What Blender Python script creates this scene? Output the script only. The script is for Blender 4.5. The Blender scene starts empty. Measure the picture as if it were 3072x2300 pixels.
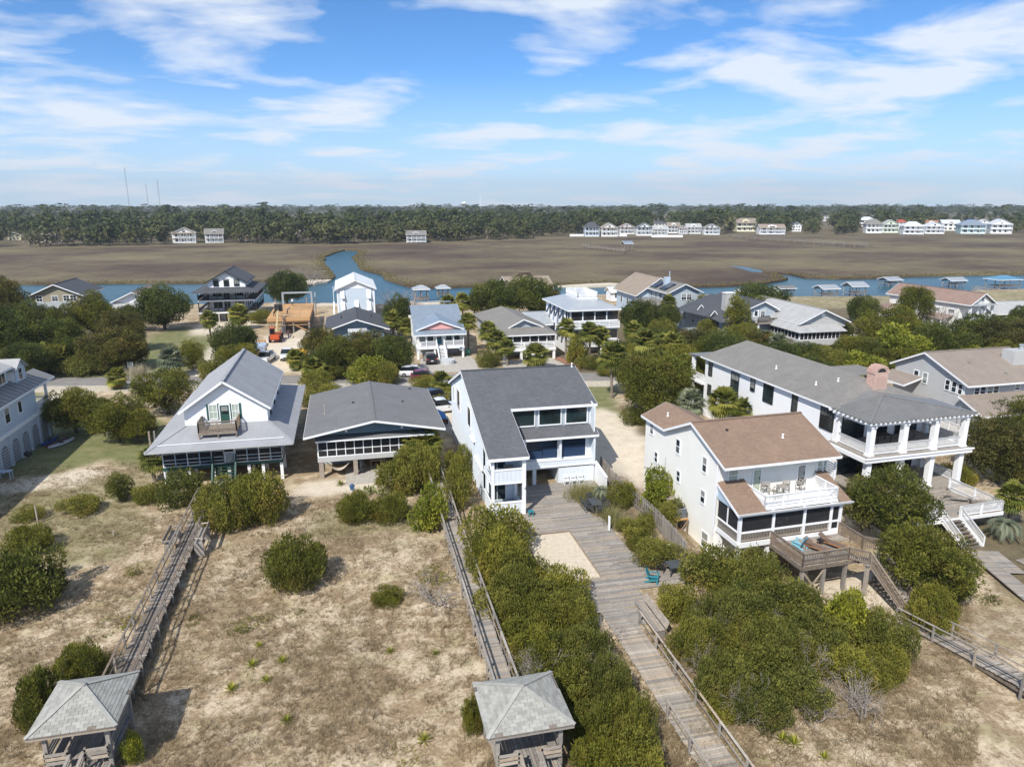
import bpy, bmesh, math, random
import numpy as np
from mathutils import Vector, Matrix, noise
from mathutils.geometry import tessellate_polygon
R = math.radians
random.seed(7)
SC = bpy.context.scene
COL = SC.collection

# ------------------------------------------------------------------ camera
F_PX, CX, CY, HZ, CAM_H = 2130.0, 1536.0, 1150.0, 612.0, 26.0     # photograph is 3072 x 2300
PITCH = math.atan((CY - HZ) / F_PX)
YAW0 = 13.0
cam = bpy.data.cameras.new('camera')
cam.sensor_width = 36.0
cam.lens = 36.0 * F_PX / 3072.0
cam.clip_start, cam.clip_end = 0.5, 30000.0
camo = bpy.data.objects.new('camera', cam)
COL.objects.link(camo)
camo.location = (0, 0, CAM_H)
camo.rotation_euler = (math.pi / 2 - PITCH, 0, -R(YAW0))
SC.camera = camo

# ------------------------------------------------------------------ light
SUN_TRAVEL = Vector((0.60, 0.75, -1.0)).normalized()
SUN_EL = math.asin(-SUN_TRAVEL.z)
sun = bpy.data.lights.new('sun', 'SUN')
sun.energy = 4.4
sun.angle = R(0.53)
sun.color = (1.0, 0.955, 0.88)
suno = bpy.data.objects.new('sun', sun)
COL.objects.link(suno)
suno.rotation_euler = SUN_TRAVEL.to_track_quat('-Z', 'Y').to_euler()

world = bpy.data.worlds.new('World')
SC.world = world
world.use_nodes = True
wn, wl = world.node_tree.nodes, world.node_tree.links
wn.clear()
sky = wn.new('ShaderNodeTexSky')
sky.sky_type = 'NISHITA'
sky.sun_disc = False
sky.sun_elevation = SUN_EL
sky.sun_rotation = math.atan2(-SUN_TRAVEL.x, -SUN_TRAVEL.y)
sky.air_density, sky.dust_density, sky.ozone_density = 0.6, 0.0, 3.2
sky.altitude = 0
# clouds: noise on a flat layer overhead, so the pattern runs all round the dome in perspective
tc = wn.new('ShaderNodeTexCoord')
sep = wn.new('ShaderNodeSeparateXYZ'); wl.new(tc.outputs['Generated'], sep.inputs[0])
def wmath(op, a, b=None, c=None):
    n = wn.new('ShaderNodeMath'); n.operation = op
    for i, v in enumerate((a, b, c)):
        if v is None: continue
        if isinstance(v, (int, float)): n.inputs[i].default_value = v
        else: wl.new(v, n.inputs[i])
    return n.outputs[0]
zc = wmath('MAXIMUM', sep.outputs[2], 0.0)
den = wmath('ADD', zc, 0.11)
cu = wmath('DIVIDE', sep.outputs[0], den)
cv = wmath('DIVIDE', sep.outputs[1], den)
comb = wn.new('ShaderNodeCombineXYZ'); wl.new(cu, comb.inputs[0]); wl.new(cv, comb.inputs[1])
mp = wn.new('ShaderNodeMapping'); wl.new(comb.outputs[0], mp.inputs[0])
mp.inputs['Rotation'].default_value = (0, 0, R(20))
mp.inputs['Scale'].default_value = (0.85, 1.0, 1.0)
mp.inputs['Location'].default_value = (12.9, -5.2, 0)
n1 = wn.new('ShaderNodeTexNoise'); wl.new(mp.outputs[0], n1.inputs['Vector'])
n1.inputs['Scale'].default_value = 1.7; n1.inputs['Detail'].default_value = 9; n1.inputs['Roughness'].default_value = 0.55; n1.inputs['Distortion'].default_value = 0.25
n2 = wn.new('ShaderNodeTexNoise'); wl.new(mp.outputs[0], n2.inputs['Vector'])
n2.inputs['Scale'].default_value = 0.62; n2.inputs['Detail'].default_value = 2
csum = wmath('ADD', wmath('MULTIPLY', n1.outputs[0], 0.72), wmath('MULTIPLY', n2.outputs[0], 0.40))
ramp = wn.new('ShaderNodeValToRGB'); wl.new(csum, ramp.inputs[0])
ramp.color_ramp.elements[0].position = 0.53; ramp.color_ramp.elements[0].color = (0, 0, 0, 1)
ramp.color_ramp.elements[1].position = 0.66; ramp.color_ramp.elements[1].color = (1, 1, 1, 1)
cfac = wmath('MULTIPLY', ramp.outputs[0], 0.86)
skyhue = wn.new('ShaderNodeHueSaturation'); wl.new(sky.outputs[0], skyhue.inputs['Color'])
skyhue.inputs['Saturation'].default_value = 1.22; skyhue.inputs['Value'].default_value = 0.95
hz = wn.new('ShaderNodeMapRange'); wl.new(zc, hz.inputs[0]); hz.inputs[1].default_value = 0.0; hz.inputs[2].default_value = 0.16; hz.inputs[3].default_value = 0.88; hz.inputs[4].default_value = 0.0
hmix = wn.new('ShaderNodeMixRGB'); wl.new(hz.outputs[0], hmix.inputs[0]); wl.new(skyhue.outputs[0], hmix.inputs[1]); hmix.inputs[2].default_value = (3.0, 3.95, 4.85, 1)
cmix = wn.new('ShaderNodeMixRGB'); wl.new(cfac, cmix.inputs[0]); wl.new(hmix.outputs[0], cmix.inputs[1])
cmix.inputs[2].default_value = (4.9, 5.2, 5.6, 1)
bg = wn.new('ShaderNodeBackground'); wl.new(cmix.outputs[0], bg.inputs[0]); bg.inputs[1].default_value = 0.15
wo = wn.new('ShaderNodeOutputWorld'); wl.new(bg.outputs[0], wo.inputs[0])
vs = SC.view_settings
vs.view_transform = 'Standard'; vs.look = 'None'; vs.gamma = 1; vs.use_curve_mapping = False
vs.exposure = 0.32
SC.render.engine = 'CYCLES'

# ------------------------------------------------------------------ photo pixel -> place
def ray(px, py, yaw=YAW0):
    y = R(yaw); sp, cp, sy, cy = math.sin(PITCH), math.cos(PITCH), math.sin(y), math.cos(y)
    a = (px - CX) / F_PX; b = -(py - CY) / F_PX
    return (sy*cp + a*cy + b*sy*sp, cy*cp - a*sy + b*cy*sp, -sp + b*cp)
def PZ(px, py, z=0.0, yaw=YAW0):
    d = ray(px, py, yaw); t = (z - CAM_H) / d[2]
    return (d[0]*t, d[1]*t, z)
def PY(px, py, y):
    d = ray(px, py); t = y / d[1]
    return (d[0]*t, y, CAM_H + d[2]*t)
def ZOOM(x0, y0, s): return lambda x, y: (x0 + x*s, y0 + y*s)

# ------------------------------------------------------------------ materials
MATS = {}
def newmat(name):
    m = bpy.data.materials.new(name); m.use_nodes = True
    nt = m.node_tree; b = nt.nodes['Principled BSDF']
    MATS[name] = m
    return m, nt, b
def N(nt, t, **kw):
    n = nt.nodes.new(t)
    for k, v in kw.items():
        if k.startswith('i_'): n.inputs[k[2:].replace('_', ' ')].default_value = v
        else: setattr(n, k, v)
    return n
def c4(c): return (c[0], c[1], c[2], 1)
def ramp2(nt, fac, c0, c1, p0=0.35, p1=0.65):
    r = N(nt, 'ShaderNodeValToRGB'); nt.links.new(fac, r.inputs[0])
    r.color_ramp.elements[0].position = p0; r.color_ramp.elements[0].color = c4(c0)
    r.color_ramp.elements[1].position = p1; r.color_ramp.elements[1].color = c4(c1)
    return r.outputs[0]
def mix(nt, fac, a, b, mode='MIX'):
    n = N(nt, 'ShaderNodeMixRGB', blend_type=mode)
    for i, v in enumerate((fac, a, b)):
        if isinstance(v, (int, float)): n.inputs[i].default_value = v
        elif isinstance(v, tuple): n.inputs[i].default_value = c4(v)
        else: nt.links.new(v, n.inputs[i])
    return n.outputs[0]
def coord(nt, kind='Object', scale=(1, 1, 1), rot=(0, 0, 0)):
    t = N(nt, 'ShaderNodeTexCoord'); m = N(nt, 'ShaderNodeMapping')
    nt.links.new(t.outputs[kind], m.inputs[0]); m.inputs['Scale'].default_value = scale; m.inputs['Rotation'].default_value = rot
    return m.outputs[0]
def noise_t(nt, vec, scale, detail=4, rough=0.55):
    n = N(nt, 'ShaderNodeTexNoise'); nt.links.new(vec, n.inputs['Vector'])
    n.inputs['Scale'].default_value = scale; n.inputs['Detail'].default_value = detail; n.inputs['Roughness'].default_value = rough
    return n.outputs[0]
def bump(nt, b, h, strength=0.3, dist=0.02):
    n = N(nt, 'ShaderNodeBump'); n.inputs['Strength'].default_value = strength; n.inputs['Distance'].default_value = dist
    nt.links.new(h, n.inputs['Height']); nt.links.new(n.outputs[0], b.inputs['Normal'])
def paint(name, col, rough=0.55, dirt=0.12):
    m, nt, b = newmat(name)
    v = coord(nt)
    f = noise_t(nt, v, 0.9, 5, 0.65)
    d = tuple(c*(1-dirt*2.2) for c in col)
    c = ramp2(nt, f, d, col, 0.25, 0.62)
    f2 = noise_t(nt, coord(nt, scale=(6, 6, .7)), 1.5, 3)
    c2 = mix(nt, 0.5, c, ramp2(nt, f2, tuple(x*(1-dirt) for x in col), col, .35, .6))
    nt.links.new(c2, b.inputs['Base Color']); b.inputs['Roughness'].default_value = rough
    return m
def shingle(name, ca, cb, w=0.33, h=0.15, blotch=0.2, streak=0.12):
    m, nt, b = newmat(name)
    uv = N(nt, 'ShaderNodeUVMap')
    br = N(nt, 'ShaderNodeTexBrick'); nt.links.new(uv.outputs[0], br.inputs['Vector'])
    br.inputs['Color1'].default_value = c4(ca); br.inputs['Color2'].default_value = c4(cb)
    br.inputs['Mortar'].default_value = c4(tuple(x*.72 for x in ca)); br.inputs['Scale'].default_value = 1
    br.inputs['Mortar Size'].default_value = 0.012; br.inputs['Brick Width'].default_value = w; br.inputs['Row Height'].default_value = h
    f = noise_t(nt, coord(nt), 0.5, 4)
    c = mix(nt, 1.0, br.outputs[0], ramp2(nt, f, (1-blotch,)*3, (1+blotch*.3,)*3, .3, .7), 'MULTIPLY')
    f3 = noise_t(nt, coord(nt, 'UV', (.9, .3, 1)), 1, 3)
    c = mix(nt, 1.0, c, ramp2(nt, f3, (1-streak,)*3, (1.08,)*3, .3, .62), 'MULTIPLY')
    f2 = noise_t(nt, coord(nt), 30, 2)
    c = mix(nt, .5, c, ramp2(nt, f2, tuple(x*.6 for x in ca), tuple(min(1, x*1.45) for x in cb), .3, .7))
    nt.links.new(c, b.inputs['Base Color']); b.inputs['Roughness'].default_value = 0.9
    sx = N(nt, 'ShaderNodeSeparateXYZ'); nt.links.new(uv.outputs[0], sx.inputs[0])
    mm = N(nt, 'ShaderNodeMath', operation='DIVIDE'); nt.links.new(sx.outputs[1], mm.inputs[0]); mm.inputs[1].default_value = h
    fr = N(nt, 'ShaderNodeMath', operation='FRACT'); nt.links.new(mm.outputs[0], fr.inputs[0])
    iv = N(nt, 'ShaderNodeMath', operation='SUBTRACT'); iv.inputs[0].default_value = 1; nt.links.new(fr.outputs[0], iv.inputs[1])
    bump(nt, b, iv.outputs[0], 0.5, 0.02)
    return m
def metal(name, col, rough=0.38, seam=0.0):
    m, nt, b = newmat(name)
    f = noise_t(nt, coord(nt), .8, 4)
    c = ramp2(nt, f, tuple(x*.86 for x in col), col, .3, .65)
    nt.links.new(c, b.inputs['Base Color']); b.inputs['Roughness'].default_value = rough; b.inputs['Metallic'].default_value = 0.25
    return m
def wood(name, ca, cb, cc=None, rough=0.85):
    """weathered boards: grain along U, each object its own tone"""
    m, nt, b = newmat(name)
    f = noise_t(nt, coord(nt, 'Object', (3.0, 3.0, 3.0)), 1.2, 6, .7)
    oi = N(nt, 'ShaderNodeObjectInfo')
    c = ramp2(nt, f, ca, cb, .3, .7)
    g = noise_t(nt, coord(nt, 'UV', (.8, 28, 1)), 1, 3, .6)
    c = mix(nt, 1.0, c, ramp2(nt, g, (.66,)*3, (1.12,)*3, .3, .7), 'MULTIPLY')
    r = N(nt, 'ShaderNodeValToRGB'); nt.links.new(oi.outputs['Random'], r.inputs[0])
    r.color_ramp.elements[0].color = (.62, .60, .58, 1); r.color_ramp.elements[1].color = (1.16, 1.14, 1.1, 1)
    e = r.color_ramp.elements.new(.5); e.color = (.95, .92, .88, 1)
    e = r.color_ramp.elements.new(.82); e.color = (1.0, .86, .70, 1)
    c = mix(nt, 1.0, c, r.outputs[0], 'MULTIPLY')
    nt.links.new(c, b.inputs['Base Color']); b.inputs['Roughness'].default_value = rough
    bump(nt, b, g, .25, .01)
    return m
def glass(name, col=(.02, .03, .035), rough=.06, blinds=False):
    m, nt, b = newmat(name)
    f = noise_t(nt, coord(nt, scale=(1, 1, 1)), .7, 2)
    c = ramp2(nt, f, tuple(x*.6 for x in col), tuple(x*1.5 for x in col))
    if blinds:                                   # some windows have a pale blind drawn part of the way down
        oi = N(nt, 'ShaderNodeObjectInfo'); gz = N(nt, 'ShaderNodeSeparateXYZ'); nt.links.new(N(nt, 'ShaderNodeTexCoord').outputs['Generated'], gz.inputs[0])
        th = N(nt, 'ShaderNodeMath', operation='MULTIPLY_ADD'); nt.links.new(oi.outputs['Random'], th.inputs[0]); th.inputs[1].default_value = 1.5; th.inputs[2].default_value = .12
        gt = N(nt, 'ShaderNodeMath', operation='GREATER_THAN'); nt.links.new(gz.outputs[2], gt.inputs[0]); nt.links.new(th.outputs[0], gt.inputs[1])
        c = mix(nt, gt.outputs[0], c, (.27, .28, .26))
    nt.links.new(c, b.inputs['Base Color'])
    b.inputs['Roughness'].default_value = rough; b.inputs['IOR'].default_value = 1.5
    return m
def screen(name, col, opacity):
    m, nt, b = newmat(name)
    b.inputs['Base Color'].default_value = c4(col); b.inputs['Roughness'].default_value = .8
    b.inputs['Alpha'].default_value = opacity
    return m
def leafmat(name, dark, light, warm=None, rnd=.25, trans=.25):
    m, nt, b = newmat(name)
    at = N(nt, 'ShaderNodeAttribute', attribute_name='tint')
    c = ramp2(nt, at.outputs['Fac'], dark, light, .15, .85)
    if warm:
        f = noise_t(nt, coord(nt), .55, 2)
        c = mix(nt, ramp2(nt, f, (0, 0, 0), (.9, .9, .9), .56, .72), c, warm)
    oi = N(nt, 'ShaderNodeObjectInfo')
    r = N(nt, 'ShaderNodeValToRGB'); nt.links.new(oi.outputs['Random'], r.inputs[0])
    r.color_ramp.elements[0].color = (1-rnd, 1-rnd, 1-rnd*.6, 1); r.color_ramp.elements[1].color = (1+rnd*1.1, 1+rnd*.55, 1-rnd*.2, 1)
    c = mix(nt, 1.0, c, r.outputs[0], 'MULTIPLY')
    nt.links.new(c, b.inputs['Base Color']); b.inputs['Roughness'].default_value = .62
    b.inputs['Specular IOR Level'].default_value = .25
    if trans > 0:
        tr = N(nt, 'ShaderNodeBsdfTranslucent'); nt.links.new(c, tr.inputs['Color'])
        mx = N(nt, 'ShaderNodeMixShader'); mx.inputs[0].default_value = trans
        nt.links.new(b.outputs[0], mx.inputs[1]); nt.links.new(tr.outputs[0], mx.inputs[2])
        nt.links.new(mx.outputs[0], nt.nodes['Material Output'].inputs['Surface'])
    return m
def plain(name, col, rough=.6, metallic=0.0, var=.15):
    m, nt, b = newmat(name)
    f = noise_t(nt, coord(nt), 3.0, 4)
    nt.links.new(ramp2(nt, f, tuple(x*(1-var) for x in col), tuple(min(1, x*(1+var*.4)) for x in col)), b.inputs['Base Color'])
    b.inputs['Roughness'].default_value = rough; b.inputs['Metallic'].default_value = metallic
    return m

WHITE = paint('white_paint', (.84, .845, .85), dirt=.04)
CREAM = paint('cream_paint', (.80, .79, .735), dirt=.04)
PALEBLUE = paint('pale_blue_paint', (.46, .56, .66), dirt=.06)
BLUEGREY = paint('blue_grey_paint', (.40, .45, .49), dirt=.07)
MAINWALL = paint('white_board_paint', (.70, .745, .79), dirt=.06)
GREYWALL = paint('grey_siding_paint', (.475, .475, .465), dirt=.07)
TAN = paint('tan_siding_paint', (.30, .26, .18), dirt=.08)
YELLOW = paint('pale_yellow_paint', (.72, .68, .45), dirt=.06)
PINK = paint('salmon_paint', (.78, .40, .36), dirt=.06)
GREEN = paint('dark_green_paint', (.02, .085, .065), dirt=.1)
TEAL = paint('teal_paint', (.01, .17, .21), dirt=.05)
NAVY = paint('navy_paint', (.028, .045, .085), dirt=.1)
BLACKP = paint('black_paint', (.018, .02, .022), dirt=.1)
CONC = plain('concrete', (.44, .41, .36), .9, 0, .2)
STUCCO = paint('grey_stucco', (.50, .52, .54), .9, .1)
SH_B = shingle('grey_shingle', (.30, .305, .32), (.36, .365, .38))
SH_C = shingle('mid_grey_shingle', (.150, .150, .152), (.185, .185, .188), streak=.15)
SH_D = shingle('charcoal_shingle', (.070, .073, .080), (.142, .146, .155), streak=.15)
SH_E = shingle('brown_shingle', (.195, .128, .088), (.29, .20, .142), streak=.15)
SH_F = shingle('warm_grey_shingle', (.175, .165, .15), (.245, .232, .212), streak=.15)
SH_G = shingle('taupe_shingle', (.23, .19, .155), (.30, .25, .21), streak=.15)
SH_T = shingle('tan_shingle', (.26, .205, .16), (.33, .27, .21), streak=.15)
SH_K = shingle('dark_slate_shingle', (.055, .06, .07), (.085, .09, .10), streak=.15)
SH_L = shingle('light_grey_shingle', (.36, .36, .355), (.44, .44, .43), streak=.2)
SH_R = shingle('reddish_brown_shingle', (.23, .15, .12), (.31, .215, .175), streak=.15)
MT_GREY = metal('grey_metal_roof', (.25, .247, .24), .55)
MT_BLUE = metal('blue_grey_metal_roof', (.30, .36, .42))
MT_LIGHT = metal('light_metal_roof', (.45, .48, .50))
MT_WHITE = metal('white_metal_roof', (.74, .76, .76), .5)
GLASS = glass('window_glass', blinds=True)
GLASS_T = glass('teal_window_glass', (.014, .025, .028))
GLASS_B = glass('blue_shade_glass', (.007, .020, .048), .2)
SCREEN = screen('insect_screen', (.02, .02, .022), .72)
CURTAIN = plain('window_blind', (.42, .48, .40), .8)
WOODG = wood('grey_weathered_wood', (.27, .252, .232), (.455, .43, .40))
WOODD = wood('dark_weathered_wood', (.14, .12, .105), (.27, .24, .21))
WOODL = wood('pale_weathered_wood', (.37, .335, .29), (.54, .50, .445))
WOODR = wood('brown_rail_wood', (.22, .175, .14), (.35, .30, .25))
WOODN = wood('new_lumber', (.52, .30, .13), (.66, .43, .22))
WOODGR = wood('grey_post_wood', (.30, .28, .26), (.42, .40, .37))
BRICK = None

# ------------------------------------------------------------------ mesh helpers
class MB:
    def __init__(s): s.v = []; s.f = []
    def add(s, vs, fs):
        n = len(s.v); s.v += [tuple(p) for p in vs]; s.f += [tuple(i+n for i in f) for f in fs]; return s
    def box(s, x0, x1, y0, y1, z0, z1):
        if x0 > x1: x0, x1 = x1, x0
        if y0 > y1: y0, y1 = y1, y0
        if z0 > z1: z0, z1 = z1, z0
        return s.add([(x0,y0,z0),(x1,y0,z0),(x1,y1,z0),(x0,y1,z0),(x0,y0,z1),(x1,y0,z1),(x1,y1,z1),(x0,y1,z1)],
                     [(0,3,2,1),(4,5,6,7),(0,1,5,4),(1,2,6,5),(2,3,7,6),(3,0,4,7)])
    def beam(s, p, q, w, h, roll=None):
        p, q = Vector(p), Vector(q); d = (q-p).normalized()
        up = Vector((0,0,1)) if abs(d.z) < .95 else Vector((0,1,0))
        sd = d.cross(up).normalized(); u = sd.cross(d)
        a, b = sd*(w/2), u*(h/2)
        return s.add([p-a-b, p+a-b, p+a+b, p-a+b, q-a-b, q+a-b, q+a+b, q-a+b],
                     [(0,1,2,3),(7,6,5,4),(0,4,5,1),(1,5,6,2),(2,6,7,3),(3,7,4,0)])
    def prism(s, top, vec):
        n = len(top); t = [Vector(p) for p in top]; v = Vector(vec)
        nrm = Vector((0,0,0))
        for i in range(n): nrm += t[i].cross(t[(i+1) % n])
        if nrm.dot(v) > 0: t.reverse()
        return s.add(t + [p+v for p in t], [tuple(range(n)), tuple(range(2*n-1, n-1, -1))] +
                     [(i, i+n, (i+1) % n + n, (i+1) % n) for i in range(n)])
    def tube(s, pts, r, n=6, cap=True):
        pts = [Vector(p) for p in pts]; rs = r if isinstance(r, (list, tuple)) else [r]*len(pts)
        base = len(s.v); k = len(pts)
        for i, p in enumerate(pts):
            d = (pts[min(i+1, k-1)] - pts[max(i-1, 0)]).normalized()
            up = Vector((0,0,1)) if abs(d.z) < .9 else Vector((1,0,0))
            a = d.cross(up).normalized(); b = a.cross(d)
            for j in range(n):
                t = 2*math.pi*j/n
                s.v.append(tuple(p + (a*math.cos(t) + b*math.sin(t))*rs[i]))
        for i in range(k-1):
            for j in range(n):
                j2 = (j+1) % n
                s.f.append((base+i*n+j, base+i*n+j2, base+(i+1)*n+j2, base+(i+1)*n+j))
        if cap:
            s.f.append(tuple(base+j for j in reversed(range(n)))); s.f.append(tuple(base+(k-1)*n+j for j in range(n)))
        return s
    def lathe(s, c, prof, n=12):
        base = len(s.v); k = len(prof)
        for r, z in prof:
            for j in range(n):
                t = 2*math.pi*j/n; s.v.append((c[0]+r*math.cos(t), c[1]+r*math.sin(t), c[2]+z))
        for i in range(k-1):
            for j in range(n):
                j2 = (j+1) % n; s.f.append((base+i*n+j, base+i*n+j2, base+(i+1)*n+j2, base+(i+1)*n+j))
        s.f.append(tuple(base+j for j in reversed(range(n)))); s.f.append(tuple(base+(k-1)*n+j for j in range(n)))
        return s
def mesh_from(name, v, f, mat, off=(0, 0, 0)):
    me = bpy.data.meshes.new(name)
    me.from_pydata([(p[0]-off[0], p[1]-off[1], p[2]-off[2]) for p in v], [], f)
    uv = me.uv_layers.new(name='UVMap')
    data = [0.0]*(2*len(me.loops))
    for p in me.polygons:
        n = p.normal
        if abs(n.z) > .999: u = Vector((1,0,0)); w = Vector((0,1,0))
        else: u = Vector((-n.y, n.x, 0)).normalized(); w = n.cross(u)
        for li in p.loop_indices:
            co = me.vertices[me.loops[li].vertex_index].co
            data[2*li] = co.dot(u); data[2*li+1] = co.dot(w)
    uv.data.foreach_set('uv', data)
    if mat: me.materials.append(mat)
    return me
def link(name, me, parent=None, loc=(0, 0, 0), rz=0.0):
    o = bpy.data.objects.new(name, me); COL.objects.link(o)
    o.location = loc
    if rz: o.rotation_euler = (0, 0, rz)
    if parent is not None: o.parent = parent
    return o
def rot2(p, a): c, s = math.cos(a), math.sin(a); return (p[0]*c - p[1]*s, p[0]*s + p[1]*c, p[2] if len(p) > 2 else 0.0)
class Thing:
    """an Empty at the thing's base; parts are given in the coordinates of its (turned) frame"""
    def __init__(s, name, label, cat, loc, rot=0.0, group=None):
        s.o = (loc[0], loc[1], loc[2] if len(loc) > 2 else 0.0); s.rot = R(rot)
        s.e = bpy.data.objects.new(name, None); COL.objects.link(s.e)
        s.e.empty_display_size = .3
        s.e.location = rot2(s.o, s.rot); s.e.rotation_euler = (0, 0, s.rot)
        s.e['label'] = label; s.e['category'] = cat
        if group: s.e['group'] = group
    def part(s, name, mb, mat, parent=None):
        return link(name, mesh_from(name, mb.v, mb.f, mat, s.o), parent if parent is not None else s.e)
    def share(s, name, me, loc, parent=None, rz=0.0, scale=None):
        o = link(name, me, parent if parent is not None else s.e, (loc[0]-s.o[0], loc[1]-s.o[1], loc[2]-s.o[2]), rz)
        if scale: o.scale = scale
        return o
def tag(o, label, cat, group=None):
    o['label'] = label; o['category'] = cat
    if group: o['group'] = group
    return o
def solo(name, mb, mat, label, cat, loc, group=None, rot=0.0):
    o = link(name, mesh_from(name, mb.v, mb.f, mat, loc), None, rot2(loc, R(rot)), R(rot))
    return tag(o, label, cat, group)
def structure(name, me):
    o = link(name, me); o['kind'] = 'structure'; return o

# faces: 'F' looks to -y, 'B' +y, 'L' -x, 'R' +x; u runs along the wall, d outwards
def fpt(face, u, d, z):
    k, c = face
    return {'F': (u, c-d, z), 'B': (u, c+d, z), 'L': (c-d, u, z), 'R': (c+d, u, z)}[k]
def fbox(mb, face, u0, u1, d0, d1, z0, z1):
    a = fpt(face, u0, d0, z0); b = fpt(face, u1, d1, z1)
    return mb.box(a[0], b[0], a[1], b[1], a[2], b[2])
def clip_band(poly, z0, z1):
    def cut(ps, keep, zc):
        out = []
        for i in range(len(ps)):
            a, b = ps[i], ps[(i+1) % len(ps)]
            ka, kb = keep(a[1]), keep(b[1])
            if ka: out.append(a)
            if ka != kb:
                t = (zc-a[1])/(b[1]-a[1]); out.append((a[0]+(b[0]-a[0])*t, zc))
        return out
    p = cut(poly, lambda z: z >= z0-1e-6, z0)
    if len(p) < 3: return None
    p = cut(p, lambda z: z <= z1+1e-6, z1)
    return p if len(p) >= 3 else None
def wall(T, face, poly, mat, lap=.19, thick=.14, name='wall'):
    """slab with real overlapping boards; poly is a convex outline in (u, z)"""
    mb = MB()
    inw = Vector(fpt(face, 0, -thick, 0)) - Vector(fpt(face, 0, 0, 0))
    mb.prism([fpt(face, u, 0, z) for u, z in poly], inw)
    if lap:
        zs = [p[1] for p in poly]; z = min(zs); zt = max(zs)
        while z < zt - .02:
            b = clip_band(poly, z, min(z+lap, zt))
            if b:
                lo = [p[0] for p in b if abs(p[1]-z) < 1e-4]; hz = min(z+lap, zt)
                hi = [p[0] for p in b if abs(p[1]-hz) < 1e-4]
                if lo:
                    if not hi:
                        top = max(b, key=lambda p: p[1]); hi = [top[0]]; hz = top[1]
                    a0, a1, b0, b1 = min(lo), max(lo), min(hi), max(hi)
                    mb.add([fpt(face, a0, .04, z), fpt(face, a1, .04, z), fpt(face, b1, .004, hz), fpt(face, b0, .004, hz),
                            fpt(face, a0, .002, z), fpt(face, a1, .002, z)], [(0, 1, 2, 3), (4, 5, 1, 0)])
            z += lap
    return T.part(name, mb, mat)
def rect(u0, u1, z0, z1): return [(u0, z0), (u1, z0), (u1, z1), (u0, z1)]
def battens(T, face, u0, u1, z0, z1, mat, step=.42, parent=None):
    n = max(1, round((u1-u0)/step))
    for i in range(1, n):
        u = u0+(u1-u0)*i/n
        T.part('batten', fbox(MB(), face, u-.03, u+.03, -.01, .03, z0, z1), mat, parent)
def window(T, face, u, z, w, h, fm=None, gl=None, rows=2, cols=1, name='window', trim=.09, depth=.09, mull=None):
    """u,z is the lower left corner of the whole window"""
    fm = fm or WHITE; gl = gl or GLASS
    m = MB()
    fbox(m, face, u-trim, u, .0, depth, z-trim, z+h+trim); fbox(m, face, u+w, u+w+trim, .0, depth, z-trim, z+h+trim)
    fbox(m, face, u, u+w, .0, depth, z+h, z+h+trim); fbox(m, face, u, u+w, .0, depth+.03, z-trim, z)
    o = T.part(name, m, fm)
    T.part('pane', fbox(MB(), face, u, u+w, .0, .046, z, z+h), gl, o)
    if rows > 1 or cols > 1:
        g = MB()
        for i in range(1, rows): fbox(g, face, u, u+w, .03, .07, z+h*i/rows-.025, z+h*i/rows+.025)
        for i in range(1, cols): fbox(g, face, u+w*i/cols-.02, u+w*i/cols+.02, .03, .066, z, z+h)
        T.part('sash_bar', g, mull or fm, o)
    return o
def door(T, face, u, z, w, h, dm, fm=None, glazed=.55, gl=None):
    m = MB(); t = .1; fm = fm or WHITE
    fbox(m, face, u-t, u, 0, .09, z, z+h+t); fbox(m, face, u+w, u+w+t, 0, .09, z, z+h+t); fbox(m, face, u, u+w, 0, .09, z+h, z+h+t)
    o = T.part('door', m, fm)
    T.part('door_leaf', fbox(MB(), face, u, u+w, 0, .05, z, z+h), dm, o)
    if glazed: T.part('pane', fbox(MB(), face, u+.13, u+w-.13, .05, .062, z+h*(1-glazed), z+h-.14), gl or GLASS, o)
    T.part('door_handle', fbox(MB(), face, u+w-.1, u+w-.06, .05, .11, z+.95, z+1.1), BLACKP, o)
    return o
def slab(T, pts, mat, thick=.14, name='roof', parent=None):
    return T.part(name, MB().prism(pts, (0, 0, -thick)), mat, parent)
def fascia(T, segs, mat=None, h=.2, w=.05, parent=None, name='fascia'):
    m = MB()
    for p, q in segs:
        p, q = Vector(p), Vector(q)
        m.beam(p-Vector((0, 0, h*.5+.012)), q-Vector((0, 0, h*.5+.012)), w, h)
    return T.part(name, m, mat or WHITE, parent)
def seams(T, roofobj, a0, a1, b0, b1, n, mat, clip=None):
    """standing seams from line a0-a1 (eave) to b0-b1 (ridge)"""
    a0, a1, b0, b1 = map(Vector, (a0, a1, b0, b1))
    for i in range(n+1):
        t = i/n; p = a0.lerp(a1, t); q = b0.lerp(b1, t)
        if (q-p).length < .15: continue
        T.part('seam', MB().beam(p+Vector((0, 0, .02)), q+Vector((0, 0, .02)), .03, .05), mat, roofobj)
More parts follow.
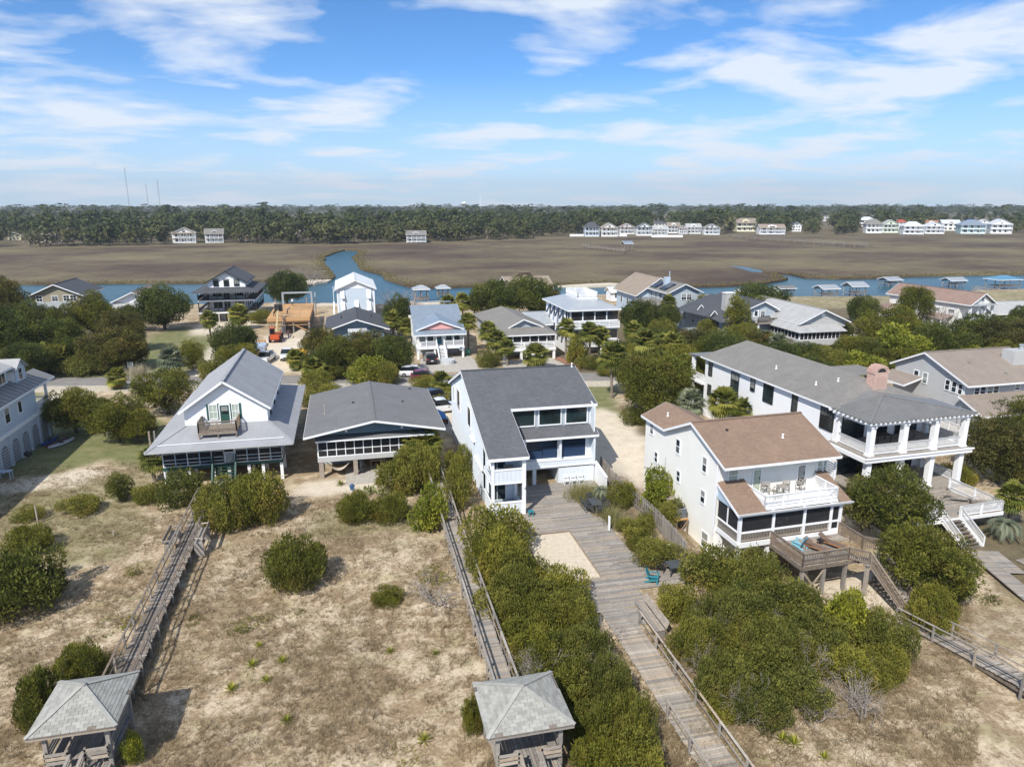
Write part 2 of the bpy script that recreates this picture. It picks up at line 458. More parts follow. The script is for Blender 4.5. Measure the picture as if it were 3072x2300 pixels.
def railing(T, p, q, h=.95, mat=None, post=1.8, bal=.13, bw=.035, rails=None, cap=None, postw=.1, name='railing', parent=None, ends=(True, True), capmat=None):
    """p,q at floor level; balusters or, with rails given, horizontal boards"""
    mat = mat or WHITE
    p, q = Vector(p), Vector(q); L = (q-p).length
    if L < .2: return None
    m = MB(); up = Vector((0, 0, 1)); ru = up
    if rails is None:
        m.beam(p+up*.12, q+up*.12, .05, .07)
        n = max(1, int(L/bal))
        for i in range(n):
            c = p.lerp(q, (i+.5)/n); m.box(c.x-bw/2, c.x+bw/2, c.y-bw/2, c.y+bw/2, c.z+.10, c.z+h-.05)
        m.beam(p+up*(h-.06), q+up*(h-.06), .05, .08)
    else:
        for z, t in rails: m.beam(p+up*z, q+up*z, .045, t)
    o = T.part(name, m, mat, parent)
    T.part('handrail', MB().beam(p+up*h, q+up*h, .14, .045), capmat or cap or mat, o if parent is None else parent)
    k = max(1, round(L/post))
    for i in range(k+1):
        if (i == 0 and not ends[0]) or (i == k and not ends[1]): continue
        c = p.lerp(q, i/k)
        T.part('post', MB().box(c.x-postw/2, c.x+postw/2, c.y-postw/2, c.y+postw/2, c.z-.05, c.z+h-.025), mat, o if parent is None else parent)
    return o
def stairs(T, top, bot, width, axis, mat, n=None, railm=None, rh=.9, parts='stair', strm=None, capmat=None, closed=False):
    """top,bot: centre of the top and bottom edge; axis = unit vector across"""
    top, bot, ax = Vector(top), Vector(bot), Vector(axis)
    n = n or max(2, round((top.z-bot.z)/.19))
    run = bot-top
    st = None
    for sd in (-1, 1):
        o = ax*(sd*(width/2-.03))
        g = T.part(parts if st is None else 'stringer', MB().beam(top+o-Vector((0, 0, .16)), bot+o+Vector((0, 0, .06)), .06, .26), strm or mat, st)
        st = st or g
    d = Vector((run.x, run.y, 0)); dl = d.length; d.normalize()
    dep = dl/n
    for i in range(n):
        c = top + d*(dep*(i+.5)); c.z = top.z-(top.z-bot.z)*(i+1)/(n+0.0)
        T.part('tread', MB().beam(c-ax*(width/2-.02), c+ax*(width/2-.02), dep*1.05, .05), mat, st)
        if closed: T.part('riser', MB().beam(c-ax*(width/2-.04)-d*(dep*.5)-Vector((0,0,.1)), c+ax*(width/2-.04)-d*(dep*.5)-Vector((0,0,.1)), .03, .17), mat, st)
    if railm:
        for sd in (-1, 1):
            o = ax*(sd*(width/2+.03))
            railing(T, top+o, bot+o, rh, railm, post=max(2.0, (bot-top).length), parent=st, capmat=capmat)
    return st
def column(T, x, y, z0, z1, w, mat, name='column', base=True):
    m = MB().box(x-w/2, x+w/2, y-w/2, y+w/2, z0, z1)
    if base:
        m.box(x-w*.62, x+w*.62, y-w*.62, y+w*.62, z0, z0+.16); m.box(x-w*.6, x+w*.6, y-w*.6, y+w*.6, z1-.14, z1)
    return T.part(name, m, mat)
def gable_x(T, x0, x1, yf, yr, yb, ze, zr, mat, zb=None, over=0, th=.16, fm=None, name='roof'):
    """ridge along x at yr"""
    zb = ze if zb is None else zb
    a = slab(T, [(x0, yf, ze), (x1, yf, ze), (x1, yr, zr), (x0, yr, zr)], mat, th, name)
    b = slab(T, [(x0, yr, zr-.004), (x1, yr, zr-.004), (x1, yb, zb), (x0, yb, zb)], mat, th, name)
    fascia(T, [((x0, yf, ze), (x1, yf, ze)), ((x0, yf, ze), (x0, yr, zr)), ((x1, yf, ze), (x1, yr, zr)), ((x0, yb, zb), (x1, yb, zb)), ((x0, yr, zr), (x0, yb, zb)), ((x1, yr, zr), (x1, yb, zb))], fm)
    T.part('ridge_cap', MB().beam((x0, yr, zr+.03), (x1, yr, zr+.03), .3, .04), mat, a)
    return a, b
def gable_y(T, xl, xr_, xe, y0, y1, ze, zr, mat, th=.16, fm=None, name='roof', back=True):
    """ridge along y at xr_, eaves at xl and xe"""
    a = slab(T, [(xl, y0, ze), (xr_, y0, zr), (xr_, y1, zr), (xl, y1, ze)], mat, th, name)
    b = slab(T, [(xr_, y0, zr-.004), (xe, y0, ze), (xe, y1, ze), (xr_, y1, zr-.004)], mat, th, name)
    sg = [((xl, y0, ze), (xr_, y0, zr)), ((xr_, y0, zr), (xe, y0, ze)), ((xl, y0, ze), (xl, y1, ze)), ((xe, y0, ze), (xe, y1, ze))]
    if back: sg += [((xl, y1, ze), (xr_, y1, zr)), ((xr_, y1, zr), (xe, y1, ze))]
    fascia(T, sg, fm)
    T.part('ridge_cap', MB().beam((xr_, y0, zr+.03), (xr_, y1, zr+.03), .3, .04), mat, a)
    return a, b
def vent_pipe(T, x, y, z, h=.5, r=.06, mat=None, parent=None):
    T.part('vent_pipe', MB().lathe((x, y, z-.1), [(r*2, 0), (r*2, .12), (r, .14), (r, h), (r*1.6, h), (r*1.6, h+.1)], 8), mat or WHITE, parent)
# ------------------------------------------------------------------ terrain
def sm(a, b, t):
    t = min(1, max(0, (t-a)/(b-a))); return t*t*(3-2*t)
SHORE = [(-3000, 208), (-60, 208), (-20, 206), (8, 197), (30, 200), (60, 206), (105, 196), (136, 183), (160, 180), (194, 186), (3000, 190)]
TREEL = [(-3000, 519), (-213, 519), (-133, 521), (-77, 534), (-14, 505), (40, 523), (100, 539), (167, 561), (256, 580), (400, 592), (524, 565), (600, 545), (3000, 500)]
def interp(tab, x):
    for (a, b), (c, d) in zip(tab, tab[1:]):
        if x <= c: return b+(d-b)*(x-a)/(c-a)
    return tab[-1][1]
def hgt(x, y):
    sh = interp(SHORE, x)
    if y > sh-4:
        tl = interp(TREEL, x)
        h = -4.2*sm(sh-4, sh+14, y)
        return h + 3.4*sm(tl-25, tl+4, y)
    dip = -1.15*sm(24.6, 27.6, x)*(1-sm(60, 72, y))*sm(28, 37, y)
    n = noise.noise(Vector((x*.11, y*.11, 0)))*.30 + noise.noise(Vector((x*.33, y*.33, 5)))*.12
    dune = (1-sm(50, 62, y))
    deckflat = 1 - .9*sm(12, 13.5, x)*(1-sm(23.5, 26, x))*sm(36, 39, y)
    n2 = noise.noise(Vector((x*.9, y*.9, 9)))*.05
    return dip + (n*dune*deckflat) + n2*(dune+.25*(1-sm(95, 100, y)))*deckflat
def axis(stops):
    out = []
    for a, b, s in stops:
        n = max(1, round((b-a)/s)); out += [a+(b-a)*i/n for i in range(n)]
    out.append(stops[-1][1]); return out
XS = axis([(-6000, -1000, 500), (-1000, -200, 50), (-200, -60, 7), (-60, -38, 1.5), (-38, 62, .55), (62, 100, 2), (100, 260, 8), (260, 1200, 50), (1200, 7000, 500)])
YS = axis([(-40, 14, 6), (14, 84, .55), (84, 128, 1.0), (128, 185, 2.5), (185, 232, 3.0), (232, 460, 30), (460, 620, 10), (620, 1200, 60), (1200, 9000, 600)])
def inpoly(x, y, P):
    c = False; j = len(P)-1
    for i in range(len(P)):
        if (P[i][1] > y) != (P[j][1] > y) and x < (P[j][0]-P[i][0])*(y-P[i][1])/(P[j][1]-P[i][1])+P[i][0]: c = not c
        j = i
    return c
# zones of the ground: (polygon, channel, weight)   lawn / bare sand / brown litter
LAWN = [[(-46, 118), (-28.7, 116.5), (-25.5, 120), (-24.5, 137), (-27, 152), (-35, 165), (-40, 157), (-38, 140), (-46, 130)],
        [(-36, 74), (-29, 75), (-26, 78), (-20.5, 73.5), (-19.5, 84), (-26, 97), (-36, 98)],
        [(29.6, 81), (32.5, 80), (35, 88), (38, 97), (33.5, 98), (30.5, 88)],
        [(40, 96), (60, 92), (60, 60), (46, 85)], [(-60, 100), (-36, 100), (-36, 109), (-60, 113)], [(19.5, 116.5), (22, 116.5), (24, 111), (20.8, 110)],
        [(34, 118), (46, 118), (46, 128), (36, 128)]]
ROUGH = [[(-40, 60), (-19, 62), (-19, 74), (-40, 72)], [(-34, 52), (-18, 54), (-17, 62), (-36, 61)], [(-5, 54), (6, 55), (6, 59), (-4, 60)], [(44, 28), (52, 28), (50, 37), (45, 36)], [(96, 150), (285, 140), (285, 186), (160, 178), (120, 186)]]
SAND = [[(-17, 116), (-7, 114.5), (-6.5, 150), (-9, 152), (-17, 150)], [(-33, 156), (-33, 167), (-20, 178), (-17, 178), (-20, 160), (-25.5, 152)],
        [(-25.6, 142), (-23.8, 139), (-21, 119), (-20.5, 112), (-25.5, 112), (-24.8, 125)],
        [(23.9, 60), (27.4, 60.3), (33, 73), (32.2, 84), (29.2, 84), (26.4, 78), (24, 70)],
        [(13.2, 51), (16.6, 51), (16.9, 43), (12.8, 43)], [(-20, 195), (30, 190), (30, 204), (-20, 204)], [(-36, 71), (-30, 74.5), (-27, 75.5), (-24, 74), (-27, 70.5)],
        [(-45, 99), (-37, 99), (-36, 112), (-40, 113)], [(9.2, 80), (12.5, 80), (14, 104), (8, 104)], [(-6, 63.5), (6, 63.5), (5, 67), (-5, 67)],
        [(30, 34), (38, 36), (38, 41), (30, 41)]]
LITTER = [[(19, 43), (23.4, 44), (23.6, 62), (21, 60), (19.6, 55), (20.5, 48)], [(45, 36), (60, 36), (60, 48), (49, 47)], [(32, 72), (40, 78), (40, 92), (34, 84)], [(-60, 120), (-46, 120), (-40, 150), (-45, 190), (-80, 190)],
          [(0, 118), (10, 118), (8, 150), (-5, 150)], [(34, 100), (100, 80), (110, 170), (36, 160)], [(-6, 82), (9, 82), (9, 104), (-6, 106)], [(95, 60), (285, 60), (285, 150), (95, 160)], [(-110, 120), (-60, 118), (-50, 200), (-110, 205)]]
def zmask(P, x, y):
    w = noise.noise(Vector((x*.5, y*.5, 3)))*.9; w2 = noise.noise(Vector((x*.5, y*.5, 13)))*.9
    return any(inpoly(x+w, y+w2, p) for p in P)
nx, ny = len(XS), len(YS)
gv = [(x, y, hgt(x, y)) for y in YS for x in XS]
gf = [(j*nx+i, j*nx+i+1, (j+1)*nx+i+1, (j+1)*nx+i) for j in range(ny-1) for i in range(nx-1)]
gm = bpy.data.meshes.new('ground'); gm.from_pydata(gv, [], gf)
zone = np.zeros((len(gv), 4), dtype=np.float32); zone[:, 3] = 1
for k, (x, y, z) in enumerate(gv):
    if -110 < x < 290 and 10 < y < 212:
        if zmask(LAWN, x, y): zone[k, 0] = 1
        elif zmask(ROUGH, x, y): zone[k, 0] = .5
        if zmask(SAND, x, y): zone[k, 1] = 1
        if zmask(LITTER, x, y): zone[k, 2] = 1
    elif y >= 212: zone[k, 2] = 1
zc_ = zone.reshape(ny, nx, 4)
for _ in range(2):
    a = zc_.copy()
    a[1:-1, 1:-1] = (zc_[1:-1, 1:-1]*2+zc_[:-2, 1:-1]+zc_[2:, 1:-1]+zc_[1:-1, :-2]+zc_[1:-1, 2:])/6
    zc_ = a
ca = gm.color_attributes.new('zone', 'FLOAT_COLOR', 'POINT')
ca.data.foreach_set('color', zc_.reshape(-1))
gm.polygons.foreach_set('use_smooth', [True]*len(gm.polygons))

m, nt, b = newmat('dune_ground')
ob = coord(nt)
big = noise_t(nt, ob, .16, 4, .6); mid_ = noise_t(nt, ob, .75, 5, .62); fine = noise_t(nt, ob, 5.0, 5, .7); vf = noise_t(nt, ob, 22, 3, .7)
def addm(nt, *a):
    o = None
    for s, w in a:
        mm = N(nt, 'ShaderNodeMath', operation='MULTIPLY'); nt.links.new(s, mm.inputs[0]); mm.inputs[1].default_value = w
        if o is None: o = mm.outputs[0]
        else:
            ad = N(nt, 'ShaderNodeMath', operation='ADD'); nt.links.new(o, ad.inputs[0]); nt.links.new(mm.outputs[0], ad.inputs[1]); o = ad.outputs[0]
    return o
tot = addm(nt, (big, .30), (mid_, .42), (fine, .28))
sandc = ramp2(nt, vf, (.50, .405, .275), (.68, .565, .41), .3, .7)
dryc = ramp2(nt, fine, (.185, .13, .074), (.385, .285, .17), .3, .7)
dune = mix(nt, ramp2(nt, tot, (0, 0, 0), (1, 1, 1), .475, .585), dryc, sandc)
lich = noise_t(nt, coord(nt, rot=(0, 0, .6)), .5, 4, .65)
dune = mix(nt, ramp2(nt, lich, (0, 0, 0), (.55, .55, .55), .55, .68), dune, (.44, .40, .22))
grn = noise_t(nt, coord(nt, rot=(0, 0, 2.1)), .42, 4, .7)
dune = mix(nt, ramp2(nt, grn, (0, 0, 0), (.55, .55, .55), .60, .70), dune, (.17, .155, .07))
at = N(nt, 'ShaderNodeAttribute', attribute_name='zone'); sp = N(nt, 'ShaderNodeSeparateColor'); nt.links.new(at.outputs['Color'], sp.inputs[0])
lawn = mix(nt, ramp2(nt, addm(nt, (mid_, .6), (fine, .4)), (0, 0, 0), (1, 1, 1), .40, .68), (.12, .14, .038), (.27, .24, .125))
c = mix(nt, sp.outputs[0], dune, lawn)
c = mix(nt, sp.outputs[1], c, ramp2(nt, addm(nt, (mid_, .5), (fine, .5)), (.50, .42, .31), (.68, .60, .48), .35, .6))
c = mix(nt, sp.outputs[2], c, ramp2(nt, addm(nt, (mid_, .5), (fine, .5)), (.070, .060, .030), (.20, .155, .085), .35, .65))
nt.links.new(c, b.inputs['Base Color']); b.inputs['Roughness'].default_value = .95
bump(nt, b, addm(nt, (mid_, .5), (fine, .35), (vf, .15)), .8, .12)
gm.materials.append(m)
structure('ground', gm)

# ------------------------------------------------------------------ water and marsh
m, nt, b = newmat('creek_water')
f = noise_t(nt, coord(nt, scale=(.08, .5, 1)), 1.0, 4)
nt.links.new(ramp2(nt, f, (.014, .060, .085), (.035, .105, .13), .3, .7), b.inputs['Base Color'])
b.inputs['Roughness'].default_value = .3; b.inputs['IOR'].default_value = 1.33
bump(nt, b, noise_t(nt, coord(nt, scale=(1.0, .6, 1)), 2.2, 4), .35, .12)
WATER = m
wm = MB().add([(-1500, 150, -2.1), (1500, 150, -2.1), (1500, 640, -2.1), (-1500, 640, -2.1)], [(0, 1, 2, 3)])
structure('creek_water', mesh_from('creek_water', wm.v, wm.f, WATER))

zA, zB, zC = ZOOM(0, 560, .463), ZOOM(1024, 560, .463), ZOOM(2048, 560, .463)
edge = [zA(-1600, 640), zA(-300, 640), zA(150, 635), zA(420, 641), zA(700, 631), zA(1000, 630), zA(1300, 628), zA(1650, 632), zA(1850, 624), zA(1960, 612), zA(2060, 615), zA(2150, 602), zA(2172, 585),
        zA(2150, 555), zA(2118, 520), zA(2098, 478), zA(2118, 452), zA(2180, 428), zB(20, 414), zB(100, 418), zB(110, 430),
        zB(72, 465), zB(115, 530), zB(150, 548), zB(220, 562), zB(270, 578), zB(290, 604), zB(350, 628), zB(430, 650), zB(560, 657), zB(680, 660), zB(900, 650), zB(1100, 646), zB(1380, 640), zB(1600, 632), zB(1800, 627), zB(2000, 640),
        zC(0, 655), zC(200, 651), zC(400, 641), zC(560, 629), zC(655, 612), zC(680, 601), zC(640, 586), zC(600, 570), zC(640, 566), zC(700, 572), zC(790, 593), zC(1000, 600), zC(1200, 596), zC(1600, 582), zC(2212, 570), zC(3200, 560)]
EDGE = [PZ(p[0], p[1], -2.0) for p in edge]
EDGE2 = []
for a, c_ in zip(EDGE, EDGE[1:]):        # break the banks up so they are not straight
    A_, C_ = Vector(a), Vector(c_); L_ = (C_-A_).length; k = max(1, int(L_/7))
    for i in range(k):
        p = A_.lerp(C_, i/k); w = .8*min(1, L_/20)
        EDGE2.append((p.x+w*noise.noise(Vector((p.x*.15, p.y*.15, 1)))*2, p.y+w*noise.noise(Vector((p.x*.15, p.y*.15, 7)))*3))
EDGE2.append(EDGE[-1][:2])
top = [(x, interp(TREEL, x)+18) for x in range(1400, -900, -40)]
outl = EDGE2+top
tri = tessellate_polygon([[Vector((p[0], p[1], 0)) for p in outl]])
nb = len(outl)
mv = [(p[0], p[1], -1.45) for p in outl] + [(p[0], p[1], -2.6) for p in outl]
mf = [tuple(t) for t in tri] + [(i, i+nb, i+1+nb, i+1) for i in range(nb-1)]
m, nt, b = newmat('marsh')
st = coord(nt, scale=(.8, 1, 1), rot=(0, 0, -R(8)))
f1 = noise_t(nt, st, .016, 9, .58); f2 = noise_t(nt, coord(nt), .12, 5, .7); f3 = noise_t(nt, coord(nt), .7, 5, .75)
t_ = addm(nt, (f1, .62), (f2, .26), (f3, .12))
r = N(nt, 'ShaderNodeValToRGB'); nt.links.new(t_, r.inputs[0])
E_ = r.color_ramp.elements
E_[0].position = .38; E_[0].color = (.056, .034, .017, 1)
E_[1].position = .66; E_[1].color = (.21, .17, .08, 1)
e = E_.new(.46); e.color = (.088, .057, .030, 1)
e = E_.new(.53); e.color = (.135, .105, .052, 1)
c = mix(nt, 1.0, r.outputs[0], ramp2(nt, f3, (.84,)*3, (1.12,)*3, .3, .7), 'MULTIPLY')
nt.links.new(c, b.inputs['Base Color']); b.inputs['Roughness'].default_value = .95
bump(nt, b, addm(nt, (f2, .5), (f3, .5)), .35, .3)
MARSH = m
structure('marsh', mesh_from('marsh', mv, mf, MARSH))
# greener cordgrass along the banks
GRASSB = leafmat('bank_grass_blade', (.20, .17, .065), (.36, .30, .13), rnd=.0, trans=.5)
rs = np.random.RandomState(3)
def blades(pts, h, w, rs, lean=.35, per=6):
    """tufts of triangular blades at pts (n,3); h,w arrays"""
    n = len(pts); k = per
    P = np.repeat(pts, k, 0); H = np.repeat(h, k)*rs.uniform(.6, 1.1, n*k); W = np.repeat(w, k)
    a = rs.uniform(0, 2*np.pi, n*k); d = np.stack([np.cos(a), np.sin(a), np.zeros_like(a)], 1); s = np.stack([-np.sin(a), np.cos(a), np.zeros_like(a)], 1)
    r0 = rs.uniform(0, .5, n*k)*np.repeat(h, k)*.45
    B = P + d*r0[:, None]; ln = rs.uniform(.1, lean*2, n*k)*H
    v = np.empty((n*k, 3, 3)); v[:, 0] = B-s*(W/2)[:, None]; v[:, 1] = B+s*(W/2)[:, None]; v[:, 2] = B+d*ln[:, None]; v[:, 2, 2] += H
    return v.reshape(-1, 3), np.arange(n*k*3).reshape(-1, 3), np.repeat(np.repeat(rs.uniform(0, 1, n), k), 3)
def np_mesh(name, v, faces, tint, mat, smooth=False):
    me = bpy.data.meshes.new(name)
    n, k = faces.shape
    me.vertices.add(len(v)); me.vertices.foreach_set('co', np.asarray(v, dtype=np.float32).ravel())
    me.loops.add(n*k); me.loops.foreach_set('vertex_index', faces.astype(np.int32).ravel())
    me.polygons.add(n); me.polygons.foreach_set('loop_start', np.arange(0, n*k, k, dtype=np.int32)); me.polygons.foreach_set('loop_total', np.full(n, k, dtype=np.int32))
    if tint is not None:
        at = me.attributes.new('tint', 'FLOAT', 'POINT'); at.data.foreach_set('value', np.asarray(tint, dtype=np.float32))
    me.update(calc_edges=True); me.validate()
    if mat: me.materials.append(mat)
    return me
bp = []
for a, c_ in zip(EDGE2, EDGE2[1:]):
    L_ = math.dist(a, c_)
    if L_ > 40: continue
    dx, dy = (c_[0]-a[0])/max(L_, .01), (c_[1]-a[1])/max(L_, .01)
    for i in range(int(L_*5)):
        t = rs.uniform(); o = abs(rs.normal(0, 3.0))
        bp.append((a[0]+(c_[0]-a[0])*t-dy*o, a[1]+(c_[1]-a[1])*t+dx*o, -1.5))
bp = np.array(bp)
v, f, t = blades(bp, rs.uniform(.3, .65, len(bp)), np.full(len(bp), .3), rs, per=5)
o = link('marsh_grass', np_mesh('marsh_grass', v, f, t, GRASSB)); o['kind'] = 'stuff'
# tidal pool in the marsh and sand spits
pool = [PZ(*zC(*p), -1.43)[:2] for p in ((308, 512), (360, 514), (430, 524), (512, 543), (518, 556), (440, 550), (380, 532))]
structure('tidal_pool', mesh_from('tidal_pool', [(p[0], p[1], -1.43) for p in pool], [tuple(range(len(pool)-1, -1, -1))], WATER))
SANDM = plain('beach_sand', (.60, .53, .41), .95)
for i, (zz, P) in enumerate(((zA, [(1950, 612), (2010, 603), (2075, 602), (2150, 600), (2120, 614), (2040, 622), (1975, 620)]), (zB, [(1400, 640), (1600, 628), (1740, 622), (1800, 626), (1780, 636), (1600, 642)]))):
    p3 = [PZ(*zz(*p), -1.4) for p in P]
    structure('sand_spit', mesh_from('sand_spit', MB().prism(p3, (0, 0, -.9)).v, MB().prism(p3, (0, 0, -.9)).f, SANDM))

# ------------------------------------------------------------------ road, driveways
m, nt, b = newmat('asphalt')
f = noise_t(nt, coord(nt), .6, 4); g = noise_t(nt, coord(nt), 18, 3)
nt.links.new(mix(nt, .4, ramp2(nt, f, (.20, .185, .17), (.27, .25, .23)), ramp2(nt, g, (.13, .125, .12), (.30, .28, .26))), b.inputs['Base Color']); b.inputs['Roughness'].default_value = .9
ASPH = m
def sheet(name, pts, mat, z=.02, th=.05):
    mb = MB().prism([(p[0], p[1], z) for p in pts], (0, 0, -th)); return structure(name, mesh_from(name, mb.v, mb.f, mat))
def ry(x): return 105.6-.19*x
sheet('road_shoulder', [(-260, ry(-260)-3.4), (260, ry(260)-3.4), (260, ry(260)+4.6), (-260, ry(-260)+4.6)], plain('sandy_shoulder', (.50, .44, .34), .95, 0, .25), .055, .1)
sheet('road', [(-260, ry(-260)), (260, ry(260)), (260, ry(260)+5.4), (-260, ry(-260)+5.4)], ASPH, .065, .1)
sheet('driveway', [(10.9, 114.6), (11.6, 121), (20.4, 121), (20.6, 116.5), (19.8, 108.5), (11.2, 110.2)], CONC, .085)
sheet('driveway', [(25, 116.4), (28, 116), (28.6, 107), (23.6, 107.8)], CONC, .08)
sheet('driveway', [(31.6, 117), (33.6, 116.3), (35.2, 107), (31, 107.5)], CONC, .078)
sheet('driveway', [(-4, 98), (8.6, 98), (8.6, 104.2), (-4, 106.2)], CONC, .075)
sheet('brick_path', [(33.9, 117.5), (35.4, 117), (37.4, 108), (35.6, 107.6)], plain('red_brick_paving', (.30, .15, .10), .9), .082)
# ------------------------------------------------------------------ vegetation prototypes (unit: metres)
LEAF_CEDAR = leafmat('cedar_leaf', (.060, .080, .013), (.225, .235, .038), (.20, .16, .038), .2, .38)
LEAF_SHRUB = leafmat('shrub_leaf', (.088, .112, .020), (.315, .32, .066), (.30, .25, .07), .26, .44)
LEAF_BRIGHT = leafmat('bright_shrub_leaf', (.130, .165, .018), (.38, .385, .05), None, .12, .38)
LEAF_DARK = leafmat('dark_evergreen_leaf', (.040, .064, .014), (.150, .175, .036), None, .2, .34)
LEAF_RUST = leafmat('rusty_cedar_leaf', (.050, .058, .014), (.165, .155, .038), (.165, .115, .032), .18, .28)
LEAF_PALM = leafmat('palm_frond', (.090, .120, .022), (.32, .325, .075), None, .15, .38)
LEAF_PALMD = leafmat('dead_palm_frond', (.16, .105, .045), (.30, .21, .10), None, .1, .2)
LEAF_SILVER = leafmat('silver_palm_frond', (.115, .14, .085), (.27, .30, .19), None, .1, .25)
LEAF_GREY = leafmat('bare_twig', (.15, .13, .115), (.34, .30, .27), None, .1, 0)
BARK = plain('bark', (.13, .10, .075), .95, 0, .4)
BARKG = plain('palm_bark', (.24, .20, .16), .95, 0, .35)
BARKW = plain('pale_bark', (.40, .36, .31), .95, 0, .3)
def lobes(rs, n, rx, ry_, rz, r0, r1, flat=.0, top=None):
    L = []
    while len(L) < n:
        p = rs.uniform(-1, 1, 3)
        if np.dot(p, p) > 1: continue
        p = p/max(.35, np.linalg.norm(p))**.5 if rs.uniform() < .6 else p
        q = np.array([p[0]*(rx-r0*.6), p[1]*(ry_-r0*.6), (p[2]*.5+.5)*(rz-r0*.55)+r0*.25])
        r = rs.uniform(r0, r1)
        if rs.uniform() < .3: q = q*np.array([1.13, 1.13, 1.1]); r *= .62
        L.append((q, r))
    return L
def leaf_cloud(rs, L, per_area, lw, ll, updir=.35, keep_in=.25, squash=.85, spray=0.0):
    """leaf quads over the outer surfaces of the lobes"""
    C = np.array([l[0] for l in L]); Rr = np.array([l[1] for l in L])
    Pn, Nn, Ti = [], [], []
    for c, r in L:
        k = int(per_area*4*np.pi*r*r)
        n = rs.normal(size=(k, 3)); n /= np.linalg.norm(n, axis=1)[:, None]
        rr = r*np.where(rs.uniform(size=k) < .8, rs.uniform(.86, 1.08, k), rs.uniform(.5, .9, k))
        rr = np.where(rs.uniform(size=k) < .09, r*rs.uniform(1.08, 1.42, k), rr)
        bumpy = 1+.10*np.sin(n[:, 0]*7+c[0]*5)*np.sin(n[:, 1]*7+c[1]*3)+.08*np.sin(n[:, 2]*9+c[2]*4)
        p = c+n*(rr*bumpy)[:, None]*np.array([1, 1, squash])
        d = np.sqrt((((p[:, None]-C[None])/np.array([1, 1, squash]))**2).sum(2))/Rr[None]
        inside = (d < .80).sum(1) > 1
        ok = (~inside | (rs.uniform(size=k) < keep_in)) & (p[:, 2] > .03)
        Pn.append(p[ok]); Nn.append(n[ok]); Ti.append(np.full(ok.sum(), rs.uniform(.2, .8)))
    P = np.concatenate(Pn); Nr = np.concatenate(Nn); T = np.concatenate(Ti)
    k = len(P)
    d = Nr*.8+rs.normal(0, .55, (k, 3)); d[:, 2] += updir; d /= np.linalg.norm(d, axis=1)[:, None]
    s = np.cross(d, rs.normal(size=(k, 3))); s /= np.linalg.norm(s, axis=1)[:, None]
    l = ll*rs.uniform(.6, 1.3, k); w = lw*rs.uniform(.7, 1.25, k)
    v = np.empty((k, 4, 3)); v[:, 0] = P; v[:, 1] = P+d*(l*.5)[:, None]+s*(w*.5)[:, None]; v[:, 2] = P+d*l[:, None]; v[:, 3] = P+d*(l*.5)[:, None]-s*(w*.5)[:, None]
    return v.reshape(-1, 3), np.arange(k*4).reshape(-1, 4), np.repeat(np.clip(T+rs.uniform(-.25, .25, k), 0, 1), 4)
def stems(rs, L, h0, r, mat, trunk=True, n=None, lean=.1):
    m = MB()
    base = Vector((0, 0, -.5))
    fork = Vector((rs.uniform(-lean, lean), rs.uniform(-lean, lean), h0))
    m.tube([base, (fork*.5), fork], [r*1.3, r*1.05, r*.85], 7)
    idx = rs.permutation(len(L))[:(n or min(9, len(L)))]
    for i in idx:
        c = Vector(L[i][0]); mid = fork.lerp(c, .5)+Vector((rs.uniform(-.2, .2), rs.uniform(-.2, .2), -.1*h0))
        m.tube([fork, mid, c], [r*.6, r*.42, r*.14], 5)
    return mesh_from('trunk', m.v, m.f, mat)
PROTO = {}
def make_proto(kind, variants, mat, nl, rx, ry_, rz, r0, r1, dens, lw, ll, h0=None, tr=.12, bark=None, updir=.35, z0=0.0, squash=.85, keep=.25):
    out = []
    for k in range(variants):
        rs = np.random.RandomState(hash(kind) % 1000 + k*17 if False else (sum(map(ord, kind))*31+k*17) % 99991)
        L = lobes(rs, nl, rx, ry_, rz-z0, r0, r1)
        L = [(q+np.array([0, 0, z0]), r) for q, r in L]
        v, f, t = leaf_cloud(rs, L, dens, lw, ll, updir, keep, squash)
        tr_m = stems(rs, L, (h0 if h0 is not None else rz*.3), tr, bark or BARK)
        me = np_mesh('crown', v, f, t, mat)
        out.append((me, tr_m, (float(np.percentile(np.abs(v[:, 0]), 97)), float(np.percentile(np.abs(v[:, 1]), 97)), float(np.percentile(v[:, 2], 99.2)))))
    PROTO[kind] = out
make_proto('shrub', 4, LEAF_SHRUB, 26, 2.0, 2.0, 2.0, .50, .85, 62, .10, .17, .5, .05, updir=.5)
make_proto('thicket', 4, LEAF_SHRUB, 60, 3.6, 3.4, 2.6, .50, 1.0, 48, .11, .19, .6, .07, updir=.55)
make_proto('cedarbush', 3, LEAF_CEDAR, 60, 2.6, 2.6, 2.6, .38, .75, 70, .085, .24, .6, .08, updir=.8, squash=1.1)
make_proto('bright', 3, LEAF_BRIGHT, 26, 1.6, 1.6, 2.0, .42, .7, 62, .13, .16, .5, .05, updir=.3)
make_proto('mound', 2, LEAF_CEDAR, 70, 2.2, 2.0, 1.9, .40, .55, 90, .06, .17, .4, .05, updir=.9, squash=1.0)
make_proto('patch', 3, LEAF_SHRUB, 16, 1.6, .8, .45, .12, .3, 55, .07, .16, .1, .02, updir=.8)
make_proto('cedar', 4, LEAF_CEDAR, 70, 3.2, 3.2, 6.6, .50, 1.05, 44, .10, .27, 1.4, .2, updir=.7, z0=1.3, squash=1.0)
make_proto('oak', 3, LEAF_DARK, 70, 4.2, 4.2, 6.0, .75, 1.35, 34, .14, .25, 1.8, .24, updir=.45, z0=1.4)
make_proto('rust', 3, LEAF_RUST, 70, 3.4, 3.4, 6.2, .55, 1.15, 42, .10, .26, 1.4, .2, updir=.6, z0=1.0)
make_proto('spire', 2, LEAF_CEDAR, 40, 1.5, 1.5, 5.0, .38, .62, 70, .085, .24, .7, .1, updir=.9, z0=.3, squash=1.4)
